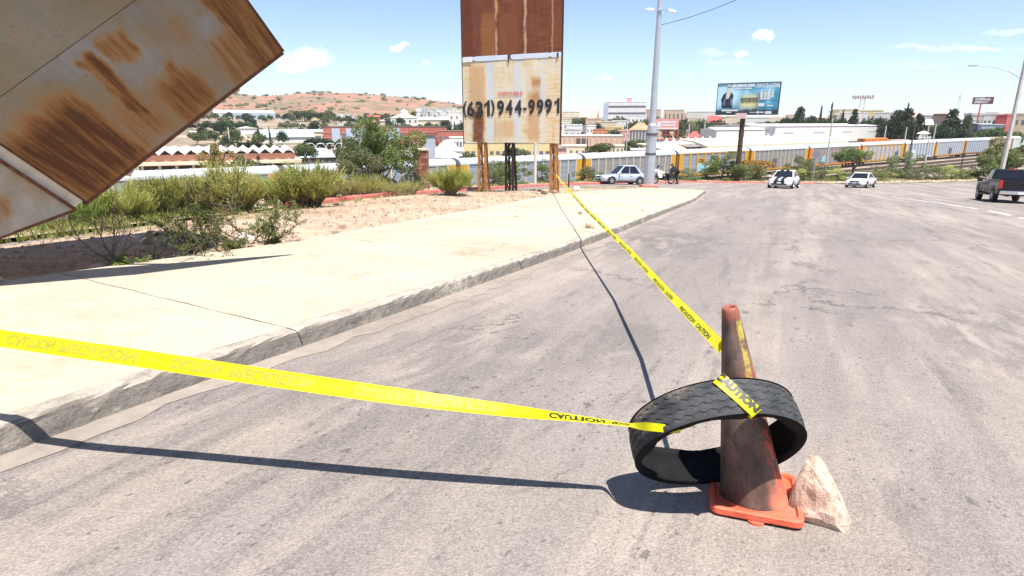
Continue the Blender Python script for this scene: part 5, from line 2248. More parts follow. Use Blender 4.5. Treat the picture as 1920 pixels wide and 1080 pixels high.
# ---------------------------------------------------------------- police officer
def officer():
    p = march(1268, 345)
    hd = math.radians(188)
    root = thing('person', 'person in a black uniform and cap bending over beside the motorcycle', 'person', p, hd)
    # joints: x forward, y to the person's left
    J = dict(pel=(0, 0, .93), spine=(.06, 0, 1.14), chest=(.17, 0, 1.36), neck=(.24, 0, 1.50), head=(.31, 0, 1.60),
             hl=(0, .10, .90), kl=(.07, .12, .50), al=(-.03, .13, .09), tl=(.14, .14, .035),
             hr=(0, -.10, .90), kr=(-.01, -.12, .50), ar=(-.14, -.13, .09), tr=(.03, -.15, .035),
             sl=(.17, .19, 1.40), el=(.27, .25, 1.13), wl=(.48, .18, 1.05), sr=(.17, -.19, 1.40), er=(.30, -.24, 1.14), wr=(.52, -.16, 1.10))
    Rd = {k: v * (1.22 if k not in ('neck', 'head', 'wl', 'wr') else 1.05) for k, v in dict(pel=.155, spine=.145, chest=.16, neck=.062, head=.075, hl=.105, kl=.068, al=.05, tl=.045, hr=.105, kr=.068, ar=.05, tr=.045, sl=.078, el=.052, wl=.036, sr=.078, er=.052, wr=.036).items()}
    E_ = [('pel', 'spine'), ('spine', 'chest'), ('chest', 'neck'), ('neck', 'head'), ('pel', 'hl'), ('hl', 'kl'), ('kl', 'al'), ('al', 'tl'), ('pel', 'hr'), ('hr', 'kr'), ('kr', 'ar'), ('ar', 'tr'),
          ('chest', 'sl'), ('sl', 'el'), ('el', 'wl'), ('chest', 'sr'), ('sr', 'er'), ('er', 'wr')]
    nm = list(J)
    me = bpy.data.meshes.new('body')
    me.from_pydata([J[k] for k in nm], [(nm.index(a), nm.index(c)) for a, c in E_], [])
    o = bpy.data.objects.new('body', me)
    COL.objects.link(o)
    sk = o.modifiers.new('s', 'SKIN')
    for i, k in enumerate(nm):
        me.skin_vertices[0].data[i].radius = (Rd[k], Rd[k] * (.8 if k in ('pel', 'spine', 'chest') else 1))
    me.skin_vertices[0].data[0].use_root = True
    sb = o.modifiers.new('u', 'SUBSURF')
    sb.levels = sb.render_levels = 1
    me.materials.append(mat('black_uniform_cloth', (.018, .019, .024), .85, var=.3, scale=9))
    o.parent = root
    M_SKIN = mat('skin', (.36, .20, .13), .6, var=.08)
    # head with a face
    b = MB()
    hc = Vector((.335, 0, 1.625))
    b.lathe([(0, -.125), (.045, -.115), (.068, -.07), (.078, -.01), (.080, .04), (.066, .09), (.035, .118), (0, .125)], 14)
    b.add(*(lambda q: (q.v, q.f))(MB().bar((.07, 0, .015), (.098, 0, -.03), .022)))
    for s_ in (-1, 1):
        b.box((0, s_ * .08, 0), (.03, .018, .055))
    o = b.build('head', M_SKIN, root, loc=hc, smooth=True, rot=(0, .45, 0))
    b = MB()
    for s_ in (-1, 1):
        b.box((.072, s_ * .030, .022), (.012, .022, .010))
    b.box((.071, 0, -.062), (.012, .045, .009))
    b.build('eyes_and_mouth', M_BLACKPL, o)
    b = MB()
    b.lathe([(.084, .035), (.090, .06), (.088, .11), (.05, .135), (0, .14)], 14)
    b.box((.11, 0, .042), (.10, .13, .012))
    b.build('cap', MATS['black_uniform_cloth'], o)
    for s_, w, e in ((1, 'wl', 'el'), (-1, 'wr', 'er')):
        W0, E0 = Vector(J[w]), Vector(J[e])
        d = (W0 - E0).normalized()
        sd_ = d.cross(Vector((0, 0, 1))).normalized()
        up = sd_.cross(d)
        b = MB()
        b.tube([W0 - d * .02, W0 + d * .05, W0 + d * .09], [.034, .042, .036], 8)
        for k in range(4):
            off = sd_ * ((k - 1.5) * .019)
            Lf = (.072, .082, .078, .06)[k]
            b.tube([W0 + d * .085 + off, W0 + d * (.085 + Lf * .5) + off - up * .006, W0 + d * (.085 + Lf * .85) + off - up * .030], [.0095, .0085, .007], 6)
        b.tube([W0 + d * .03 + sd_ * .03 * s_, W0 + d * .07 + sd_ * .055 * s_ - up * .01, W0 + d * .10 + sd_ * .052 * s_ - up * .02], [.012, .010, .008], 6)
        b.build('hand', M_SKIN, root, smooth=True)
    for a in ('l', 'r'):
        b = MB()
        A_, T_ = Vector(J['a' + a]), Vector(J['t' + a])
        b.tube([A_ + Vector((-.06, 0, -.04)), A_ + Vector((.03, 0, -.035)), T_ + Vector((.03, 0, -.005))], [.045, .055, .04], 8)
        b.tube([A_ + Vector((0, 0, -.03)), A_ + Vector((.01, 0, .12))], [.058, .062], 8)
        b.build('boot', M_BLACKPL, root, smooth=True)
    b = MB()
    b.lathe([(.195, -.03), (.205, 0), (.195, .03)], 14, c=(.0, 0, .99))
    b.build('belt', M_BLACKPL, root)
    b = MB()
    loft(b, [[(x + .20 * math.cos(a), .235 * math.sin(a), z) for a in [k * math.pi / 8 for k in range(16)]] for x, z in ((.02, 1.04), (.08, 1.2), (.15, 1.36), (.19, 1.46))])
    b.build('vest', MATS['black_uniform_cloth'], root, smooth=True)
    root.scale = (1.45, 1.3, 1.06)


officer()
# ================================================================ RAIL YARD
TANG = math.atan2(TD[1], TD[0])
RAILTOP = YARD + .17 + .30
M_ROOFW = mat('pale_wagon_roof', (.50, .54, .58), .5, .1, var=.08, scale=.6, dirt=(.42, .40, .37), dscale=.5, damt=.35)
M_BOGIE = mat('bogie_iron', (.05, .042, .038), .8, .3, var=.3)


def wmat(key, col):
    return mat(key, col, .6, .1, var=.14, scale=.8, dirt=tuple(.55 * q + .05 for q in col), dscale=.7, damt=.45)


YELLOW = wmat('wagon_yellow', (.54, .29, .035))
YELLOWP = wmat('wagon_pale_yellow', (.60, .47, .28))
ORANGE = wmat('wagon_orange', (.64, .20, .04))
REDDISH = wmat('wagon_post_red', (.55, .26, .18))
GREYP = wmat('wagon_grey_panel', (.25, .258, .262))
BLUEP = wmat('wagon_blue_grey_panel', (.25, .295, .345))
WHITEW = wmat('wagon_white', (.62, .65, .66))
PINKT = wmat('wagon_pink_tan', (.58, .43, .35))
GREENW = wmat('wagon_pale_green', (.55, .62, .55))
LIGHTG = wmat('wagon_light_grey', (.38, .41, .44))
RUSTP = wmat('wagon_rust', (.30, .12, .06))
GRAF = [wmat('paint_scrawl_%d' % i, c_) for i, c_ in enumerate([(.25, .50, .55), (.66, .66, .64), (.10, .10, .14), (.50, .22, .30)])]
_pm = {}


def boxmesh(key, s, m, bevel=0):
    k = (key, tuple(round(q, 3) for q in s), m.name)
    if k not in _pm:
        b = MB()
        b.box((0, 0, 0), s)
        _pm[k] = b.mesh(key, m, bevel=bevel)
    return _pm[k]


def bogie(root, x):
    b = MB()
    for s_ in (-1, 1):
        b.prism([(-1.3, .55), (1.3, .55), (1.2, .80), (.5, .85), (.4, .40), (-.4, .40), (-.5, .85), (-1.2, .80)], s_ * .98, s_ * 1.10)
    b.box((0, 0, .70), (.5, 2.0, .3))
    bg_ = b.build('bogie', M_BOGIE, root, loc=(x, 0, 0))
    b = MB()
    for s_ in (-1, 1):
        b.lathe([(0, s_ * .84), (.46, s_ * .84), (.46, s_ * .72), (.50, s_ * .70), (0, s_ * .70)], 16, 'y')
    b.tube([(0, -.8, 0), (0, .8, 0)], .07, 6)
    me = b.mesh('wheelset', M_BOGIE)
    for dx in (-.88, .88):
        inst('wheelset', me, bg_, (dx, 0, .46))


GROUPT = 'autorack wagons of the long freight train'


def autorack(x0, x1, post, panel, end, roofm, label, n_post=12, wide=False, logo=None, graf=0, n_=0.0, H=5.8):
    L = (x1 - x0) / TD[0] - .75
    xm = (x0 + x1) / 2
    y = T0[1] + (xm - T0[0]) * TD[1] / TD[0]
    loc = (xm + TN[0] * n_, y + TN[1] * n_, RAILTOP)
    root = thing('autorack_wagon', label, 'railway wagon', loc, TANG, GROUPT)
    W2 = 1.5
    # frame sill
    b = MB()
    b.box((0, 0, 1.02), (L, 2.9, .34))
    b.box((0, 0, .78), (L * .5, 1.6, .3))
    b.build('sill', end if not wide else post, root)
    for s_ in (-1, 1):
        bogie(root, s_ * (L / 2 - 2.6))
        b = MB()
        b.tube([(s_ * (L / 2 - .1), 0, .95), (s_ * (L / 2 + .42), 0, .95)], .13, 6)
        b.build('coupler', M_BOGIE, root)
        # end doors, ribbed, with the corner columns
        b = MB()
        b.box((s_ * (L / 2 - .06), 0, 3.05), (.08, 2.84, 3.85))
        for k in range(5):
            b.box((s_ * (L / 2 - .0), -1.2 + k * .6, 3.05), (.06, .10, 3.8))
        b.build('end_door', end, root)
        for q in (-1, 1):
            inst('corner_post', boxmesh('corner_post', (1.25 if not wide else .8, .09, 3.95), end), root, (s_ * (L / 2 - .66), q * (W2 + .01), 3.10))
    # roof: shallow curve
    b = MB()
    sec = [(-W2 - .02, 4.98), (-W2 + .02, 5.28), (-1.15, 5.55), (-.6, 5.72), (0, H), (.6, 5.72), (1.15, 5.55), (W2 - .02, 5.28), (W2 + .02, 4.98)]
    b.prism(sec, -L / 2, L / 2, 'yz')
    b.build('roof', roofm, root)
    b = MB()
    for k in range(14):
        b.box((-L / 2 + (k + .5) * L / 14, 0, H + .005), (.10, 1.1, .04))
    b.build('roof_rib', roofm, root)
    # side panels between posts, both sides
    xa, xb = -L / 2 + 1.32, L / 2 - 1.32
    dx = (xb - xa) / n_post
    core = MB()
    core.box((0, 0, 3.1), (L - .3, 2.7, 3.7))
    core.build('inner_wall', M_BOGIE, root)
    for q in (-1, 1):
        for k in range(n_post):
            inst('side_panel', panel_mesh(dx - (.26 if not wide else .55), panel), root, (xa + dx * (k + .5), q * (W2 - .06), 3.08))
        for k in range(n_post + 1):
            pwid = .22 if not wide else .52
            inst('side_post', boxmesh('side_post', (pwid, .14, 3.86), post), root, (xa + dx * k, q * (W2 - .01), 3.08))
        inst('top_rail', boxmesh('top_rail', (L - .1, .10, .16), post if wide else roofm), root, (0, q * (W2 + .01), 5.03))
    if logo:
        b = MB()
        bx_ = MB()
        pts, fs = fit_text(logo, -.95, .95, 0, .62, .05)
        xq = xa + dx * 2.5
        bx_.box((xq, -W2 - .075, 3.6), (2.3, .03, 1.1))
        bx_.build('logo_plate', post, root)
        b.add([(xq + x, -W2 - .10, 3.30 + z) for x, z in pts], fs)
        b.build('lettering', M_BLACKP, root, fix=False)
    rg = random.Random(int(x0 * 7))
    for k in range(graf):
        b = MB()
        xc = rg.uniform(-L * .42, L * .42)
        wv = rg.uniform(1.5, 3.2)
        hh = rg.uniform(.7, 1.3)
        top = [(xc - wv / 2 + wv * i / 14, 1.9 + hh + rg.uniform(-.25, .25)) for i in range(15)]
        bot = [(xc + wv / 2 - wv * i / 14, 1.4 + rg.uniform(-.15, .2)) for i in range(15)]
        b.prism(top + bot, -W2 - .085, -W2 - .075)
        b.build('graffiti', GRAF[rg.randrange(4)], root)
    return root


def panel_mesh(w, m):
    k = ('pan', round(w, 2), m.name)
    if k not in _pm:
        b = MB()
        b.box((0, 0, 0), (w, .05, 3.74))
        for i in range(5):          # corrugation
            b.box((0, 0, -1.5 + i * .75), (w, .09, .10))
        _pm[k] = b.mesh('side_panel', m)
    return _pm[k]


gx = [-66.8, -47.4, -28, -8.5, 10.94, 30.1, 49.2, 68.3, 89, 109.9, 127.6, 146.7, 166, 185, 204, 224, 244]
specs = [
    (BLUEP, BLUEP, YELLOW, M_ROOFW, 'blue grey autorack wagon behind the fallen sign, hindmost of the train', 0, None, 0),
    (YELLOWP, BLUEP, YELLOW, M_ROOFW, 'blue grey autorack wagon with yellow end behind the pale yellow shrubs', 0, None, 0),
    (YELLOWP, BLUEP, YELLOW, M_ROOFW, 'autorack wagon mostly hidden behind the big shrubs beside the brick pillar', 0, None, 0),
    (YELLOWP, BLUEP, YELLOW, M_ROOFW, 'autorack wagon with blue grey panels seen between the legs of the rusty sign', 0, None, 0),
    (YELLOWP, GREYP, YELLOW, M_ROOFW, 'autorack wagon with grey panels and thin yellow posts behind the silver sedan', 0, None, 0),
    (YELLOW, BLUEP, YELLOW, M_ROOFW, 'bright yellow autorack wagon with broad posts behind the officer and motorcycle', 1, 'CSX', 2),
    (YELLOWP, GREYP, YELLOW, M_ROOFW, 'autorack wagon hidden by the flowering shrub and the dark billboard post', 0, None, 1),
    (REDDISH, GREYP, ORANGE, M_ROOFW, 'autorack wagon with thin reddish posts and an orange end above the striped car', 0, None, 4),
    (YELLOW, LIGHTG, YELLOW, M_ROOFW, 'autorack wagon with yellow ends behind the diamond road sign', 1, None, 2),
    (WHITEW, BLUEP, YELLOW, M_ROOFW, 'white autorack wagon with tall blue grey bays behind the roadside tree', 1, None, 3),
    (LIGHTG, LIGHTG, YELLOW, M_ROOFW, 'smooth light grey autorack wagon with yellow ends and a small dark plate', 0, None, 1),
    (BLUEP, LIGHTG, RUSTP, M_ROOFW, 'smooth blue grey autorack wagon with rusty brown ends', 0, None, 0),
    (PINKT, PINKT, RUSTP, PINKT, 'pinkish tan autorack wagon above the empty tracks', 0, None, 2),
    (GREENW, GREENW, WHITEW, GREENW, 'pale green autorack wagon beyond the street lamp', 0, None, 0),
    (LIGHTG, LIGHTG, WHITEW, M_ROOFW, 'light grey autorack wagon at the far end of the train', 0, None, 0),
]
for i, (po, pa, en, ro, lb, wide, logo, gr) in enumerate(specs):
    autorack(gx[i], gx[i + 1], po, pa, en, ro, lb, 12 if not wide else 9, bool(wide), logo, gr)
    if i == 5:
        pass


# other rolling stock standing further back
def at_line(px, n_):
    "point on a track n_ metres behind the long train, in the direction of a pixel column"
    k = (px - 960) / 1152.6
    x0, y0 = T0[0] + TN[0] * n_, T0[1] + TN[1] * n_
    s_ = (k * y0 - x0) / (TD[0] - k * TD[1])
    x, y = x0 + TD[0] * s_, y0 + TD[1] * s_
    return Vector((x, y, T(x, y) + .4))


def boxcar(px0, px1, n_, m, roofm, label, H=4.6, kind='box', group='wagons on the back track'):
    a, c_ = at_line(px0, n_), at_line(px1, n_)
    L = (c_ - a).length - .8
    mid = (a + c_) / 2
    root = thing('goods_wagon', label, 'railway wagon', mid, TANG, group)
    b = MB()
    b.box((0, 0, .95), (L, 2.7, .3))
    b.build('sill', M_BOGIE, root)
    for s_ in (-1, 1):
        bogie(root, s_ * (L / 2 - 2.0))
    if kind == 'hopper':
        b = MB()
        b.prism([(-L / 2, H), (-L / 2, 2.4), (-L / 2 + 1.2, 1.3), (L / 2 - 1.2, 1.3), (L / 2, 2.4), (L / 2, H)], -1.45, 1.45)
        b.build('hopper_body', m, root)
        for k in range(9):
            for q in (-1, 1):
                inst('side_rib', boxmesh('side_rib', (.16, .12, H - 2.0), m), root, (-L / 2 + (k + .5) * L / 9, q * 1.50, H / 2 + .9))
    else:
        b = MB()
        b.box((0, 0, (H + 1.1) / 2), (L, 2.9, H - 1.1))
        b.build('body', m, root)
        for q in (-1, 1):
            inst('sliding_door', boxmesh('sliding_door', (2.6, .1, H - 1.5), m), root, (0, q * 1.48, (H + 1.1) / 2))
            for k in range(8):
                inst('side_rib', boxmesh('side_rib', (.12, .08, H - 1.2), m), root, (-L / 2 + (k + .5) * L / 8, q * 1.47, (H + 1.1) / 2))
        b = MB()
        b.prism([(-1.5, H), (0, H + .3), (1.5, H)], -L / 2 - .05, L / 2 + .05, 'yz')
        b.build('roof', roofm, root)
    return root


M_BROWN = wmat('wagon_brown', (.16, .07, .05))
boxcar(1566, 1618, 36, M_BROWN, M_BROWN, 'dark brown open hopper wagon in front of the white warehouse', 4.0, 'hopper')
boxcar(1619, 1664, 36, ORANGE, ORANGE, 'orange boxcar standing beyond the autorack train', 4.7)
boxcar(1666, 1716, 36, PINKT, PINKT, 'peach coloured hopper wagon below the dark trees', 4.0, 'hopper')
boxcar(1718, 1772, 36, PINKT, LIGHTG, 'peach boxcar beyond the light grey autorack', 4.5)
boxcar(1776, 1836, 36, PINKT, PINKT, 'tan boxcar before the green trees under the shop sign', 4.6)


def locomotive(px0, px1, n_, label):
    a, c_ = at_line(px0, n_), at_line(px1, n_)
    L = (c_ - a).length
    root = thing('locomotive', label, 'locomotive', (a + c_) / 2, TANG)
    red = wmat('locomotive_red', (.50, .07, .055))
    b = MB()
    b.box((0, 0, 1.25), (L, 2.8, .4))
    b.build('frame', M_BOGIE, root)
    bogie(root, -L * .32)
    bogie(root, L * .32)
    b = MB()
    b.box((-L * .12, 0, 2.6), (L * .62, 2.0, 2.4))
    b.build('engine_hood', red, root, bevel=.1)
    b = MB()
    b.box((L * .27, 0, 2.95), (L * .16, 2.8, 3.0))
    cb_ = b.build('cab', red, root, bevel=.08)
    for q in (-1, 1):
        inst('cab_window', boxmesh('cab_window', (L * .05, .05, .8), M_GLASS), cb_, (L * .245, q * 1.42, 3.6))
        inst('cab_window', boxmesh('cab_window', (L * .05, .05, .8), M_GLASS), cb_, (L * .305, q * 1.42, 3.6))
    b = MB()
    b.box((L * .42, 0, 2.2), (L * .12, 2.2, 1.6))
    b.build('nose', red, root, bevel=.1)
    for k in range(6):
        for q in (-1, 1):
            inst('hood_grille', boxmesh('hood_grille', (L * .06, .06, 1.1), M_BLACKPL), root, (-L * .38 + k * L * .09, q * 1.01, 2.8))
    b = MB()
    for k in range(3):
        b.lathe([(0, 4.0), (.5, 3.98), (.5, 3.78)], 12, c=(-L * .34 + k * 1.3, 0, 0))
    b.build('roof_fan', M_BLACKPL, root)
    b = MB()
    for q in (-1, 1):
        b.tube([(-L / 2 + .2, q * 1.3, 2.4), (L * .18, q * 1.3, 2.4)], .03, 5)
        for k in range(7):
            b.tube([(-L / 2 + .2 + k * L * .11, q * 1.3, 1.4), (-L / 2 + .2 + k * L * .11, q * 1.3, 2.4)], .025, 5)
    b.build('handrail', M_ROOFW, root)


locomotive(250, 312, 18, 'red diesel locomotive below the zigzag station roof')
locomotive(380, 438, 18, 'second red locomotive half hidden by the yellow tree')
a = at_line(345, 18)
boxcar(316, 376, 18, wmat('wagon_teal', (.10, .20, .20)), BLUEP, 'dark teal boxcar coupled between the two red locomotives', 4.0, group='wagons by the station')
# ================================================================ PLANTS
LM_BROOM = leafmat('broom_green', (.27, .31, .07), (.56, .56, .19), 1.5, .5)
LM_BROOMY = leafmat('broom_yellow', (.28, .265, .085), (.52, .48, .20), 1.5, .5)
LM_MESQ = leafmat('mesquite_green', (.10, .14, .045), (.28, .32, .12), .9, .4)
LM_MESQG = leafmat('mesquite_grey_green', (.12, .145, .07), (.28, .295, .15), .9, .4)
LM_DARK = leafmat('dark_evergreen', (.018, .034, .014), (.055, .082, .034), .35, .2)
LM_TOWN = leafmat('street_tree_green', (.050, .080, .025), (.14, .175, .062), .35, .3)
LM_YELL = leafmat('palo_verde_yellow', (.20, .17, .035), (.40, .33, .09), 1.0, .35)
LM_FLOW = leafmat('orange_blossom', (.30, .16, .02), (.46, .28, .05), 1.0, .3)
LM_SEED = leafmat('seedling_leaf', (.07, .115, .022), (.20, .26, .07), 3.0, .45)
LM_DRY = leafmat('dry_grass', (.26, .19, .09), (.42, .33, .17), 3.0, .25)
LM_GRASS = leafmat('weed_green', (.12, .17, .035), (.30, .34, .09), 2.0, .4)
M_BARK = mat('bark_brown', (.115, .085, .065), .9, var=.3, scale=6, bump=.4)
M_TWIG = mat('twig_grey', (.19, .155, .125), .9, var=.25, scale=6)


def rand_unit(rr):
    while True:
        p = Vector((rr.uniform(-1, 1), rr.uniform(-1, 1), rr.uniform(-1, 1)))
        if .05 < p.length < 1:
            return p.normalized()


def leaf_faces(b, c, size, rr, up=.3, aspect=.5):
    n_ = (rand_unit(rr) + Vector((0, 0, up))).normalized()
    t = n_.cross(rand_unit(rr)).normalized()
    s_ = n_.cross(t)
    l = size * rr.uniform(.7, 1.3)
    w = l * aspect
    b.add([c - t * l, c + s_ * w, c + t * l, c - s_ * w], [(0, 1, 2, 3)])


CROWN = {}


def crown_mesh(kind, seed, n, leaf, m):
    key = (kind, seed, n, leaf, m.name)
    if key in CROWN:
        return CROWN[key]
    rr = random.Random(seed * 101 + len(kind))
    b = MB()
    cl_ = []
    if kind == 'round':
        for k in range(15):
            d = rand_unit(rr)
            d.z = abs(d.z) * 1.0 - .35
            r_ = rr.uniform(.30, .46)
            cl_.append((Vector((d.x * .62, d.y * .62, d.z * .62)), r_))
        cl_.append((Vector((0, 0, 0)), .5))
    elif kind == 'wide':
        for k in range(18):
            a = rr.uniform(0, 6.28)
            q = math.sqrt(rr.random()) * .78
            cl_.append((Vector((q * math.cos(a), q * math.sin(a), rr.uniform(-.45, .50) * (1.1 - q))), rr.uniform(.2, .38)))
    elif kind == 'conifer':
        for k in range(26):
            z = rr.uniform(-1, .95)
            q = (1 - (z + 1) / 2) * .62 + .06
            a = rr.uniform(0, 6.28)
            cl_.append((Vector((q * math.cos(a) * .8, q * math.sin(a) * .8, z)), .12 + q * .35))
    elif kind == 'cypress':
        for k in range(30):
            z = -1 + 2 * k / 29
            q = math.sin(math.pi * min(1, (z + 1.35) / 2.35)) ** .7
            cl_.append((Vector((rr.uniform(-.25, .25) * q, rr.uniform(-.25, .25) * q, z)), .30 * q + .05))
    elif kind == 'bush':
        for k in range(34):
            a = rr.uniform(0, 6.28)
            q = rr.random() ** .55 * .82
            top = (1 - q ** 2) ** .5 * rr.uniform(.55, 1.15)
            z = -1 + (top + .95) * rr.random() ** 1.05
            cl_.append((Vector((q * math.cos(a), q * math.sin(a), z)), rr.uniform(.13, .30)))
    elif kind == 'open':
        for k in range(22):
            d = rand_unit(rr)
            d.z = d.z * .8
            cl_.append((d * rr.uniform(.35, .85), rr.uniform(.14, .26)))
    tot = sum(r_ ** 2 for _, r_ in cl_)
    for c_, r_ in cl_:
        for q in range(int(n * r_ ** 2 / tot)):
            d = rand_unit(rr) * (r_ * rr.uniform(.45, 1.05) ** .6)
            leaf_faces(b, c_ + d, leaf, rr, .35)
    me = b.mesh('crown', m, fix=False)
    CROWN[key] = me
    return me


TRUNK = {}


def trunk_mesh(seed, m, limbs=5, hfrac=.55, r=.05):
    "unit-height trunk with limbs that reach into the crown"
    key = (seed, m.name, limbs, hfrac, r)
    if key in TRUNK:
        return TRUNK[key]
    rr = random.Random(seed)
    b = MB()
    pts = [(0, 0, -.06)]
    for k in range(1, 6):
        pts.append((rr.uniform(-.03, .03) * k, rr.uniform(-.03, .03) * k, hfrac * k / 5))
    b.tube(pts, [r * 1.3, r, r * .85, r * .75, r * .65, r * .5], 7)
    for k in range(limbs):
        a = 6.28 * k / limbs + rr.uniform(-.4, .4)
        j = rr.randrange(2, 6)
        p = Vector(pts[j])
        L = rr.uniform(.25, .42)
        q = [p, p + Vector((math.cos(a) * L * .45, math.sin(a) * L * .45, L * .4)), p + Vector((math.cos(a) * L * .8, math.sin(a) * L * .8, L * .95))]
        b.tube(q, [r * .5, r * .32, r * .12], 5)
    me = b.mesh('trunk', m, fix=False)
    TRUNK[key] = me
    return me


def tree(name, label, base, w, h, kind='round', m=None, seed=0, n=700, leaf=.10, clear=.25, cat='tree', group=None, bark=None, tr=.045, limbs=5):
    m = m or LM_TOWN
    root = thing(name, label, cat, base, R.uniform(0, 6.28), group)
    ch_ = h * (1 - clear)
    inst('trunk', trunk_mesh(seed % 5, bark or M_BARK, limbs, clear + .25, tr), root, (0, 0, 0), (0, 0, 0), (max(h * .8, w * .5), max(h * .8, w * .5), h))
    inst('crown', crown_mesh(kind, seed % 7, n, leaf, m), root, (0, 0, h * clear + ch_ / 2), (0, 0, 0), (w / 2, w / 2, ch_ / 2 * 1.06))
    return root


def px_tree(name, label, px, yb, wpx, hpx, rng=None, finder=None, **kw):
    p = at_range(px, rng) if rng else (finder(px, yb) if finder else march(px, yb))
    k = depth_of(p) / FPX
    if rng:
        # top of the tree where the photograph has it; the foot may be hidden
        ytop = yb - hpx
        zt = kp(px, ytop, depth_of(p)).z
        h = max(zt - p.z, hpx * k * .6)
    else:
        h = hpx * k / math.cos(PITCH) * .99
    return tree(name, label, p, wpx * k, h, **kw)


def broom(name, label, p, w, h, m, n=900, seed=1, stem=None, cat='shrub', group=None, wood=26):
    "a shrub of thin upright rods, woody below and green above"
    root = thing(name, label, cat, p, 0, group)
    rr = random.Random(seed)
    b = MB()
    bs = MB()
    for k in range(wood):
        a = rr.uniform(0, 6.28)
        q = math.sqrt(rr.random())
        base = Vector((rr.gauss(0, .05) * w, rr.gauss(0, .05) * w, -.05))
        out = Vector((math.cos(a) * q * w * .48, math.sin(a) * q * w * .48, h * (.62 - .26 * q) * rr.uniform(.55, 1.2)))
        midp = base.lerp(out, .5) + Vector((rr.uniform(-.04, .04) * w, rr.uniform(-.04, .04) * w, .06 * h))
        bs.tube([base, midp, out], [.012 * h + .006, .008 * h + .004, .003], 5, False)
        # twigs fan out from the branch
        for j in range(n // wood):
            f = rr.uniform(.25, 1.0)
            s0_ = base.lerp(midp, f * 2) if f < .5 else midp.lerp(out, f * 2 - 1)
            a2 = a + rr.gauss(0, .8)
            L = h * rr.uniform(.12, .40)
            sp = rr.uniform(.10, .85)
            d = Vector((math.cos(a2) * sp, math.sin(a2) * sp, rr.uniform(.7, 1.0))).normalized()
            e = s0_ + d * L
            mm = s0_.lerp(e, .5) + Vector((rr.uniform(-.02, .02), rr.uniform(-.02, .02), -.02)) * h
            sd_ = d.cross(rand_unit(rr)).normalized() * (h * rr.uniform(.004, .009))
            b.add([s0_ - sd_ * .5, s0_ + sd_ * .5, mm + sd_, mm - sd_, e], [(0, 1, 2, 3), (3, 2, 4)])
            for _ in range(2):
                leaf_faces(b, mm.lerp(e, rr.random()), h * .022, rr, 1.6, .28)
    bs.build('stems', stem or M_TWIG, root, fix=False)
    b.build('foliage', m, root, fix=False)
    return root


def vfind(px, py):
    return verge_march(px, py)


def scl(p):
    return depth_of(p) / FPX


# --- big shrubs along the far side of the dirt
p = vfind(582, 390)
broom('broom_shrub', 'tall yellow green broom shrub with bare grey stems at the edge of the dirt', p, 138 * scl(p), 112 * scl(p), LM_BROOM, 4200, 3, wood=60)
p = vfind(846, 366)
broom('broom_shrub', 'round bright green broom shrub beside the brick pillar', p, 88 * scl(p), 72 * scl(p), LM_BROOM, 3600, 4, wood=52)
for i, (px, yb, w, h, m, lb) in enumerate([
        (228, 418, 105, 78, LM_BROOM, 'yellow green broom shrub under the corner of the fallen sign'),
        (312, 410, 80, 84, LM_BROOM, 'feathery yellow green shrub right beside the tip of the fallen sign'),
        (372, 404, 62, 66, LM_BROOMY, 'dry yellow broom shrub in front of the pale wagon roof'),
        (440, 400, 96, 92, LM_BROOMY, 'tall dry straw coloured broom shrub next to the yellow wagon end'),
        (462, 395, 60, 70, LM_BROOM, 'narrow green broom shrub touching the yellow wagon end'),
        (160, 428, 70, 52, LM_GRASS, 'low green shrub below the lower sheet of the fallen sign'),
        (100, 436, 90, 34, LM_GRASS, 'low leafy weed at the far edge of the dirt under the fallen sign'),
        (540, 384, 44, 56, LM_BROOMY, 'pale broom shrub behind the tall grey stemmed one'),
        (655, 372, 66, 44, LM_BROOMY, 'straw yellow shrub at the foot of the spreading mesquite'),
        (735, 368, 90, 34, LM_BROOMY, 'low yellow shrub between the mesquite and the brick pillar'),
        (770, 366, 40, 30, LM_BROOMY, 'small yellow shrub at the foot of the brick pillar'),
        (268, 408, 90, 62, LM_BROOMY, 'straw yellow shrub between the two green ones beside the sign tip'),
        (196, 420, 80, 66, LM_BROOM, 'green shrub half behind the lower corner of the fallen sign'),
        (345, 402, 70, 74, LM_BROOM, 'feathery green shrub in front of the wagon roof'),
        (412, 398, 74, 80, LM_BROOM, 'loose green shrub before the yellow wagon end'),
        (515, 388, 60, 60, LM_BROOM, 'bushy green shrub just right of the yellow wagon end'),
        (618, 378, 60, 58, LM_BROOMY, 'yellowish shrub against the left side of the mesquites'),
        (690, 370, 70, 44, LM_BROOM, 'green shrub in front of the wide mesquite')]):
    p = vfind(px, yb)
    broom('broom_shrub', lb, p, w * 1.25 * scl(p), h * 1.3 * scl(p), m, 2400 if i < 8 else 1100, 20 + i, wood=42)
p = vfind(706, 366)
p.y += 1.5
p.z = T(p.x, p.y)
tree('mesquite_tree', 'wide grey green mesquite bush beside the brick pillar', p, 172 * scl(p), 128 * scl(p), 'bush', LM_MESQ, 2, 24000, .026, .0, 'tree', limbs=8, tr=.03)
p = vfind(640, 372)
p.y += 2.5
p.z = T(p.x, p.y)
tree('mesquite_tree', 'second mesquite bush between the tall broom and the wide one', p, 110 * scl(p), 96 * scl(p), 'bush', LM_MESQG, 3, 14000, .030, .0, limbs=7, tr=.03)
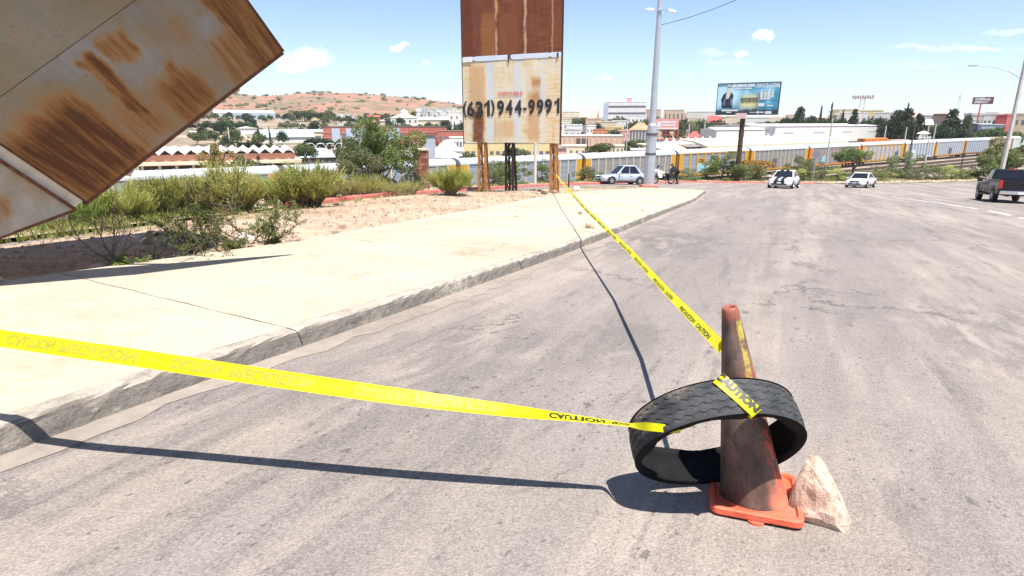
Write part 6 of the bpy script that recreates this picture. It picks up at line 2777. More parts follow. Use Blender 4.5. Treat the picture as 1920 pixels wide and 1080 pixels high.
MID = [
    ('mesquite_bush', 'leafy green bush seen between the sign legs', 962, 346, 92, 46, 'wide', LM_MESQ, 3000, .045),
    ('mesquite_bush', 'dark green bush just behind the middle leg of the rusty sign', 925, 350, 60, 40, 'wide', LM_MESQ, 2400, .05),
    ('mesquite_bush', 'green bush between the wooden post and the far leg of the sign', 1016, 344, 46, 44, 'wide', LM_MESQ, 2400, .05),
    ('sage_bush', 'pale grey green bush behind the bonnet of the silver sedan', 1102, 341, 62, 32, 'wide', LM_MESQG, 2400, .05),
    ('sage_bush', 'small pale bush behind the back of the officer', 1292, 340, 46, 26, 'wide', LM_MESQG, 1800, .06),
    ('mesquite_tree', 'broad dark mesquite at the kerb beside the billboard post', 1352, 339, 100, 56, 'wide', LM_MESQ, 6000, .034),
    ('flowering_shrub', 'shrub with orange blossom behind the billboard post', 1412, 338, 74, 52, 'open', LM_FLOW, 2200, .05),
    ('mesquite_bush', 'green bush under the orange blossom by the billboard post', 1410, 339, 66, 30, 'wide', LM_MESQG, 1800, .06),
    ('mesquite_tree', 'small mesquite behind the roof of the striped car', 1500, 338, 62, 44, 'wide', LM_MESQ, 2600, .05),
    ('mesquite_bush', 'grey green bush right of the striped car near the diamond sign', 1540, 337, 60, 32, 'wide', LM_MESQG, 2200, .055),
    ('acacia_tree', 'leafy acacia with a dark straight trunk behind the white sedan', 1598, 336, 84, 68, 'wide', LM_MESQ, 4500, .042),
    ('mesquite_tree', 'grey green mesquite next to the thin leaning pole', 1690, 335, 72, 52, 'wide', LM_MESQG, 3600, .045),
    ('mesquite_tree', 'large bushy green tree behind the pickup truck', 1878, 334, 118, 76, 'wide', LM_MESQ, 7000, .034),
    ('mesquite_tree', 'green tree at the picture edge beyond the street lamp', 1960, 336, 90, 80, 'wide', LM_MESQ, 4500, .04)]
for i, (nm, lb, px, yb, w, h, kd, m, n, lf) in enumerate(MID):
    p = march(px, yb)
    # onto the shoulder just beyond the kerb
    e = float(np.interp(p.x, EX, EY))
    if p.y < e + 1.6:
        f = (e + 1.8) / p.y
        d = ray(px, 300)
        for _ in range(60):
            if p.y >= float(np.interp(p.x, EX, EY)) + 1.6:
                break
            p = p + Vector((d.x, d.y, 0)).normalized() * .5
        p.z = T(p.x, p.y)
    k = scl(p)
    zt = kp(px, yb - h, depth_of(p)).z
    clear = .32 if nm == 'acacia_tree' else .06
    tree(nm, lb, p, w * k, max(zt - p.z, h * k * .8), 'bush' if kd == 'wide' and clear < .1 else kd, m, i + 1, int(n * 2.2), lf * .85, 0 if clear < .1 else clear, 'tree' if 'tree' in nm else 'bush', limbs=7, tr=.03 if nm != 'acacia_tree' else .035)
# low scrub along the pale bank on the far side
rr = random.Random(31)
scrub = [1466, 1490, 1515, 1566, 1580, 1622, 1640, 1660, 1712, 1736, 1752, 1776, 1794, 1812, 1826]
words = ['below the autorack with reddish posts', 'beside the striped car', 'under the small mesquite', 'left of the acacia trunk', 'at the foot of the acacia', 'behind the roof of the white sedan',
         'just right of the white sedan', 'left of the grey green mesquite', 'right of the thin leaning pole', 'below the light grey autorack', 'below the gap between two grey autoracks', 'below the rusty ended autorack', 'on the pale bank under the rails', 'at the end of the pale bank', 'beside the large bushy tree']
for i, (px, wd) in enumerate(zip(scrub, words)):
    d = ray(px, 330)
    d = Vector((d.x, d.y, 0)).normalized()
    q = d * 60
    for _ in range(200):
        if q.y > float(np.interp(q.x, EX, EY)) + 2.6 + rr.random() * 2:
            break
        q = q + d * .5
    q.z = T(q.x, q.y)
    k = scl(q)
    tree('roadside_bush', 'low green bush ' + wd, q, rr.uniform(36, 58) * k, rr.uniform(17, 32) * k, 'bush', rr.choice([LM_MESQ, LM_MESQG, LM_BROOM]), i, 1900, .055, .0, 'bush', 'low bushes along the far verge', tr=.02)


# --- thin mesquite seedlings at the back of the pavement
def seedling(name, label, p, h, spread, seed, leaves, m=LM_SEED, levels=3, nb=6, leaf=.016, cat='shrub', bare=0.0, lean=(0, 0)):
    root = thing(name, label, cat, p)
    rr = random.Random(seed)
    bs = MB()
    bl = MB()

    def grow(p0, d, L, r, lev):
        pts = [p0]
        d = d.copy()
        n = 5
        for k in range(n):
            d = (d + rand_unit(rr) * .30 + Vector((0, 0, .03))).normalized()
            pts.append(pts[-1] + d * L / n)
        bs.tube(pts, [r * (1 - .7 * k / n) for k in range(n + 1)], 5, False)
        if lev > 0:
            for k in range(rr.randrange(3, 6)):
                j = rr.randrange(1, n + 1)
                s_ = (rand_unit(rr) + d * .8 + Vector((0, 0, .15))).normalized()
                grow(pts[j], s_, L * rr.uniform(.4, .7), r * .5, lev - 1)
        if lev <= 1 and rr.random() > bare:
            # rows of small leaflets along the twig
            for k in range(leaves):
                t = rr.random()
                j = min(n - 1, int(t * n))
                q = pts[j].lerp(pts[j + 1], t * n - j)
                leaf_faces(bl, q + rand_unit(rr) * leaf * 1.6, leaf, rr, .5, .38)

    for k in range(nb):
        a = rr.uniform(0, 6.28)
        d = Vector((math.cos(a) * spread + lean[0], math.sin(a) * spread + lean[1], rr.uniform(.5, 1.0))).normalized()
        grow(Vector((rr.gauss(0, .02), rr.gauss(0, .02), -.03)), d, h * rr.uniform(.6, .95), .012 * h + .003, levels - 1)
    bs.build('stems', M_TWIG if bare > .5 else M_BARK, root, fix=False)
    if bl.v:
        bl.build('leaves', m, root, fix=False)
    return root


p = vfind(362, 474)
seedling('mesquite_seedling', 'sprawling thin leaved mesquite seedling in the shade at the pavement edge', p, .85, 1.0, 4, 26, nb=9, leaf=.017, lean=(.1, 0))
p = vfind(385, 462)
seedling('mesquite_seedling', 'tall thin mesquite seedling with sparse dark leaves', p, 1.25, .55, 14, 16, nb=4, leaf=.016, lean=(-.2, .1))
p = vfind(498, 462)
seedling('mesquite_seedling', 'upright bright green mesquite seedling standing alone at the pavement edge', p, .72, .5, 6, 34, nb=6, leaf=.016, lean=(.05, 0))
p = vfind(470, 455)
seedling('mesquite_seedling', 'yellowish arching seedling between the sprawling and the upright one', p, 1.0, .8, 9, 18, LM_BROOM, nb=4, leaf=.015, lean=(.1, .1))
p = vfind(214, 492)
seedling('dead_twig_bush', 'bare grey twiggy bush in the shadow of the fallen sign', p, .95, .75, 11, 0, nb=5, bare=1.0, lean=(-.25, 0))
p = vfind(246, 502)
seedling('weed_tuft', 'small bright green weed at the pavement edge in the sign shadow', p, .22, .9, 12, 40, LM_GRASS, levels=2, nb=10, leaf=.020)
p = vfind(290, 486)
seedling('weed_tuft', 'thin pale twig weed lying by the pavement joint', p, .38, 1.2, 13, 6, LM_GRASS, levels=2, nb=5, leaf=.012)
p = vfind(440, 470)
seedling('weed_tuft', 'low dark weed between two mesquite seedlings', p, .26, 1.0, 18, 30, LM_SEED, levels=2, nb=9, leaf=.018)


def grass_tuft(b, p, h, n, rr):
    for k in range(n):
        a = rr.uniform(0, 6.28)
        sp = rr.uniform(.1, .9)
        d = Vector((math.cos(a) * sp, math.sin(a) * sp, 1)).normalized()
        L = h * rr.uniform(.5, 1.1)
        s_ = Vector((-math.sin(a), math.cos(a), 0)) * h * .02
        q = p + Vector((rr.gauss(0, .03), rr.gauss(0, .03), -.01))
        e = q + d * L + Vector((math.cos(a), math.sin(a), -.6)) * L * .18
        mm = q + d * L * .55
        b.add([q - s_, q + s_, mm + s_ * .8, mm - s_ * .8, e], [(0, 1, 2, 3), (3, 2, 4)])


# weeds in the kerb joint and on the pavement
for px, py, h, n, m, lb in [(1103, 440, .34, 90, LM_DRY, 'dry grass tuft growing from the kerb joint beside the far tape'), (1088, 412, .30, 50, LM_DRY, 'thin dry weed on the pavement edge behind the far tape'),
                            (968, 419, .22, 36, LM_DRY, 'small dry weed in the middle of the far pavement'), (1205, 405, .2, 30, LM_DRY, 'tiny dry tuft on the kerb further along')]:
    p = march(px, py)
    p.z = lz(p.x, p.y) + (KH if px != 1103 else .02)
    h *= .6 if px != 1103 else 1
    b = MB()
    rr = random.Random(px)
    grass_tuft(b, Vector((0, 0, 0)), h, n, rr)
    o = b.build('weed_tuft', m, None, loc=p, fix=False)
    tag(o, lb, 'weed')
# ground cover nobody could count: dry and green grass on the verge and the slope beyond
b = MB()
bg2 = MB()
rr = random.Random(77)
for k in range(5200):
    u, v = rr.random(), rr.random()
    if u < .42 and v < .9 and rr.random() < .75:
        continue
    p = Vector(verge_fn(u, v))
    if p.y < 2:
        continue
    far = v > .8
    grass_tuft(bg2 if (far and rr.random() < .7) else b, p, rr.uniform(.06, .17) * (1.8 if far else 1), 6, rr)
for k in range(5200):
    x = rr.uniform(-16, 60)
    y0 = float(np.interp(x, EX, EY))
    if x < -8.6:
        y0 = max(y0, 4)
    y = y0 + rr.uniform(.3, 7)
    if x < -8 and y > 30:
        continue
    if -6.5 < x < -5.4 and y < 24:
        continue
    p = Vector((x, y, T(x, y)))
    grass_tuft(bg2 if rr.random() < .6 else b, p, rr.uniform(.15, .45), 7, rr)
# left part of the slope, seen under the sign
for k in range(3600):
    t = rr.random()
    e0 = polyat([(-8.9, 5), (-8.1, 8), (-6.9, 17)], t)
    q = e0 + Vector((-1, .15)) * rr.uniform(.1, 4.5)
    p = Vector((q.x, q.y, T(q.x, q.y)))
    grass_tuft(bg2 if rr.random() < .8 else b, p, rr.uniform(.15, .42), 7, rr)
o = b.build('dry_grass', LM_DRY, None, fix=False)
o['kind'] = 'stuff'
o = bg2.build('green_grass', LM_GRASS, None, fix=False)
o['kind'] = 'stuff'
# pebbles and rubble on the dirt
b = MB()
for k in range(2600):
    u, v = rr.random(), rr.random() ** 1.3
    p = Vector(verge_fn(u, v))
    if p.y < 2:
        continue
    s_ = rr.uniform(.008, .035) * (1 + (rr.random() < .05) * 1.6)
    vs = [p + Vector((rr.uniform(.6, 1) * s_ * a, rr.uniform(.6, 1) * s_ * c_, s_ * .55 + (s_ * .45 if d > 0 else -s_ * .7))) for a, c_, d in ((-1, -1, -1), (1, -1, -1), (1, 1, -1), (-1, 1, -1), (-.7, -.6, 1), (.6, -.7, 1), (.7, .6, 1), (-.6, .7, 1))]
    b.add(vs, [(4, 5, 6, 7), (0, 1, 5, 4), (1, 2, 6, 5), (2, 3, 7, 6), (3, 0, 4, 7)])
o = b.build('rubble', mat('grey_rubble', (.33, .25, .19), .9, var=.35, scale=.9), None, fix=False)
o['kind'] = 'stuff'
# grit on the road: crumbs of stone
b = MB()
for k in range(1500):
    px_, py_ = rr.uniform(-.5, 4.5), 1.6 + 14 * rr.random() ** 2
    x, y = px_ * (.5 + py_ * .12) - 1.2, py_
    if x < polyat(KERB, .5).x - 50:
        continue
    s_ = rr.uniform(.002, .006)
    p = Vector((x, y, lz(x, y)))
    b.add([p + Vector((-s_, -s_, 0)), p + Vector((s_, -s_ * .8, 0)), p + Vector((s_ * .7, s_, 0)), p + Vector((-s_ * .8, s_ * .7, 0)), p + Vector((0, 0, s_ * 1.2))], [(0, 1, 4), (1, 2, 4), (2, 3, 4), (3, 0, 4)])
o = b.build('road_grit', mat('road_grit', (.20, .17, .15), .9, var=.5, scale=40), None, fix=False)
o['kind'] = 'stuff'
# loose stones one can pick out
for px, py, s_, lb, c_ in [(1081, 357, .20, 'white painted stone on the dirt beside the black stake', (.62, .57, .5)), (1020, 364, .14, 'small dark stone at the foot of the sign leg', (.10, .085, .075)),
                           (1040, 362, .15, 'grey stone near the sign leg', (.30, .24, .20)), (1490, 333, .45, 'white painted boulder behind the striped car', (.66, .6, .52)), (632, 385, .09, 'brown stone on the dirt in front of the broom shrub', (.16, .11, .08)),
                           (460, 455, .16, 'pale stone among the mesquite seedlings', (.55, .48, .42)), (592, 558, .035, 'dark pebble on the pavement slab', (.12, .09, .07))]:
    p = vfind(px, py)
    k = s_
    bm = bmesh.new()
    bmesh.ops.create_icosphere(bm, subdivisions=2, radius=k)
    for v in bm.verts:
        v.co = Vector((v.co.x, v.co.y * .8, v.co.z * .7)) * (1 + .35 * mnoise.noise(v.co * (1.6 / k) + Vector((px, 0, 0))))
    me = bpy.data.meshes.new('stone')
    bm.to_mesh(me)
    bm.free()
    me.materials.append(mat('stone_%d' % px, c_, .85, var=.2, scale=8, bump=.4))
    o = inst('stone', me, None, p + Vector((0, 0, k * .35)))
    tag(o, lb, 'stone')
# ================================================================ TOWN
def bm_(k, c_, **kw):
    return mat('wall_' + k, c_, .85, var=.10, scale=.35, dirt=tuple(.7 * q for q in c_), dscale=.25, damt=.35, **kw)


WALL = dict(white=bm_('white', (.66, .65, .62)), cream=bm_('cream', (.64, .56, .40)), tan=bm_('tan', (.52, .40, .30)), peach=bm_('peach', (.58, .42, .32)), pink=bm_('pink', (.60, .36, .32)),
            brick=bm_('brick', (.40, .13, .10)), grey=bm_('grey', (.42, .43, .44)), bluegrey=bm_('bluegrey', (.38, .45, .54)), yellow=bm_('yellow', (.62, .52, .26)), salmon=bm_('salmon', (.55, .27, .19)),
            dark=bm_('dark', (.10, .085, .08)), brown=bm_('brown', (.22, .14, .11)), orange=bm_('orange', (.56, .24, .13)), pale=bm_('pale', (.56, .55, .51)), lime=bm_('lime', (.50, .54, .38)),
            red=bm_('red', (.48, .09, .08)), slate=bm_('slate', (.36, .40, .47)), skyblue=bm_('skyblue', (.45, .58, .68)))
M_WIN = mat('far_window_glass', (.13, .14, .16), .3, var=.3, scale=.3)
M_DOORD = mat('far_door', (.09, .075, .07), .7, var=.2)


def building(name, label, px0, px1, ytop, rng, depth, wall, roof=None, kind='flat', win=None, yaw=0.0, group=None, rise=.22, door=False, bands=None, cat='building', ybot=None):
    p = at_range((px0 + px1) / 2, rng)
    d = depth_of(p)
    w = (px1 - px0) * d / FPX / max(.6, math.cos(yaw))
    zt = kp((px0 + px1) / 2, ytop, d).z
    h = max(2.0, zt - p.z)
    root = thing(name, label, cat, p, facing(p) + yaw, group)
    wm = WALL[wall]
    rm = WALL[roof or wall]
    eave = h if kind == 'flat' else h * (1 - rise)
    b = MB()
    b.box((0, depth / 2, eave / 2 - 1.5), (w, depth, eave + 3))
    b.build('wall', wm, root)
    b = MB()
    if kind == 'flat':
        b.box((0, depth / 2, h + .12), (w + .3, depth + .3, .3))
        if roof is None:
            b.box((0, .1, h + .4), (w, .25, .5))
    elif kind == 'gable':          # ridge across the view
        b.prism([(-.5, eave), (depth / 2, h), (depth + .5, eave), (depth + .5, eave - .15), (-.5, eave - .15)], -w / 2 - .4, w / 2 + .4, 'yz')
    elif kind == 'gable_front':
        b.prism([(-w / 2 - .4, eave), (0, h), (w / 2 + .4, eave), (w / 2 + .4, eave - .15), (-w / 2 - .4, eave - .15)], -.4, depth + .4)
    elif kind == 'hip':
        o = min(w, depth) * .42
        hw, q = w / 2 + .4, .4
        b.add([(-hw, -q, eave), (hw, -q, eave), (hw, depth + q, eave), (-hw, depth + q, eave), (-hw + o, depth / 2, h), (hw - o, depth / 2, h)],
              [(0, 1, 5, 4), (1, 2, 5), (2, 3, 4, 5), (3, 0, 4), (3, 2, 1, 0)])
    elif kind == 'vault':
        pr = [(-w / 2 + w * i / 12, eave + (h - eave) * math.sin(math.pi * i / 12)) for i in range(13)]
        b.prism(pr, -.3, depth + .3)
    b.build('roof', rm, root)
    if win:
        nr, nc_, fw, fh = win[:4]
        top = eave * (win[4] if len(win) > 4 else .92)
        ww, wh_ = w / nc_ * fw, top / nr * fh
        me = boxmesh('window', (ww, .10, wh_), M_WIN)
        for r_ in range(nr):
            for c_ in range(nc_):
                inst('window', me, root, (-w / 2 + w * (c_ + .5) / nc_, -.03, top * (r_ + .55) / nr))
    if bands:
        for fz in bands:
            inst('window_band', boxmesh('window_band', (w * .92, .12, h * .07), M_WIN), root, (w * .03, -.04, h * fz))
    if door:
        inst('door', boxmesh('door', (min(2.4, w * .15), .12, min(2.8, eave * .6)), M_DOORD), root, (w * .18, -.03, min(2.8, eave * .6) / 2))
    return root, w, h


ordw = ['first', 'second', 'third', 'fourth', 'fifth', 'sixth', 'seventh', 'eighth', 'ninth', 'tenth', 'eleventh', 'twelfth', 'thirteenth', 'fourteenth', 'fifteenth', 'sixteenth', 'seventeenth', 'eighteenth', 'nineteenth', 'twentieth', 'twenty-first', 'twenty-second', 'twenty-third', 'twenty-fourth']
LMH = [(420, 'next to the fallen sign'), (470, 'above the blue grey factory'), (530, 'right of the blue grey factory'), (580, 'left of the tiny windowed factory'), (640, 'above the tiny windowed factory'), (690, 'above the red roofed house'), (740, 'left of the pyramid roof'), (790, 'above the white hall'), (840, 'above the stacked box houses'), (900, 'beside the rusty sign')]
LMT = [(400, 'beside the fallen sign'), (450, 'behind the zigzag station'), (490, 'near the white gabled store'), (550, 'behind the blue grey shed'), (610, 'near the tiny windowed factory'), (660, 'behind the brick works glazed bays'), (715, 'near the red roofed house'), (770, 'near the white hall'), (870, 'near the cream warehouse'), (1090, 'just right of the rusty sign'), (1130, 'near the pink roofs'), (1180, 'under the white four storey block'), (1225, 'behind the steel pole'),
       (1285, 'behind the pink hoarding'), (1345, 'above the market tents'), (1400, 'under the billboard figure'), (1470, 'under the billboard lettering'), (1530, 'in the dark belt right of the billboard'), (1590, 'behind the tallest cypress'), (1640, 'under the stadium floodlights'), (1700, 'at the huge evergreens'), (1745, 'behind the white umbrella'), (1790, 'near the lattice mast'), (1830, 'left of the tall shop sign'), (1875, 'right of the tall shop sign'), (1990, 'behind the right hand street lamp')]


def landmark(px, table):
    for x, t in table:
        if px <= x:
            return t
    return table[-1][1]


def lab(o, text, cat, group):
    "things alike in size near the same landmark share a label"
    tag(o, text, cat, group)


# --- hillside and left part of the town
building('factory', 'long white factory at the foot of the red hill nearest the fallen sign', 392, 513, 206, 820, 30, 'white', 'pale', 'gable', None, .05, rise=.35, bands=(.35,))
building('factory', 'pale blue grey factory wing in front of the long white factory', 445, 514, 213, 760, 20, 'bluegrey', None, 'flat', (1, 9, .5, .4))
building('factory', 'long white and yellow factory with a row of tiny windows under the hill', 556, 660, 214, 780, 26, 'white', None, 'flat', (1, 16, .28, .22, 1.2))
building('factory', 'yellowish lower annexe of the factory with tiny windows', 560, 648, 220, 760, 10, 'yellow')
building('office_block', 'small brown and white block at the end of the tiny windowed factory', 646, 664, 214, 745, 14, 'white', 'brown', 'flat', (2, 2, .8, .5))
building('church', 'white hall with a stepped pyramid roof and lantern below the hill', 733, 784, 212, 560, 36, 'white', 'cream', 'hip', (1, 5, .4, .4), 0, rise=.40)
rt = bpy.context.scene.objects['church']
b = MB()
b.lathe([(3.2, 0), (3.2, 2.6), (2.6, 3.6), (0, 4.6)], 8, c=(0, 18, kp(758, 212, depth_of(rt.location)).z - rt.location.z - 1.2))
b.build('lantern', WALL['white'], rt)
building('warehouse', 'long cream warehouse beside the white hall with the pyramid roof', 784, 864, 219, 520, 22, 'cream', 'white', 'gable', None, -.04, rise=.25)
building('house', 'white cube house at the end of the cream warehouse', 842, 862, 211, 505, 12, 'white', None, 'flat', (2, 2, .3, .3))
hs = [(786, 204, 690), (797, 200, 760), (806, 205, 700), (815, 202, 740), (824, 206, 690), (833, 203, 730), (842, 205, 700), (851, 203, 760), (860, 206, 690), (868, 204, 720), (877, 207, 690), (812, 210, 640), (830, 211, 640), (872, 212, 620), (795, 211, 640)]
hw_ = ['white', 'grey', 'pale', 'cream', 'white', 'grey', 'pale', 'white', 'cream', 'grey', 'white', 'pale', 'white', 'pale', 'grey']
for i, ((px, yt, rg_), c_) in enumerate(zip(hs, hw_)):
    building('house', {'white': 'white', 'grey': 'grey', 'pale': 'pale stone', 'cream': 'cream'}[c_] + ' box house on the hillside, ' + ordw[sorted(hs).index((px, yt, rg_))] + ' from the white hall towards the rusty sign', px - 5.5, px + 5.5, yt, rg_, 9, c_, None, 'flat', (2, 2, .3, .35), R.uniform(-.3, .3), 'houses stacked on the hillside')
building('house', 'small red roofed house on the slope above the red brick works', 690, 713, 216, 600, 10, 'salmon', 'red', 'gable', (1, 2, .4, .4))
building('house', 'low white house left of the white gabled store', 355, 376, 246, 420, 10, 'white', 'pale', 'gable', (1, 2, .3, .3))
building('store', 'white gabled store standing alone in front of the hills', 450, 479, 237, 400, 14, 'white', 'pale', 'gable_front', None, .1, rise=.18)
building('house', 'low cream shed in front of the white gabled store', 458, 496, 252, 370, 10, 'cream', 'pale', 'flat', (1, 3, .4, .3))
building('shed', 'long shed with a blue grey metal roof and white wall', 494, 612, 243, 345, 26, 'white', 'slate', 'gable', None, .10, rise=.55)
building('house', 'low dark fronted shed between the blue roofed shed and the brick works', 588, 614, 249, 330, 12, 'cream', 'dark', 'flat', (1, 2, .8, .5))
rt, w_, h_ = building('brick_works', 'long red brick works with a dark parapet behind the green trees', 610, 836, 238, 322, 26, 'brick', 'dark', 'flat', None)
for k in range(24):
    inst('pilaster', boxmesh('pilaster', (.5, .3, h_ * .96), WALL['brick']), rt, (-w_ / 2 + w_ * (k + .5) / 24, -.14, h_ * .48))
for fz in (.42, .7):
    inst('stone_band', boxmesh('stone_band', (w_, .24, .35), WALL['salmon']), rt, (0, -.10, h_ * fz))
for fx, ww in ((-.40, 4), (-.28, 5), (-.20, 5), (.06, 6)):
    inst('glazed_bay', boxmesh('glazed_bay', (ww, .5, h_ * .75), WALL['bluegrey']), rt, (w_ * fx, -.30, h_ * .55))
for fx in (-.34, -.235, .02, .12):
    inst('window', boxmesh('window', (3.5, .2, h_ * .35), M_WIN), rt, (w_ * fx, -.18, h_ * .5))
building('brick_works', 'lower red brick wing running behind the rusty sign', 820, 872, 246, 305, 16, 'brick', 'brown', 'flat', (1, 5, .5, .35))
building('shed', 'white shed with dark openings in front of the low brick wing', 842, 872, 258, 250, 12, 'white', 'white', 'flat', (1, 5, .6, .4))
building('hall', 'white barrel roofed hall behind the blue roofed shelter', 814, 862, 264, 190, 16, 'white', 'white', 'vault', None, 0, rise=.55)
building('shelter', 'blue roofed dark walled shelter behind the brick pillar', 764, 866, 281, 150, 16, 'dark', 'skyblue', 'hip', (1, 10, .5, .4), 0, rise=.40)
building('shelter', 'small blue roofed shelter beneath the white arched lamps', 560, 628, 279, 165, 12, 'dark', 'skyblue', 'hip', (1, 6, .5, .4), 0, rise=.45)
building('house', 'low white building behind the far wagons beside the green tree', 497, 524, 287, 150, 8, 'white', 'white', 'flat')
building('kiosk', 'grey metal notice board standing behind the brick pillar', 794, 814, 255, 120, .6, 'slate', 'dark', 'flat', None, 0, cat='notice board')
building('shop', 'low yellow fascia shop seen below the rusty sign', 870, 1032, 267, 200, 18, 'yellow', 'white', 'flat', (1, 14, .6, .35, .6))
building('house', 'pink walled yard house right of the yellow fascia shop', 1032, 1062, 281, 180, 10, 'pink', 'dark', 'flat', (1, 3, .4, .4))


# --- station with the folded zigzag roof
def station():
    p = at_range(400, 142)
    d = depth_of(p)
    w = 268 * d / FPX
    root = thing('railway_station', 'salmon station building with a white zigzag folded roof', 'station', p, facing(p) - .06)
    zt = kp(400, 276, d).z - p.z
    k = d / FPX
    b = MB()
    n = 13
    amp = 8.5 * k
    prof = []
    for i in range(n * 2 + 1):
        prof.append((-w / 2 + w * i / (2 * n), zt - (amp if i % 2 == 0 else 0)))
    low = [(x, z - .35) for x, z in prof[::-1]]
    b.prism(prof + low, -2.2, 16)
    b.build('folded_roof', WALL['white'], root, fix=True)
    for i in range(n):
        x = -w / 2 + w * (i + .5) / n
        g = MB()
        g.add([(x - w / n * .42, -1.0, zt - amp - .3), (x + w / n * .42, -1.0, zt - amp - .3), (x, -1.0, zt - .7)], [(0, 1, 2)])
        g.build('gable_infill', WALL['dark'], root, fix=False)
    b = MB()
    b.box((0, 4, zt - amp - 1.0), (w, 11, 1.4))
    b.build('fascia', WALL['salmon'], root)
    b = MB()
    b.box((0, 2.5, zt - amp - 2.0), (w + 2.5, 12, .6))
    b.build('canopy_edge', WALL['cream'], root)
    b = MB()
    b.box((0, 8, (zt - amp - 2.2) / 2), (w, 9, zt - amp - 2.4))
    b.build('wall', WALL['brown'], root)
    for i in range(10):
        inst('column', boxmesh('column', (.5, .5, zt - amp - 2.2), WALL['cream']), root, (-w / 2 + w * (i + .5) / 10, -2.4, (zt - amp - 2.2) / 2))


station()

# --- middle of the town
rt, w_, h_ = building('hospital', 'white four storey block with dark window bands and a red sign on its roof', 1131, 1209, 192, 600, 26, 'white', None, 'flat', None, 0, bands=(.12, .36, .60, .84))
b = MB()
b.box((-w_ * .44, -.3, h_ * .48), (w_ * .11, .8, h_ * .98))
b.build('stair_tower', WALL['bluegrey'], rt)
for k in range(10):
    inst('window', boxmesh('window', (2.2, .2, 1.1), M_WIN), rt, (-w_ * .32 + k * w_ * .078, -.06, h_ * (.25 if k % 2 else .26)))
b = MB()
b.box((w_ * .10, 4, h_ + 2.3), (4.2, .5, 3.4))
b.build('roof_sign', WALL['red'], rt)
b = MB()
for dx in (-1.2, 0, 1.2):
    b.box((w_ * .10 + dx, 3.72, h_ + 2.3), (.5, .05, 2.2))
b.build('sign_mark', WALL['white'], rt)
building('house', 'white annexe block at the foot of the four storey white block', 1176, 1212, 217, 560, 14, 'white', None, 'flat', (2, 5, .4, .3))
building('house', 'pink roofed house left of the white four storey block', 1078, 1101, 203, 640, 14, 'cream', 'pink', 'gable', (1, 3, .4, .4), .1, rise=.5)
building('house', 'second pink roofed house close to the white four storey block', 1103, 1118, 204, 620, 12, 'cream', 'pink', 'gable', (1, 2, .4, .4), -.2, rise=.5)
building('house', 'long cream house with a dark porch right beside the rusty sign', 1054, 1086, 210, 520, 12, 'cream', 'cream', 'flat', (1, 3, .8, .5))
HT = [(1050, 1072, 223, 430, 'cream', 'low cream house under the dark porch house'), (1050, 1068, 231, 380, 'white', 'white house at the right edge of the rusty sign'), (1062, 1092, 235, 340, 'white', 'white house with two small windows above the peach warehouse'),
      (1098, 1124, 224, 450, 'peach', 'peach house beside the round green trees'), (1100, 1118, 236, 360, 'white', 'small white house with a flat roof above the peach warehouse'), (1120, 1152, 229, 430, 'cream', 'cream house below the large round tree'),
      (1112, 1140, 243, 330, 'orange', 'low orange house above the peach warehouse'), (1136, 1168, 239, 350, 'yellow', 'yellow house above the peach warehouse'), (1148, 1176, 227, 470, 'white', 'white house right of the large round tree'),
      (1058, 1090, 243, 310, 'pale', 'grey white house directly above the peach warehouse'), (1210, 1234, 206, 640, 'peach', 'peach house at the skyline behind the steel pole'), (1160, 1182, 246, 300, 'pink', 'pinkish house at the end of the peach warehouse')]
for a_, c_, yt, rg_, wl, lb in HT:
    building('house', lb, a_, c_, yt, rg_, 10, wl, None if wl != 'orange' else 'orange', 'flat', (1 + (rg_ < 400), 3, .32, .35), R.uniform(-.25, .25), None, door=True)
rt, w_, h_ = building('warehouse', 'long peach warehouse with two grey shutters behind the silver sedan', 1052, 1168, 255, 240, 18, 'peach', 'pale', 'flat')
for fx, ww in ((-.20, .055), (-.11, .07)):
    inst('shutter', boxmesh('shutter', (w_ * ww * 1.6, .2, h_ * .62), M_DOORD), rt, (w_ * fx, -.08, h_ * .55))
for k in range(13):
    inst('pilaster', boxmesh('pilaster', (.35, .3, h_ * .95), WALL['peach']), rt, (-w_ / 2 + w_ * k / 12, -.12, h_ * .48))
building('house', 'low white building in front of the peach warehouse', 1056, 1100, 274, 200, 10, 'cream', 'white', 'flat', (1, 4, .3, .3))
building('house', 'low house with two dark doorways right of the big round tree', 1142, 1172, 274, 205, 9, 'cream', 'cream', 'flat', (1, 4, .35, .6))
building('bus_shelter', 'long low white roof behind the train next to the steel pole', 1186, 1224, 281, 170, 6, 'white', 'white', 'flat', (1, 4, .6, .4))
rt, w_, h_ = building('colonnade', 'orange roofed building with tall grey columns left of the steel pole', 1181, 1222, 230, 330, 16, 'pale', 'orange', 'hip', None, 0, rise=.32)
for k in range(7):
    inst('window', boxmesh('window', (1.0, .2, h_ * .52), M_WIN), rt, (-w_ / 2 + w_ * (k + .6) / 7, -.06, h_ * .36))
building('block', 'tan block with recessed pilasters on the skyline', 1244, 1281, 207, 620, 16, 'tan', None, 'flat', (1, 5, .35, .7))
building('block', 'long low grey roofed block on the skyline left of the billboard', 1288, 1340, 210, 600, 12, 'pale', 'slate', 'flat', (1, 6, .5, .4))
building('house', 'orange roofed house left of the billboard', 1328, 1350, 217, 520, 10, 'orange', 'red', 'gable', (1, 2, .4, .4), rise=.4)
building('house', 'cream house between the trees left of the billboard post', 1290, 1312, 222, 480, 10, 'cream', None, 'flat', (1, 2, .4, .4))
building('house', 'red roofed kiosk above the white tents', 1292, 1316, 246, 300, 8, 'pale', 'red', 'hip', (1, 2, .4, .4), rise=.4)
building('house', 'white house seen under the billboard', 1398, 1440, 221, 470, 10, 'white', None, 'flat', (1, 5, .4, .4))
building('house', 'cream house under the lower edge of the billboard', 1360, 1392, 219, 500, 10, 'cream', None, 'flat', (1, 3, .4, .4))


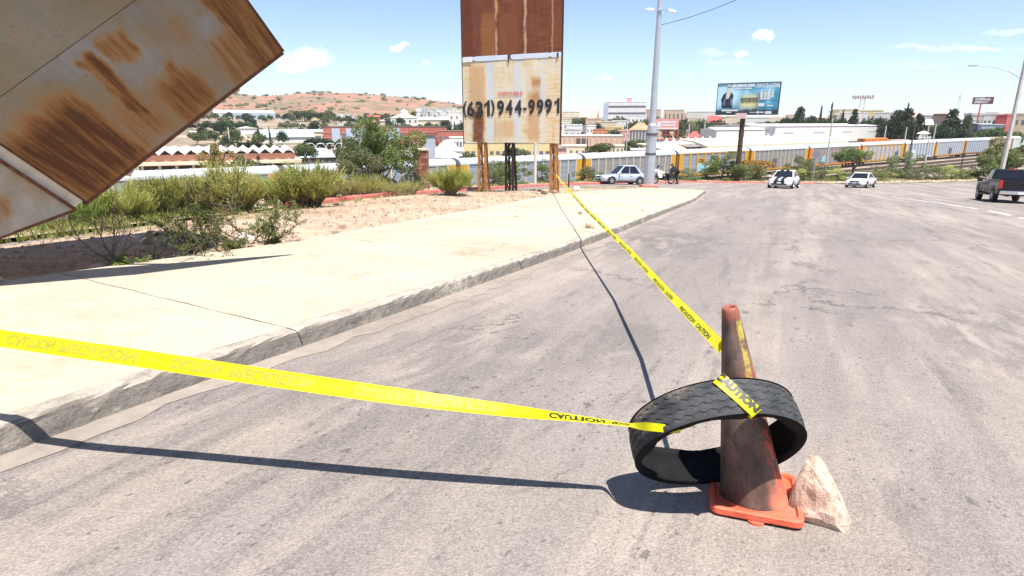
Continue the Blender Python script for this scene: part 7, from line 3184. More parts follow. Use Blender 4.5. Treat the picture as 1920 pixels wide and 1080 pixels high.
# pink and white hoarding on a red frame
def hoarding():
    p = at_range(1250, 300)
    d = depth_of(p)
    k = d / FPX
    root = thing('hoarding', 'pink and white hoarding on a red steel frame behind the steel pole', 'billboard', p, facing(p))
    z0, z1 = kp(1250, 243, d).z - p.z, kp(1250, 223, d).z - p.z
    w = 44 * k
    b = MB()
    b.box((0, 0, (z0 + z1) / 2), (w, .4, z1 - z0))
    b.build('face', mat('pink_print', (.66, .28, .27), .6, var=.15, scale=.3), root)
    for fx, fz, fw, fh in ((.08, .70, .62, .18), (.10, .42, .55, .16), (-.30, .50, .16, .5), (0, .12, .94, .14)):
        b = MB()
        b.box((w * fx, -.22, z0 + (z1 - z0) * fz), (w * fw, .04, (z1 - z0) * fh))
        b.build('printed_band', WALL['white'], root)
    b = MB()
    for i in range(7):
        x = -w / 2 + w * i / 6
        b.bar((x, 0, -1), (x, 0, z0), .28)
    for z in (z0 * .35, z0 * .7):
        b.bar((-w / 2, 0, z), (w / 2, 0, z), .25)
    b.build('frame', WALL['red'], root)


hoarding()
building('house', 'red and blue market stall building under the pink hoarding', 1226, 1276, 262, 270, 10, 'bluegrey', 'red', 'flat', (1, 6, .6, .5))


# tents: a row of peaked white market tents
def tent_group():
    names = 'white peaked market tent in the long row behind the freight train'
    proto = None
    for i in range(17):
        px = 1252 + i * 13.6
        p = at_range(px, 172 + i * 5.0)
        d = depth_of(p)
        k = d / FPX
        w = 14.2 * k
        ze = kp(px, 269 - i * .75, d).z - p.z
        zp = kp(px, 257.5 - i * .55, d).z - p.z
        root = thing('market_tent', 'white peaked market tent, ' + ordw[i] + ' counting from the pink hoarding' if i not in (0, 16) else ('end tent of the white market row nearest the pink hoarding' if i == 0 else 'end tent of the white market row behind the billboard post'), 'tent', p, facing(p) + .45, 'white market tents in a row')
        b = MB()
        h = w / 2
        rr_ = [(-h, -h), (h, -h), (h, h), (-h, h)]
        pts = [(x, y, ze) for x, y in rr_] + [(x * .35, y * .35, ze + (zp - ze) * .45) for x, y in rr_] + [(0, 0, zp)]
        b.add(pts, [(j, (j + 1) % 4, (j + 1) % 4 + 4, j + 4) for j in range(4)] + [(j + 4, (j + 1) % 4 + 4, 8) for j in range(4)])
        b.add([(x, y, z) for z in (ze, ze - .5) for x, y in rr_], [(j, (j + 1) % 4, (j + 1) % 4 + 4, j + 4) for j in range(4)])
        b.build('canopy', WALL['white'], root, fix=False)
        for x, y in rr_:
            inst('leg', boxmesh('leg', (.10, .10, 1), M_ROOFW), root, (x * .97, y * .97, ze / 2), (0, 0, 0), (1, 1, ze))


tent_group()


def canopy(pa, pb, n_, yl, label, hh=1.1, name='platform_canopy'):
    a, c_ = at_line(pa, n_), at_line(pb, n_)
    mid = (a + c_) / 2
    L = (c_ - a).length
    z = kp((pa + pb) / 2, yl, depth_of(at_line((pa + pb) / 2, n_))).z - mid.z
    root = thing(name, label, 'canopy', mid, TANG)
    b = MB()
    b.prism([(-4, z), (0, z + 1.1), (5, z + 1.5), (5, z + 1.2), (0, z + .7), (-4, z - .9)], -L / 2, L / 2, 'yz')
    b.build('roof', WALL['cream'], root)
    b = MB()
    b.box((0, 2.5, (z - 1) / 2), (L, .3, z))
    b.build('shade_wall', WALL['dark'], root)  # dark sheet stands for the shadow beneath the canopy
    n = max(3, int(L / 8))
    for k in range(n):
        inst('column', boxmesh('column', (.35, .35, 1), WALL['cream']), root, (-L / 2 + L * (k + .5) / n, -3.2, z / 2), (0, 0, 0), (1, 1, z))


canopy(1304, 1572, 22, 268, 'long cream platform canopy with a dark underside behind the yellow autorack')
canopy(1226, 1272, 20, 281, 'short dark fronted platform canopy behind the officer')


def line_building(pa, pb, n_, ytop_px, ytop, depth, wall, label, doors=0, roof='white'):
    a, c_ = at_line(pa, n_), at_line(pb, n_)
    mid = (a + c_) / 2
    L = (c_ - a).length
    q = at_line(ytop_px, n_)
    zt = kp(ytop_px, ytop, depth_of(q)).z - mid.z
    root = thing('warehouse', label, 'warehouse', mid, TANG)
    b = MB()
    b.box((0, depth / 2, zt / 2 - 1), (L, depth, zt + 2))
    b.build('wall', WALL[wall], root)
    b = MB()
    b.prism([(-.3, zt), (depth / 2, zt + .9), (depth + .3, zt)], -L / 2 - .3, L / 2 + .3, 'yz')
    b.build('roof', WALL[roof], root)
    for k in range(doors):
        inst('vent_strip', boxmesh('vent_strip', (L * .10, .14, .5), WALL['slate']), root, (-L * .40 + k * L * .8 / max(1, doors - 1), -.06, zt * .72))
    for k in range(24):
        inst('cladding_panel', boxmesh('cladding_panel', (L / 24 - .06, .10, zt * .97), WALL[wall]), root, (-L / 2 + L * (k + .5) / 24, -.05, zt * .49))


line_building(1455, 1655, 58, 1560, 236, 30, 'white', 'huge white warehouse wall behind the tents and trees', 4)
line_building(1345, 1462, 62, 1400, 243, 7, 'white', 'lower white warehouse roof behind the billboard post', 0)

# --- right part of the town
RT = [(1560, 1604, 206, 640, 'cream', 'flat', 'cream block on the skyline left of the stadium lights'), (1612, 1650, 208, 620, 'yellow', 'flat', 'yellow cream block on the skyline right of the stadium lights'),
      (1580, 1622, 212, 560, 'white', 'flat', 'white block in front of the skyline blocks and behind the dark trees'), (1640, 1672, 212, 560, 'white', 'flat', 'white block touching the tall dark tree'),
      (1704, 1738, 208, 560, 'peach', 'gable', 'wide pink roofed house on the skyline above the white shop'), (1742, 1784, 208, 600, 'tan', 'gable', 'tan roofed house on the skyline near the lattice mast'),
      (1728, 1752, 217, 470, 'white', 'flat', 'white shop left of the brown panelled one'), (1750, 1770, 215, 460, 'brown', 'flat', 'brown panelled shop front among the white shops'),
      (1786, 1802, 212, 480, 'white', 'gable', 'white gabled house right of the conical tree'), (1728, 1748, 224, 420, 'white', 'gable', 'small white shed under the brown panelled shop'),
      (1818, 1842, 216, 470, 'white', 'flat', 'white shop behind the post of the tall shop sign'), (1846, 1872, 215, 440, 'white', 'flat', 'white store left of the red square'),
      (1868, 1884, 217, 436, 'red', 'flat', 'store front with a bright red square'), (1882, 1902, 215, 450, 'tan', 'flat', 'tan store right of the red square'), (1800, 1852, 232, 360, 'dark', 'flat', 'long dark fronted garage below the tall shop sign'),
      (1846, 1880, 234, 350, 'bluegrey', 'flat', 'blue grey garage beside the green trees'), (1795, 1826, 225, 400, 'white', 'flat', 'low white roofed store left of the shop sign post'), (1905, 1945, 214, 470, 'cream', 'flat', 'cream block at the picture edge behind the street lamp')]
for a_, c_, yt, rg_, wl, kd, lb in RT:
    rf = {'gable': 'pink' if wl == 'peach' else ('tan' if wl == 'tan' else 'white'), 'flat': None}[kd]
    if wl in ('dark', 'bluegrey'):
        rf = 'white'
    building('shop' if 'sho' in lb or 'store' in lb else 'house', lb, a_, c_, yt, rg_, 14, wl, rf, kd, (1 if wl in ('red', 'dark', 'bluegrey') else 2, 4, .5, .35) if wl != 'red' else None, R.uniform(-.15, .15))
SK = [(1062, 214, 900), (1224, 214, 850), (1284, 212, 800), (1352, 214, 760), (1480, 216, 760), (1508, 213, 800), (1534, 214, 760), (1690, 214, 800), (1770, 214, 820), (1812, 213, 800), (1832, 214, 760), (1856, 212, 860), (1898, 212, 800), (540, 222, 720), (528, 226, 640), (506, 228, 620), (676, 225, 620), (722, 226, 600), (420, 236, 520), (436, 228, 640), (404, 226, 680), (640, 231, 500), (560, 233, 500), (596, 231, 540)]
for i, (px, yt, rg_) in enumerate(SK):
    wl = R.choice(['white', 'cream', 'pale', 'peach', 'tan', 'white'])
    rf = R.choice([None, None, 'pink', 'grey'])
    kd = R.choice(['flat', 'flat', 'gable'])
    building('house', 'small ' + {'pale': 'pale stone'}.get(wl, wl) + (' flat' if kd == 'flat' else ' gabled') + ' house ' + ('with a %s roof ' % rf if rf else '') + landmark(px, LMT), px - R.uniform(6, 11), px + R.uniform(6, 11), yt, rg_, 10, wl, rf, kd, (1, 3, .4, .35), R.uniform(-.3, .3), 'small houses scattered over the town')


# billboard with the concert poster
def billboard():
    base = march(1384, 336)
    e = float(np.interp(base.x, EX, EY))
    d0 = ray(1384, 300)
    d0 = Vector((d0.x, d0.y, 0)).normalized()
    q = d0 * 60
    while q.y < float(np.interp(q.x, EX, EY)) + 1.2:
        q = q + d0 * .3
    base = Vector((q.x, q.y, T(q.x, q.y)))
    d = depth_of(base)
    k = d / FPX
    root = thing('billboard', 'big blue concert billboard on a single dark post beyond the road', 'billboard', base, facing(base) - .20)
    z1, z0 = kp(1404, 158, d).z - base.z, kp(1404, 216, d).z - base.z
    w = 108 * k
    b = MB()
    b.tube([(0, .3, -.5), (0, .3, z0 + .4)], .28, 12)
    b.build('post', mat('dark_rust_post', (.085, .045, .032), .7, .2, var=.3, scale=2), root)
    x0 = -w * .452
    b = MB()
    b.box((x0 + w / 2, .15, (z0 + z1) / 2), (w, .3, z1 - z0))
    b.build('panel', mat('dark_panel_edge', (.05, .06, .07), .7), root)
    m, g, bb = newmat('poster_print')
    oc = g.n('ShaderNodeTexCoord', out=3)
    x, y, z = g.sep(oc)
    h = z1 - z0
    u = g.math('DIVIDE', g.math('SUBTRACT', x, x0), w)
    v = g.math('DIVIDE', g.math('SUBTRACT', z, z0), h)
    n_ = g.noise(oc, .5, 6, .65)
    c = g.ramp(g.math('ADD', g.math('MULTIPLY', n_, .8), g.math('MULTIPLY', v, .2)), (.35, (.03, .11, .16)), (.48, (.07, .32, .48)), (.58, (.26, .60, .80)), (.70, (.55, .80, .82)))
    c = g.mix(g.math('MULTIPLY', g.blob(u, v, .16, .6, .2, .32, .18), .9), c, (.52, .80, .92))
    c = g.mix(g.math('MULTIPLY', g.blob(u, v, .53, .42, .13, .20, .14), .9), c, (.78, .72, .30))
    c = g.mix(g.step(g.math('ADD', v, g.math('MULTIPLY', g.math('SUBTRACT', n_, .5), .25)), .20, .12), c, (.035, .045, .055))
    c = g.mix(g.math('MULTIPLY', g.step(v, .86, .93), .7), c, (.04, .07, .09))
    g.set(bb.inputs['Base Color'], c)
    bb.inputs['Roughness'].default_value = .5
    yv = -.005
    b = MB()
    b.quad((x0 + .08, yv, z0 + .08), (x0 + w - .08, yv, z0 + .08), (x0 + w - .08, yv, z1 - .08), (x0 + .08, yv, z1 - .08))
    b.build('poster', m, root, fix=False)

    def flat(name, pts, m_, lift_):
        q_ = MB()
        q_.add([(x0 + w * a, yv - lift_, z0 + h * c_) for a, c_ in pts], [tuple(range(len(pts)))])
        return q_.build(name, m_, root, fix=False)
    DK, LT, SKN, VIO = mat('print_dark', (.03, .04, .055), .6, var=.2), mat('print_white', (.66, .69, .70), .6, var=.05), mat('print_pale', (.62, .62, .52), .6, var=.08), mat('print_violet', (.18, .22, .42), .6, var=.2)
    # a man in a dark jacket and sun glasses
    flat('printed_figure', [(.095, .22), (.09, .40), (.075, .48), (.10, .62), (.145, .71), (.19, .73), (.24, .70), (.275, .62), (.265, .46), (.27, .22)], DK, .01)
    flat('printed_figure', [(.15, .50), (.155, .66), (.16, .78), (.155, .88), (.175, .95), (.21, .95), (.225, .88), (.22, .78), (.225, .66), (.20, .52)], SKN, .02)
    flat('printed_figure', [(.163, .86), (.186, .855), (.186, .885), (.163, .89)], DK, .03)
    flat('printed_figure', [(.193, .855), (.218, .862), (.218, .892), (.193, .885)], DK, .03)
    flat('printed_figure', [(.12, .30), (.13, .52), (.15, .50), (.14, .30)], VIO, .03)
    flat('printed_figure', [(.24, .30), (.23, .52), (.26, .50), (.26, .30)], VIO, .03)

    def word(t, a, c_, za, zb, m_, off=.03):
        pts, fs = fit_text(t, x0 + w * a, x0 + w * c_, z0 + h * za, z0 + h * zb, off)
        q_ = MB()
        q_.add([(px, yv - .04, pz) for px, pz in pts], fs)
        q_.build('lettering', m_, root, fix=False)
    word('DOMINGO', .63, .76, .84, .95, LT)
    word('5', .775, .80, .83, .96, LT)
    word('DE', .815, .845, .85, .92, LT)
    word('OCTUBRE', .86, .98, .84, .95, LT)
    for a, c_, za, zb in ((.24, .31, .87, .95), (.32, .42, .87, .95), (.43, .47, .87, .95), (.485, .60, .87, .95), (.28, .42, .80, .84), (.44, .56, .80, .84)):
        flat('printed_band', [(a, za), (c_, za), (c_, zb), (a, zb)], LT, .02)
    rr_ = random.Random(4)
    for i in range(13):
        a = .40 + i * .021
        flat('printed_letter', [(a, .47 + rr_.uniform(-.02, .02)), (a + .017, .47), (a + .015, .53), (a + .002, .54)], DK, .03)
        flat('printed_letter', [(a + .006, .39 + rr_.uniform(-.02, .02)), (a + .02, .39), (a + .018, .45), (a + .008, .46)], DK, .03)
    for i in range(4):
        a = .72 + i * .055
        flat('printed_figure', [(a - .02, .52), (a - .022, .68), (a - .008, .72), (a - .008, .79), (a + .008, .79), (a + .008, .72), (a + .022, .68), (a + .02, .52)], LT if i % 2 == 0 else SKN, .02)
    for a, c_, za, zb in ((.70, .86, .47, .51), (.68, .78, .26, .36), (.82, .92, .26, .30), (.10, .37, .12, .17), (.18, .26, .07, .10), (.56, .66, .07, .09), (.67, .70, .04, .12), (.705, .78, .06, .10), (.80, .90, .03, .11)):
        flat('printed_band', [(a, za), (c_, za), (c_, zb), (a, zb)], LT, .02)
    b = MB()
    b.box((-.02 * w, -.12, z0 - .1), (w * .17, .4, h * .17))
    b.build('maker_plate', mat('pink_white_plate', (.66, .50, .48), .6), root)


billboard()


# --- posts, lamps, signs
def post(name, label, px, yb, ytop, wpx, m, cat, rng=None, sides=8, arms=None, pt=None):
    p = pt or (at_range(px, rng) if rng else march(px, yb))
    d = depth_of(p)
    zt = kp(px, ytop, d).z - p.z
    r_ = wpx * d / FPX / 2
    root = thing(name, label, cat, p, facing(p))
    b = MB()
    b.tube([(0, 0, -.4), (0, 0, zt * .5), (0, 0, zt)], [r_, r_ * .92, r_ * .8], sides)
    b.build('shaft', m, root)
    if arms == 'utility':
        for z in (zt - .4, zt - 1.3):
            b = MB()
            b.box((0, -.1, z), (1.9, .12, .12))
            for q in (-.8, -.3, .3, .8):
                b.lathe([(.05, 0), (.07, .1), (.04, .2), (0, .22)], 6, c=(q, -.1, z + .06))
            b.build('crossarm', MATS['bark_brown'], root)
    return root, zt


M_CONCP = mat('pale_concrete_post', (.56, .53, .46), .85, var=.12, scale=2, dirt=(.35, .31, .26), damt=.5)
M_GREENP = mat('pale_green_post', (.42, .48, .34), .7, var=.1)
M_WOODP = mat('dark_wood_pole', (.09, .07, .055), .85, var=.3, scale=2)
post('concrete_post', 'pale concrete post standing behind the rusty sign', 1003, 349, 205, 6.2, M_CONCP, 'post')
post('steel_stake', 'short black stake on the dirt beside the far tape', 1066, 351, 325, 3, M_BLACKPL, 'stake')
post('utility_pole', 'slim pale green pole above the striped car, left of the acacia', 1546, 331, 207, 2.6, M_GREENP, 'utility pole', arms='utility', pt=None)
post('utility_pole', 'thin dark pole beside the grey green mesquite', 1698, 334, 226, 3, M_WOODP, 'pole')
post('utility_pole', 'light green pole behind the train left of the steel camera pole', 1177, 288, 222, 2, M_GREENP, 'utility pole', rng=185)
post('signal_post', 'short signal post beside the empty rails', 1819, 305, 287, 2.4, M_WOODP, 'signal', rng=150)
post('utility_pole', 'pale yard pole below the gap between grey autoracks', 1748, 313, 262, 3, M_CONCP, 'pole', rng=150)
for px, yt, rg_, lb in [(1663, 236, 300, 'pale pole standing at the end of the white warehouse'), (1702, 238, 290, 'pale pole in front of the tall dark tree'), (1743, 232, 290, 'pale pole beside the white umbrella'), (1756, 232, 280, 'second pale pole close to the white umbrella'),
                        (1521, 258, 200, 'thin white pole on the platform below the white warehouse'), (1405, 258, 200, 'thin white pole on the platform near the billboard post'), (745, 262, 150, 'white lamp pole among the trees before the brick works'), (763, 256, 160, 'second white lamp pole before the brick works'),
                        (1010, 258, 180, 'white pole in front of the yellow fascia shop'), (637, 254, 190, 'tall white pole rising from the green trees'), (426, 238, 250, 'white pole beside the low pale store'), (1322, 228, 330, 'thin pole among the trees above the tents'), (1293, 232, 320, 'thin pole right of the pink hoarding')]:
    post('utility_pole', lb, px, 0, yt, 2.2, M_CONCP, 'pole', rng=rg_)


def arc_lamp(px, rng, label, yt=268):
    p = at_range(px, rng)
    d = depth_of(p)
    zt = kp(px, yt, d).z - p.z
    k = d / FPX
    root = thing('street_lamp', label, 'street lamp', p, facing(p), 'white lamps with arched arms')
    b = MB()
    b.tube([(0, 0, 0), (0, 0, zt * .82)], .14, 7)
    b.build('shaft', M_CONCP, root)
    for s_ in (-1, 1):
        b = MB()
        b.tube([(0, 0, zt * .8), (s_ * 2 * k, 0, zt * .9), (s_ * 5 * k, 0, zt * .98), (s_ * 9 * k, 0, zt * 1.0), (s_ * 11 * k, 0, zt * .985)], .10, 6)
        b.build('arm', M_CONCP, root)
        b = MB()
        b.box((s_ * 12 * k, 0, zt * .975), (.9, .3, .16))
        b.build('lamp_head', M_ROOFW, root)


for px, rg_, lb in ((588, 175, 'arched double street lamp over the small blue roofed shelter, nearest the zigzag station'), (607, 172, 'second arched double street lamp over the blue roofed shelter'), (624, 180, 'third arched double street lamp beside the tall white pole'), (786, 170, 'arched double street lamp left of the grey notice board')):
    arc_lamp(px, rg_, lb)


def road_lamp(px, rng, ytop, label, r_, m, arm):
    p = at_range(px, rng)
    d = depth_of(p)
    root = thing('street_lamp', label, 'street lamp', p, facing(p), 'tall street lamps at the road edge')
    zt = kp(px + (300 - ytop) * .2, ytop, d).z - p.z
    b = MB()
    b.tube([(0, 0, -.3), (0, 0, zt)], [r_, r_ * .6], 10)
    b.build('shaft', m, root)
    b = MB()
    pts = [(0, 0, zt - .05), (-1.2, -.2, zt + .75), (-2.8, -.5, zt + 1.30), (-4.0, -.7, zt + 1.45)]
    b.tube(pts, [.06, .05, .045, .04], 7)
    b.build('arm', m, root)
    b = MB()
    b.box((-4.4, -.78, zt + 1.45), (.9, .3, .14), (0, 0, .15))
    b.build('lamp_head', M_GALV, root, bevel=.04)


road_lamp(1896, 88, 150, 'slim grey street lamp with a curved arm over the right hand trees', .10, M_GALV, 1)
b0 = at_range(1898, 74)
post('street_lamp', 'thick pale post right behind the pickup truck', 1898, 0, 60, 7.5, M_CONCP, 'street lamp', rng=74)


def diamond():
    p = march(1529, 334)
    d0 = ray(1529, 300)
    d0 = Vector((d0.x, d0.y, 0)).normalized()
    q = d0 * 55
    while q.y < float(np.interp(q.x, EX, EY)) + .6:
        q = q + d0 * .3
    p = Vector((q.x, q.y, T(q.x, q.y)))
    d = depth_of(p)
    root = thing('road_sign', 'grey back of a diamond shaped road sign on a thin post', 'road sign', p, facing(p) + .2)
    z = kp(1531, 289, d).z - p.z
    s_ = 8.6 * d / FPX
    b = MB()
    b.tube([(0, .05, -.3), (0, .05, z + s_ * .6)], .035, 7)
    b.build('post', M_GALV, root)
    b = MB()
    b.prism([(-s_, z), (0, z - s_), (s_, z), (0, z + s_)], -.01, .01)
    b.build('sign_plate', mat('sign_back_grey', (.22, .24, .27), .6, .3, var=.08), root)


diamond()


def shop_sign():
    p = at_range(1832, 380)
    d = depth_of(p)
    k = d / FPX
    root = thing('shop_sign', 'dark maroon shop sign with white lettering high on a red post', 'shop sign', p, facing(p))
    z0, z1 = kp(1842, 196, d).z - p.z, kp(1842, 183, d).z - p.z
    w = 31 * k
    xo = 2.0 * k
    b = MB()
    b.tube([(0, 0, -1), (0, 0, z0)], .30, 8)
    b.build('post', WALL['red'], root)
    b = MB()
    b.box((xo, 0, (z0 + z1) / 2), (w, .8, z1 - z0))
    b.build('panel', mat('maroon_sign', (.15, .055, .075), .5, var=.1), root)
    for t, za, zb, xa, xb in (('Office', .52, .90, -.38, .36), ('DEPOT', .12, .44, -.38, .28)):
        pts, fs = fit_text(t, xo + w * xa, xo + w * xb, z0 + (z1 - z0) * za, z0 + (z1 - z0) * zb, .05)
        q = MB()
        q.add([(x, -.42, z) for x, z in pts], fs)
        q.build('lettering', WALL['white'], root, fix=False)


shop_sign()


def stadium():
    p = at_range(1611, 540)
    d = depth_of(p)
    k = d / FPX
    root = thing('floodlight_mast', 'red and white stadium floodlight mast above the dark trees', 'floodlight', p, facing(p))
    zt = kp(1611, 184, d).z - p.z
    b = MB()
    for s_ in (-1, 1):
        b.bar((s_ * 2.2, 0, 0), (s_ * 1.4, 0, zt), .35)
    for i in range(9):
        b.bar((-2, 0, zt * i / 9), (2, 0, zt * (i + 1) / 9), .22)
    b.build('mast', WALL['pink'], root)
    for r_ in range(2):
        for i in range(9):
            inst('floodlight', boxmesh('floodlight', (1.1, .8, 1.1), WALL['brown'] if (i + r_) % 2 else WALL['pink']), root, ((i - 4) * 1.6, -.6, zt - .6 + r_ * 1.7))
    inst('crossbeam', boxmesh('crossbeam', (15, .4, .4), WALL['pink']), root, (0, 0, zt + .3))


stadium()


def lattice_mast(px, rng, ytop, label, w, m):
    p = at_range(px, rng)
    d = depth_of(p)
    zt = kp(px, ytop, d).z - p.z
    root = thing('lattice_mast', label, 'mast', p, facing(p))
    b = MB()
    n = 10
    for i in range(n):
        wa, wb = w * (1 - .8 * i / n), w * (1 - .8 * (i + 1) / n)
        za, zb = zt * i / n, zt * (i + 1) / n
        for s_ in (-1, 1):
            b.bar((s_ * wa, 0, za), (s_ * wb, 0, zb), .3)
            b.bar((s_ * wa, 0, za), (-s_ * wb, 0, zb), .2)
    b.build('lattice', m, root)
    b = MB()
    b.lathe([(0, -.4), (1.2, -.2), (1.2, .3), (0, .5)], 10, 'y', c=(0, -.6, zt * .9))
    b.build('dish', WALL['white'], root)


lattice_mast(1791, 900, 176, 'pale lattice radio mast left of the tall shop sign', 3.0, WALL['skyblue'])
lattice_mast(700, 900, 176, 'thin radio mast standing on the red hill', 1.6, WALL['tan'])


def umbrella():
    p = at_range(1735, 262)
    d = depth_of(p)
    k = d / FPX
    zt = kp(1735, 245, d).z - p.z
    root = thing('parasol', 'wide white umbrella roof behind the grey autorack', 'parasol', p, facing(p))
    b = MB()
    b.lathe([(11 * k, zt - 1.0), (5 * k, zt - .35), (0, zt)], 10)
    b.build('canopy', WALL['white'], root)
    b = MB()
    b.tube([(0, 0, 0), (0, 0, zt - .2)], .15, 7)
    b.build('pole', M_CONCP, root)


umbrella()

# --- trees of the town
TT = [  # px, ytop, width px, range, kind, label
    (1247, 217, 30, 430, 'round', 'round green tree below the tan pilastered block, nearest the steel pole'), (1268, 217, 34, 440, 'wide', 'wide green tree below the tan pilastered block'), (1308, 217, 40, 450, 'wide', 'wide green tree below the long low grey roofed block'), (1336, 225, 34, 400, 'round', 'round green tree below the orange roofed house'),
    (1386, 224, 42, 430, 'wide', 'wide green tree behind the top of the billboard post'), (1438, 224, 36, 440, 'round', 'round green tree under the lettering of the billboard'), (1214, 217, 26, 430, 'round', 'green tree directly behind the steel pole'), (1063, 221, 24, 420, 'round', 'round green tree touching the right edge of the rusty sign'),
    (1112, 226, 34, 400, 'wide', 'wide dark tree between the peach house and the white ones'), (1190, 221, 30, 420, 'wide', 'wide green tree in front of the white annexe block'), (1152, 238, 26, 300, 'round', 'round dark tree behind the peach warehouse roof'), (1570, 216, 40, 420, 'wide', 'wide dark tree before the cream skyline block'), (1755, 226, 40, 380, 'wide', 'wide green tree below the brown panelled shop'), (1822, 228, 36, 380, 'wide', 'wide green tree beside the tall shop sign post'),
    (565, 262, 40, 150, 'round', 'bushy green tree left of the small blue roofed shelter'), (700, 262, 60, 140, 'round', 'tall green tree rising behind the wide mesquite'), (452, 278, 40, 95, 'open', 'airy green tree in front of the station arcade'),
    (504, 265, 44, 165, 'round', 'bushy green tree right of the zigzag station'), (592, 255, 56, 200, 'round', 'rounded dark tree behind the arched lamps'), (420, 254, 28, 210, 'round', 'dark clipped tree above the zigzag roof'),
    (462, 255, 40, 215, 'wide', 'low dark tree behind the zigzag roof'), (503, 238, 7, 300, 'cypress', 'single thin cypress beside the blue grey shed'), (398, 262, 58, 100, 'open', 'airy yellow palo verde in front of the zigzag station'),
    (478, 290, 24, 100, 'conifer', 'dark little conifer before the station arcade'), (365, 246, 36, 330, 'round', 'green tree near the low white house'), (412, 233, 44, 420, 'wide', 'dark tree clump under the red earth bank'),
    (455, 232, 40, 430, 'wide', 'dark tree clump behind the white gabled store'), (380, 232, 44, 430, 'wide', 'dark tree clump at the edge of the fallen sign'), (545, 232, 30, 460, 'round', 'grey green tree above the blue grey shed'),
    (522, 237, 24, 420, 'round', 'small round tree left of the grey green tree'), (572, 226, 40, 600, 'wide', 'low tree row under the tiny windowed factory'), (612, 225, 36, 600, 'wide', 'second tree row under the tiny windowed factory'),
    (640, 226, 24, 560, 'wide', 'third tree row at the end of the factory'), (690, 220, 18, 480, 'round', 'dark round tree by the red roofed house'), (725, 225, 12, 450, 'conifer', 'narrow dark tree left of the white hall'),
    (742, 226, 16, 420, 'round', 'round tree before the white hall'), (756, 224, 14, 420, 'round', 'second round tree before the white hall'), (776, 206, 14, 620, 'round', 'tree above the roof of the white hall'),
    (841, 231, 14, 420, 'round', 'dark round tree before the cream warehouse'), (866, 226, 14, 430, 'round', 'dark tree touching the rusty sign'), (852, 228, 6, 430, 'cypress', 'small cypress before the white cube house'),
    (670, 262, 70, 150, 'wide', 'broad green tree behind the mesquites before the brick works'), (720, 266, 60, 150, 'round', 'green tree before the brick works below the glazed bay'), (648, 252, 40, 200, 'round', 'green tree in front of the glazed bays'),
    (876, 278, 34, 130, 'open', 'pale thin tree at the left edge of the rusty sign'), (984, 268, 34, 120, 'open', 'pale thin tree behind the concrete post'), (960, 272, 40, 140, 'round', 'dark tree below the yellow fascia shop'),
    (1090, 218, 32, 470, 'round', 'wide green tree below the pink roofs'), (1076, 217, 20, 500, 'round', 'green tree at the porch house'), (1130, 219, 14, 500, 'round', 'round tree left of the large one'), (1162, 210, 29, 480, 'round', 'large round dark tree in front of the white four storey block'),
    (1076, 238, 12, 320, 'open', 'thin palm like tree above the peach warehouse'), (1092, 240, 10, 320, 'open', 'second thin palm like tree above the peach warehouse'), (1141, 233, 16, 400, 'round', 'small round tree among the cream houses'),
    (1165, 236, 20, 330, 'open', 'yellowish palm like tree left of the colonnade'), (1120, 234, 10, 360, 'conifer', 'dark slim tree among the cream houses'), (1132, 262, 42, 175, 'round', 'dense round green tree behind the silver sedan'), (1104, 272, 18, 180, 'open', 'thin open tree left of the dense round one'),
    (1196, 256, 38, 230, 'wide', 'leafy tree below the colonnade beside the steel pole'), (1182, 268, 22, 225, 'wide', 'dark hedge like tree left of the steel pole'), (1228, 212, 20, 560, 'round', 'tree at the skyline right of the steel pole'),
    (1292, 214, 36, 500, 'wide', 'dark wide tree left of the billboard'), (1318, 222, 28, 430, 'round', 'dark tree below the low grey roofed block'), (1302, 226, 20, 400, 'round', 'pale green tree above the market tents'), (1346, 218, 28, 470, 'wide', 'dark tree at the left edge of the billboard'),
    (1276, 240, 22, 330, 'round', 'green tree right of the pink hoarding'), (1370, 228, 34, 400, 'wide', 'dry green tree behind the billboard post'), (1330, 232, 40, 380, 'wide', 'yellow green scrub tree above the white tents'), (1420, 222, 34, 430, 'wide', 'green tree under the right half of the billboard'),
    (1450, 226, 28, 420, 'wide', 'low green tree right of the billboard'), (1466, 216, 22, 400, 'round', 'green tree at the right edge of the billboard')]
for i, (px, yt, w, rg_, kd, lb) in enumerate(TT):
    m = LM_YELL if 'yellow palo' in lb or 'yellowish' in lb else (LM_DARK if 'dark' in lb or 'conifer' in lb or 'cypress' in lb else (LM_MESQG if 'pale' in lb or 'airy' in lb or 'grey' in lb or 'dry' in lb else LM_TOWN))
    p = at_range(px, rg_)
    k = scl(p)
    zt = kp(px, yt, depth_of(p)).z
    h = max(zt - p.z, w * k * .6)
    if rg_ > 250:
        h = min(h, max(w * k * 1.3, 6))
        if kd in ('cypress', 'conifer'):
            h = max(zt - p.z, 5)
    n = 900 if w < 30 else 1700
    if px == 398:
        n = 2600
    # lift the foot so that the crown stands where the photograph has it
    p2 = Vector((p.x, p.y, max(p.z, zt - h)))
    p2.z = p.z
    tree('palo_verde' if 'palo' in lb else ('cypress_tree' if kd == 'cypress' else 'town_tree'), lb, p2, w * k * (1.5 if kd in ('conifer', 'cypress') else 1.25), max(h, zt - p.z), kd, m, i, n, .085 if n < 2000 else .05, .30 if kd in ('round', 'open') and rg_ < 260 else (.12 if kd != 'cypress' else .02), 'tree')
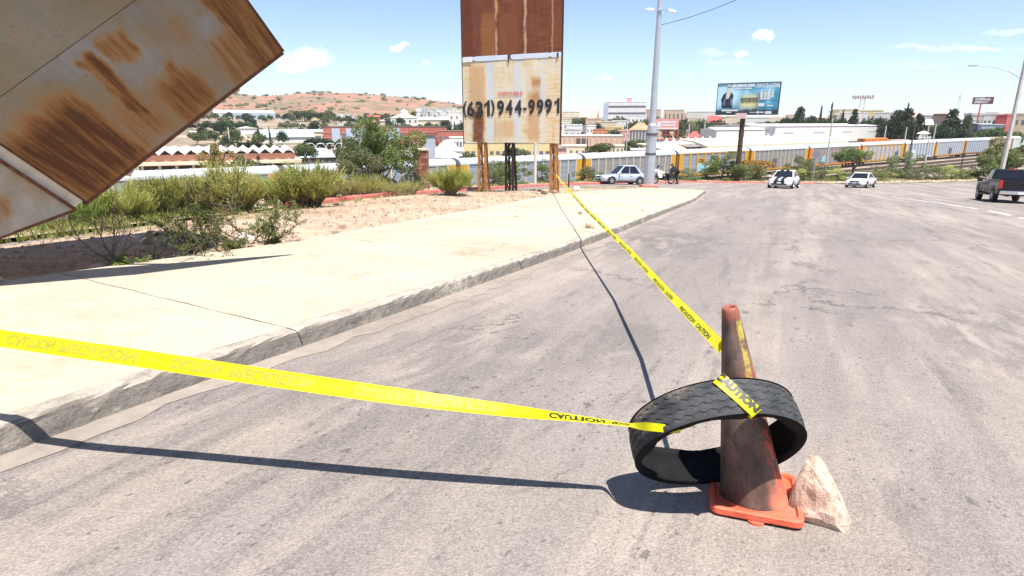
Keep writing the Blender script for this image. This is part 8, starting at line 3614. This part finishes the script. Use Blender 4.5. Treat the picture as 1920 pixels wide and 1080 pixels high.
# dark evergreen belt behind the white warehouse
EV = [(1475, 214, 26, 'round', 'evergreen next to the billboard, first of the dark belt'), (1496, 200, 36, 'conifer', 'tall bushy evergreen right of the billboard'), (1520, 212, 28, 'round', 'round evergreen in the belt left of the cypresses'), (1543, 212, 30, 'wide', 'spreading evergreen between the two cypresses'),
      (1578, 214, 24, 'round', 'round evergreen right of the tall cypress'), (1600, 208, 26, 'conifer', 'layered evergreen under the stadium floodlights'), (1628, 214, 28, 'wide', 'spreading evergreen right of the floodlight mast'), (1648, 214, 26, 'round', 'round evergreen above the end of the white warehouse'),
      (1680, 206, 44, 'conifer', 'huge dark evergreen right of the white warehouse'), (1700, 204, 40, 'conifer', 'second huge dark evergreen with a forked top'), (1724, 214, 30, 'conifer', 'dark evergreen left of the white umbrella'), (1660, 222, 30, 'round', 'dark evergreen at the corner of the white warehouse'),
      (1784, 208, 40, 'conifer', 'tall conical evergreen before the white shops'), (1770, 228, 28, 'round', 'lower evergreen at the foot of the conical one'), (1804, 234, 34, 'round', 'green round tree right of the conical evergreen'), (1813, 206, 16, 'round', 'loose tree against the sky left of the shop sign'),
      (1838, 240, 40, 'wide', 'green tree under the post of the shop sign'), (1876, 228, 48, 'wide', 'light green broad tree before the red square store'), (1902, 236, 34, 'wide', 'light green tree behind the street lamp'), (1855, 238, 30, 'round', 'green tree before the blue grey garage')]
for i, (px, yt, w, kd, lb) in enumerate(EV):
    rg_ = 330 + (i * 37) % 60 if px < 1660 else 300 + (i * 29) % 40
    p = at_range(px, rg_)
    k = scl(p)
    zt = kp(px, yt, depth_of(p)).z
    tree('evergreen_tree' if 'evergreen' in lb else 'town_tree', lb, p, w * k * (1.75 if kd == 'conifer' else 1.3), zt - p.z, kd, LM_DARK if 'evergreen' in lb else LM_TOWN, i + 3, 2600, .075, .10, 'tree')
for px, yt, lb in ((1537, 199, 'slim cypress left of the tallest one in the dark belt'), (1556, 194, 'tallest slim cypress of the dark belt'), (1698, 194, 'slim cypress rising from the huge dark evergreens'), (1579, 206, 'short slim cypress right of the tallest one')):
    p = at_range(px, 345)
    tree('cypress_tree', lb, p, 13 * scl(p), kp(px, yt, depth_of(p)).z - p.z, 'cypress', LM_DARK, px % 7, 900, .12, .02)
# dark gantry, and scrub dotted over the hills
rr = random.Random(15)
me_s = [crown_mesh('wide', s_, 160, .2, LM_MESQ) for s_ in (1, 2, 3)]
nsh = 0
for k in range(900):
    px = rr.uniform(385, 900)
    rg_ = rr.uniform(880, 1560)
    p = at_range(px, rg_)
    y_ = 540 - FPX * (p.y * SP + (p.z - CAMH) * CP) / depth_of(p)
    if nsh >= 285:
        break
    s_ = 1.6 + 6.5 * rr.random() ** 2.0
    if rr.random() > .35 + .65 * (mnoise.noise(Vector((p.x * .012, p.y * .012, 3))) > .0):
        continue
    o = inst('hill_bush', me_s[k % 3], None, p + Vector((0, 0, s_ * .3)), (0, 0, rr.uniform(0, 6)), (s_, s_, s_ * .6))
    lab(o, ('tiny', 'small', 'middling', 'large')[min(3, int(s_ / 2.1))] + ' dark bush ' + ('low on', 'midway up', 'high on', 'near the crest of')[min(3, int((rg_ - 880) / 170))] + ' the red hill ' + landmark(px, LMH), 'bush', 'bushes dotted over the red hills')
    nsh += 1
# small trees scattered between the houses: individuals, alike
me_t = [crown_mesh('round', s_, 260, .17, LM_TOWN) for s_ in (1, 2, 4)] + [crown_mesh('round', s_, 260, .17, LM_DARK) for s_ in (2, 5)]
for k in range(360):
    px = rr.uniform(345, 1960) if k % 3 else rr.uniform(345, 860)
    rg_ = rr.uniform(330 if px < 640 else 400, 900)
    if px > 870 and px < 1052:
        continue
    p = at_range(px, rg_)
    s_ = rr.uniform(2.2, 5.2)
    o = inst('small_tree', me_t[k % 5], None, p + Vector((0, 0, s_ * .8)), (0, 0, rr.uniform(0, 6)), (s_, s_, s_))
    lab(o, ('little', 'low', 'tall')[min(2, int((s_ - 2.2) / 1.0))] + (' green' if k % 5 < 3 else ' dark') + ' tree ' + ('behind the train yard', 'amid the lower houses', 'amid the upper houses', 'on the skyline')[min(3, int((rg_ - 400) / 126))] + ' ' + landmark(px, LMT), 'tree', 'small trees between the town houses')

# ================================================================ AIR
b = MB()
b.box((0, 0, 38), (6300, 6300, 98))
hz_ = b.build('haze', bpy.data.materials.new('haze_air'))
hm = hz_.data.materials[0]
hm.use_nodes = True
hm.node_tree.nodes.clear()
pv = hm.node_tree.nodes.new('ShaderNodeVolumePrincipled')
pv.inputs['Color'].default_value = (.97, .985, 1, 1)
pv.inputs['Density'].default_value = .00011
pv.inputs['Anisotropy'].default_value = .2
ho = hm.node_tree.nodes.new('ShaderNodeOutputMaterial')
hm.node_tree.links.new(pv.outputs[0], ho.inputs['Volume'])
hz_['kind'] = 'stuff'
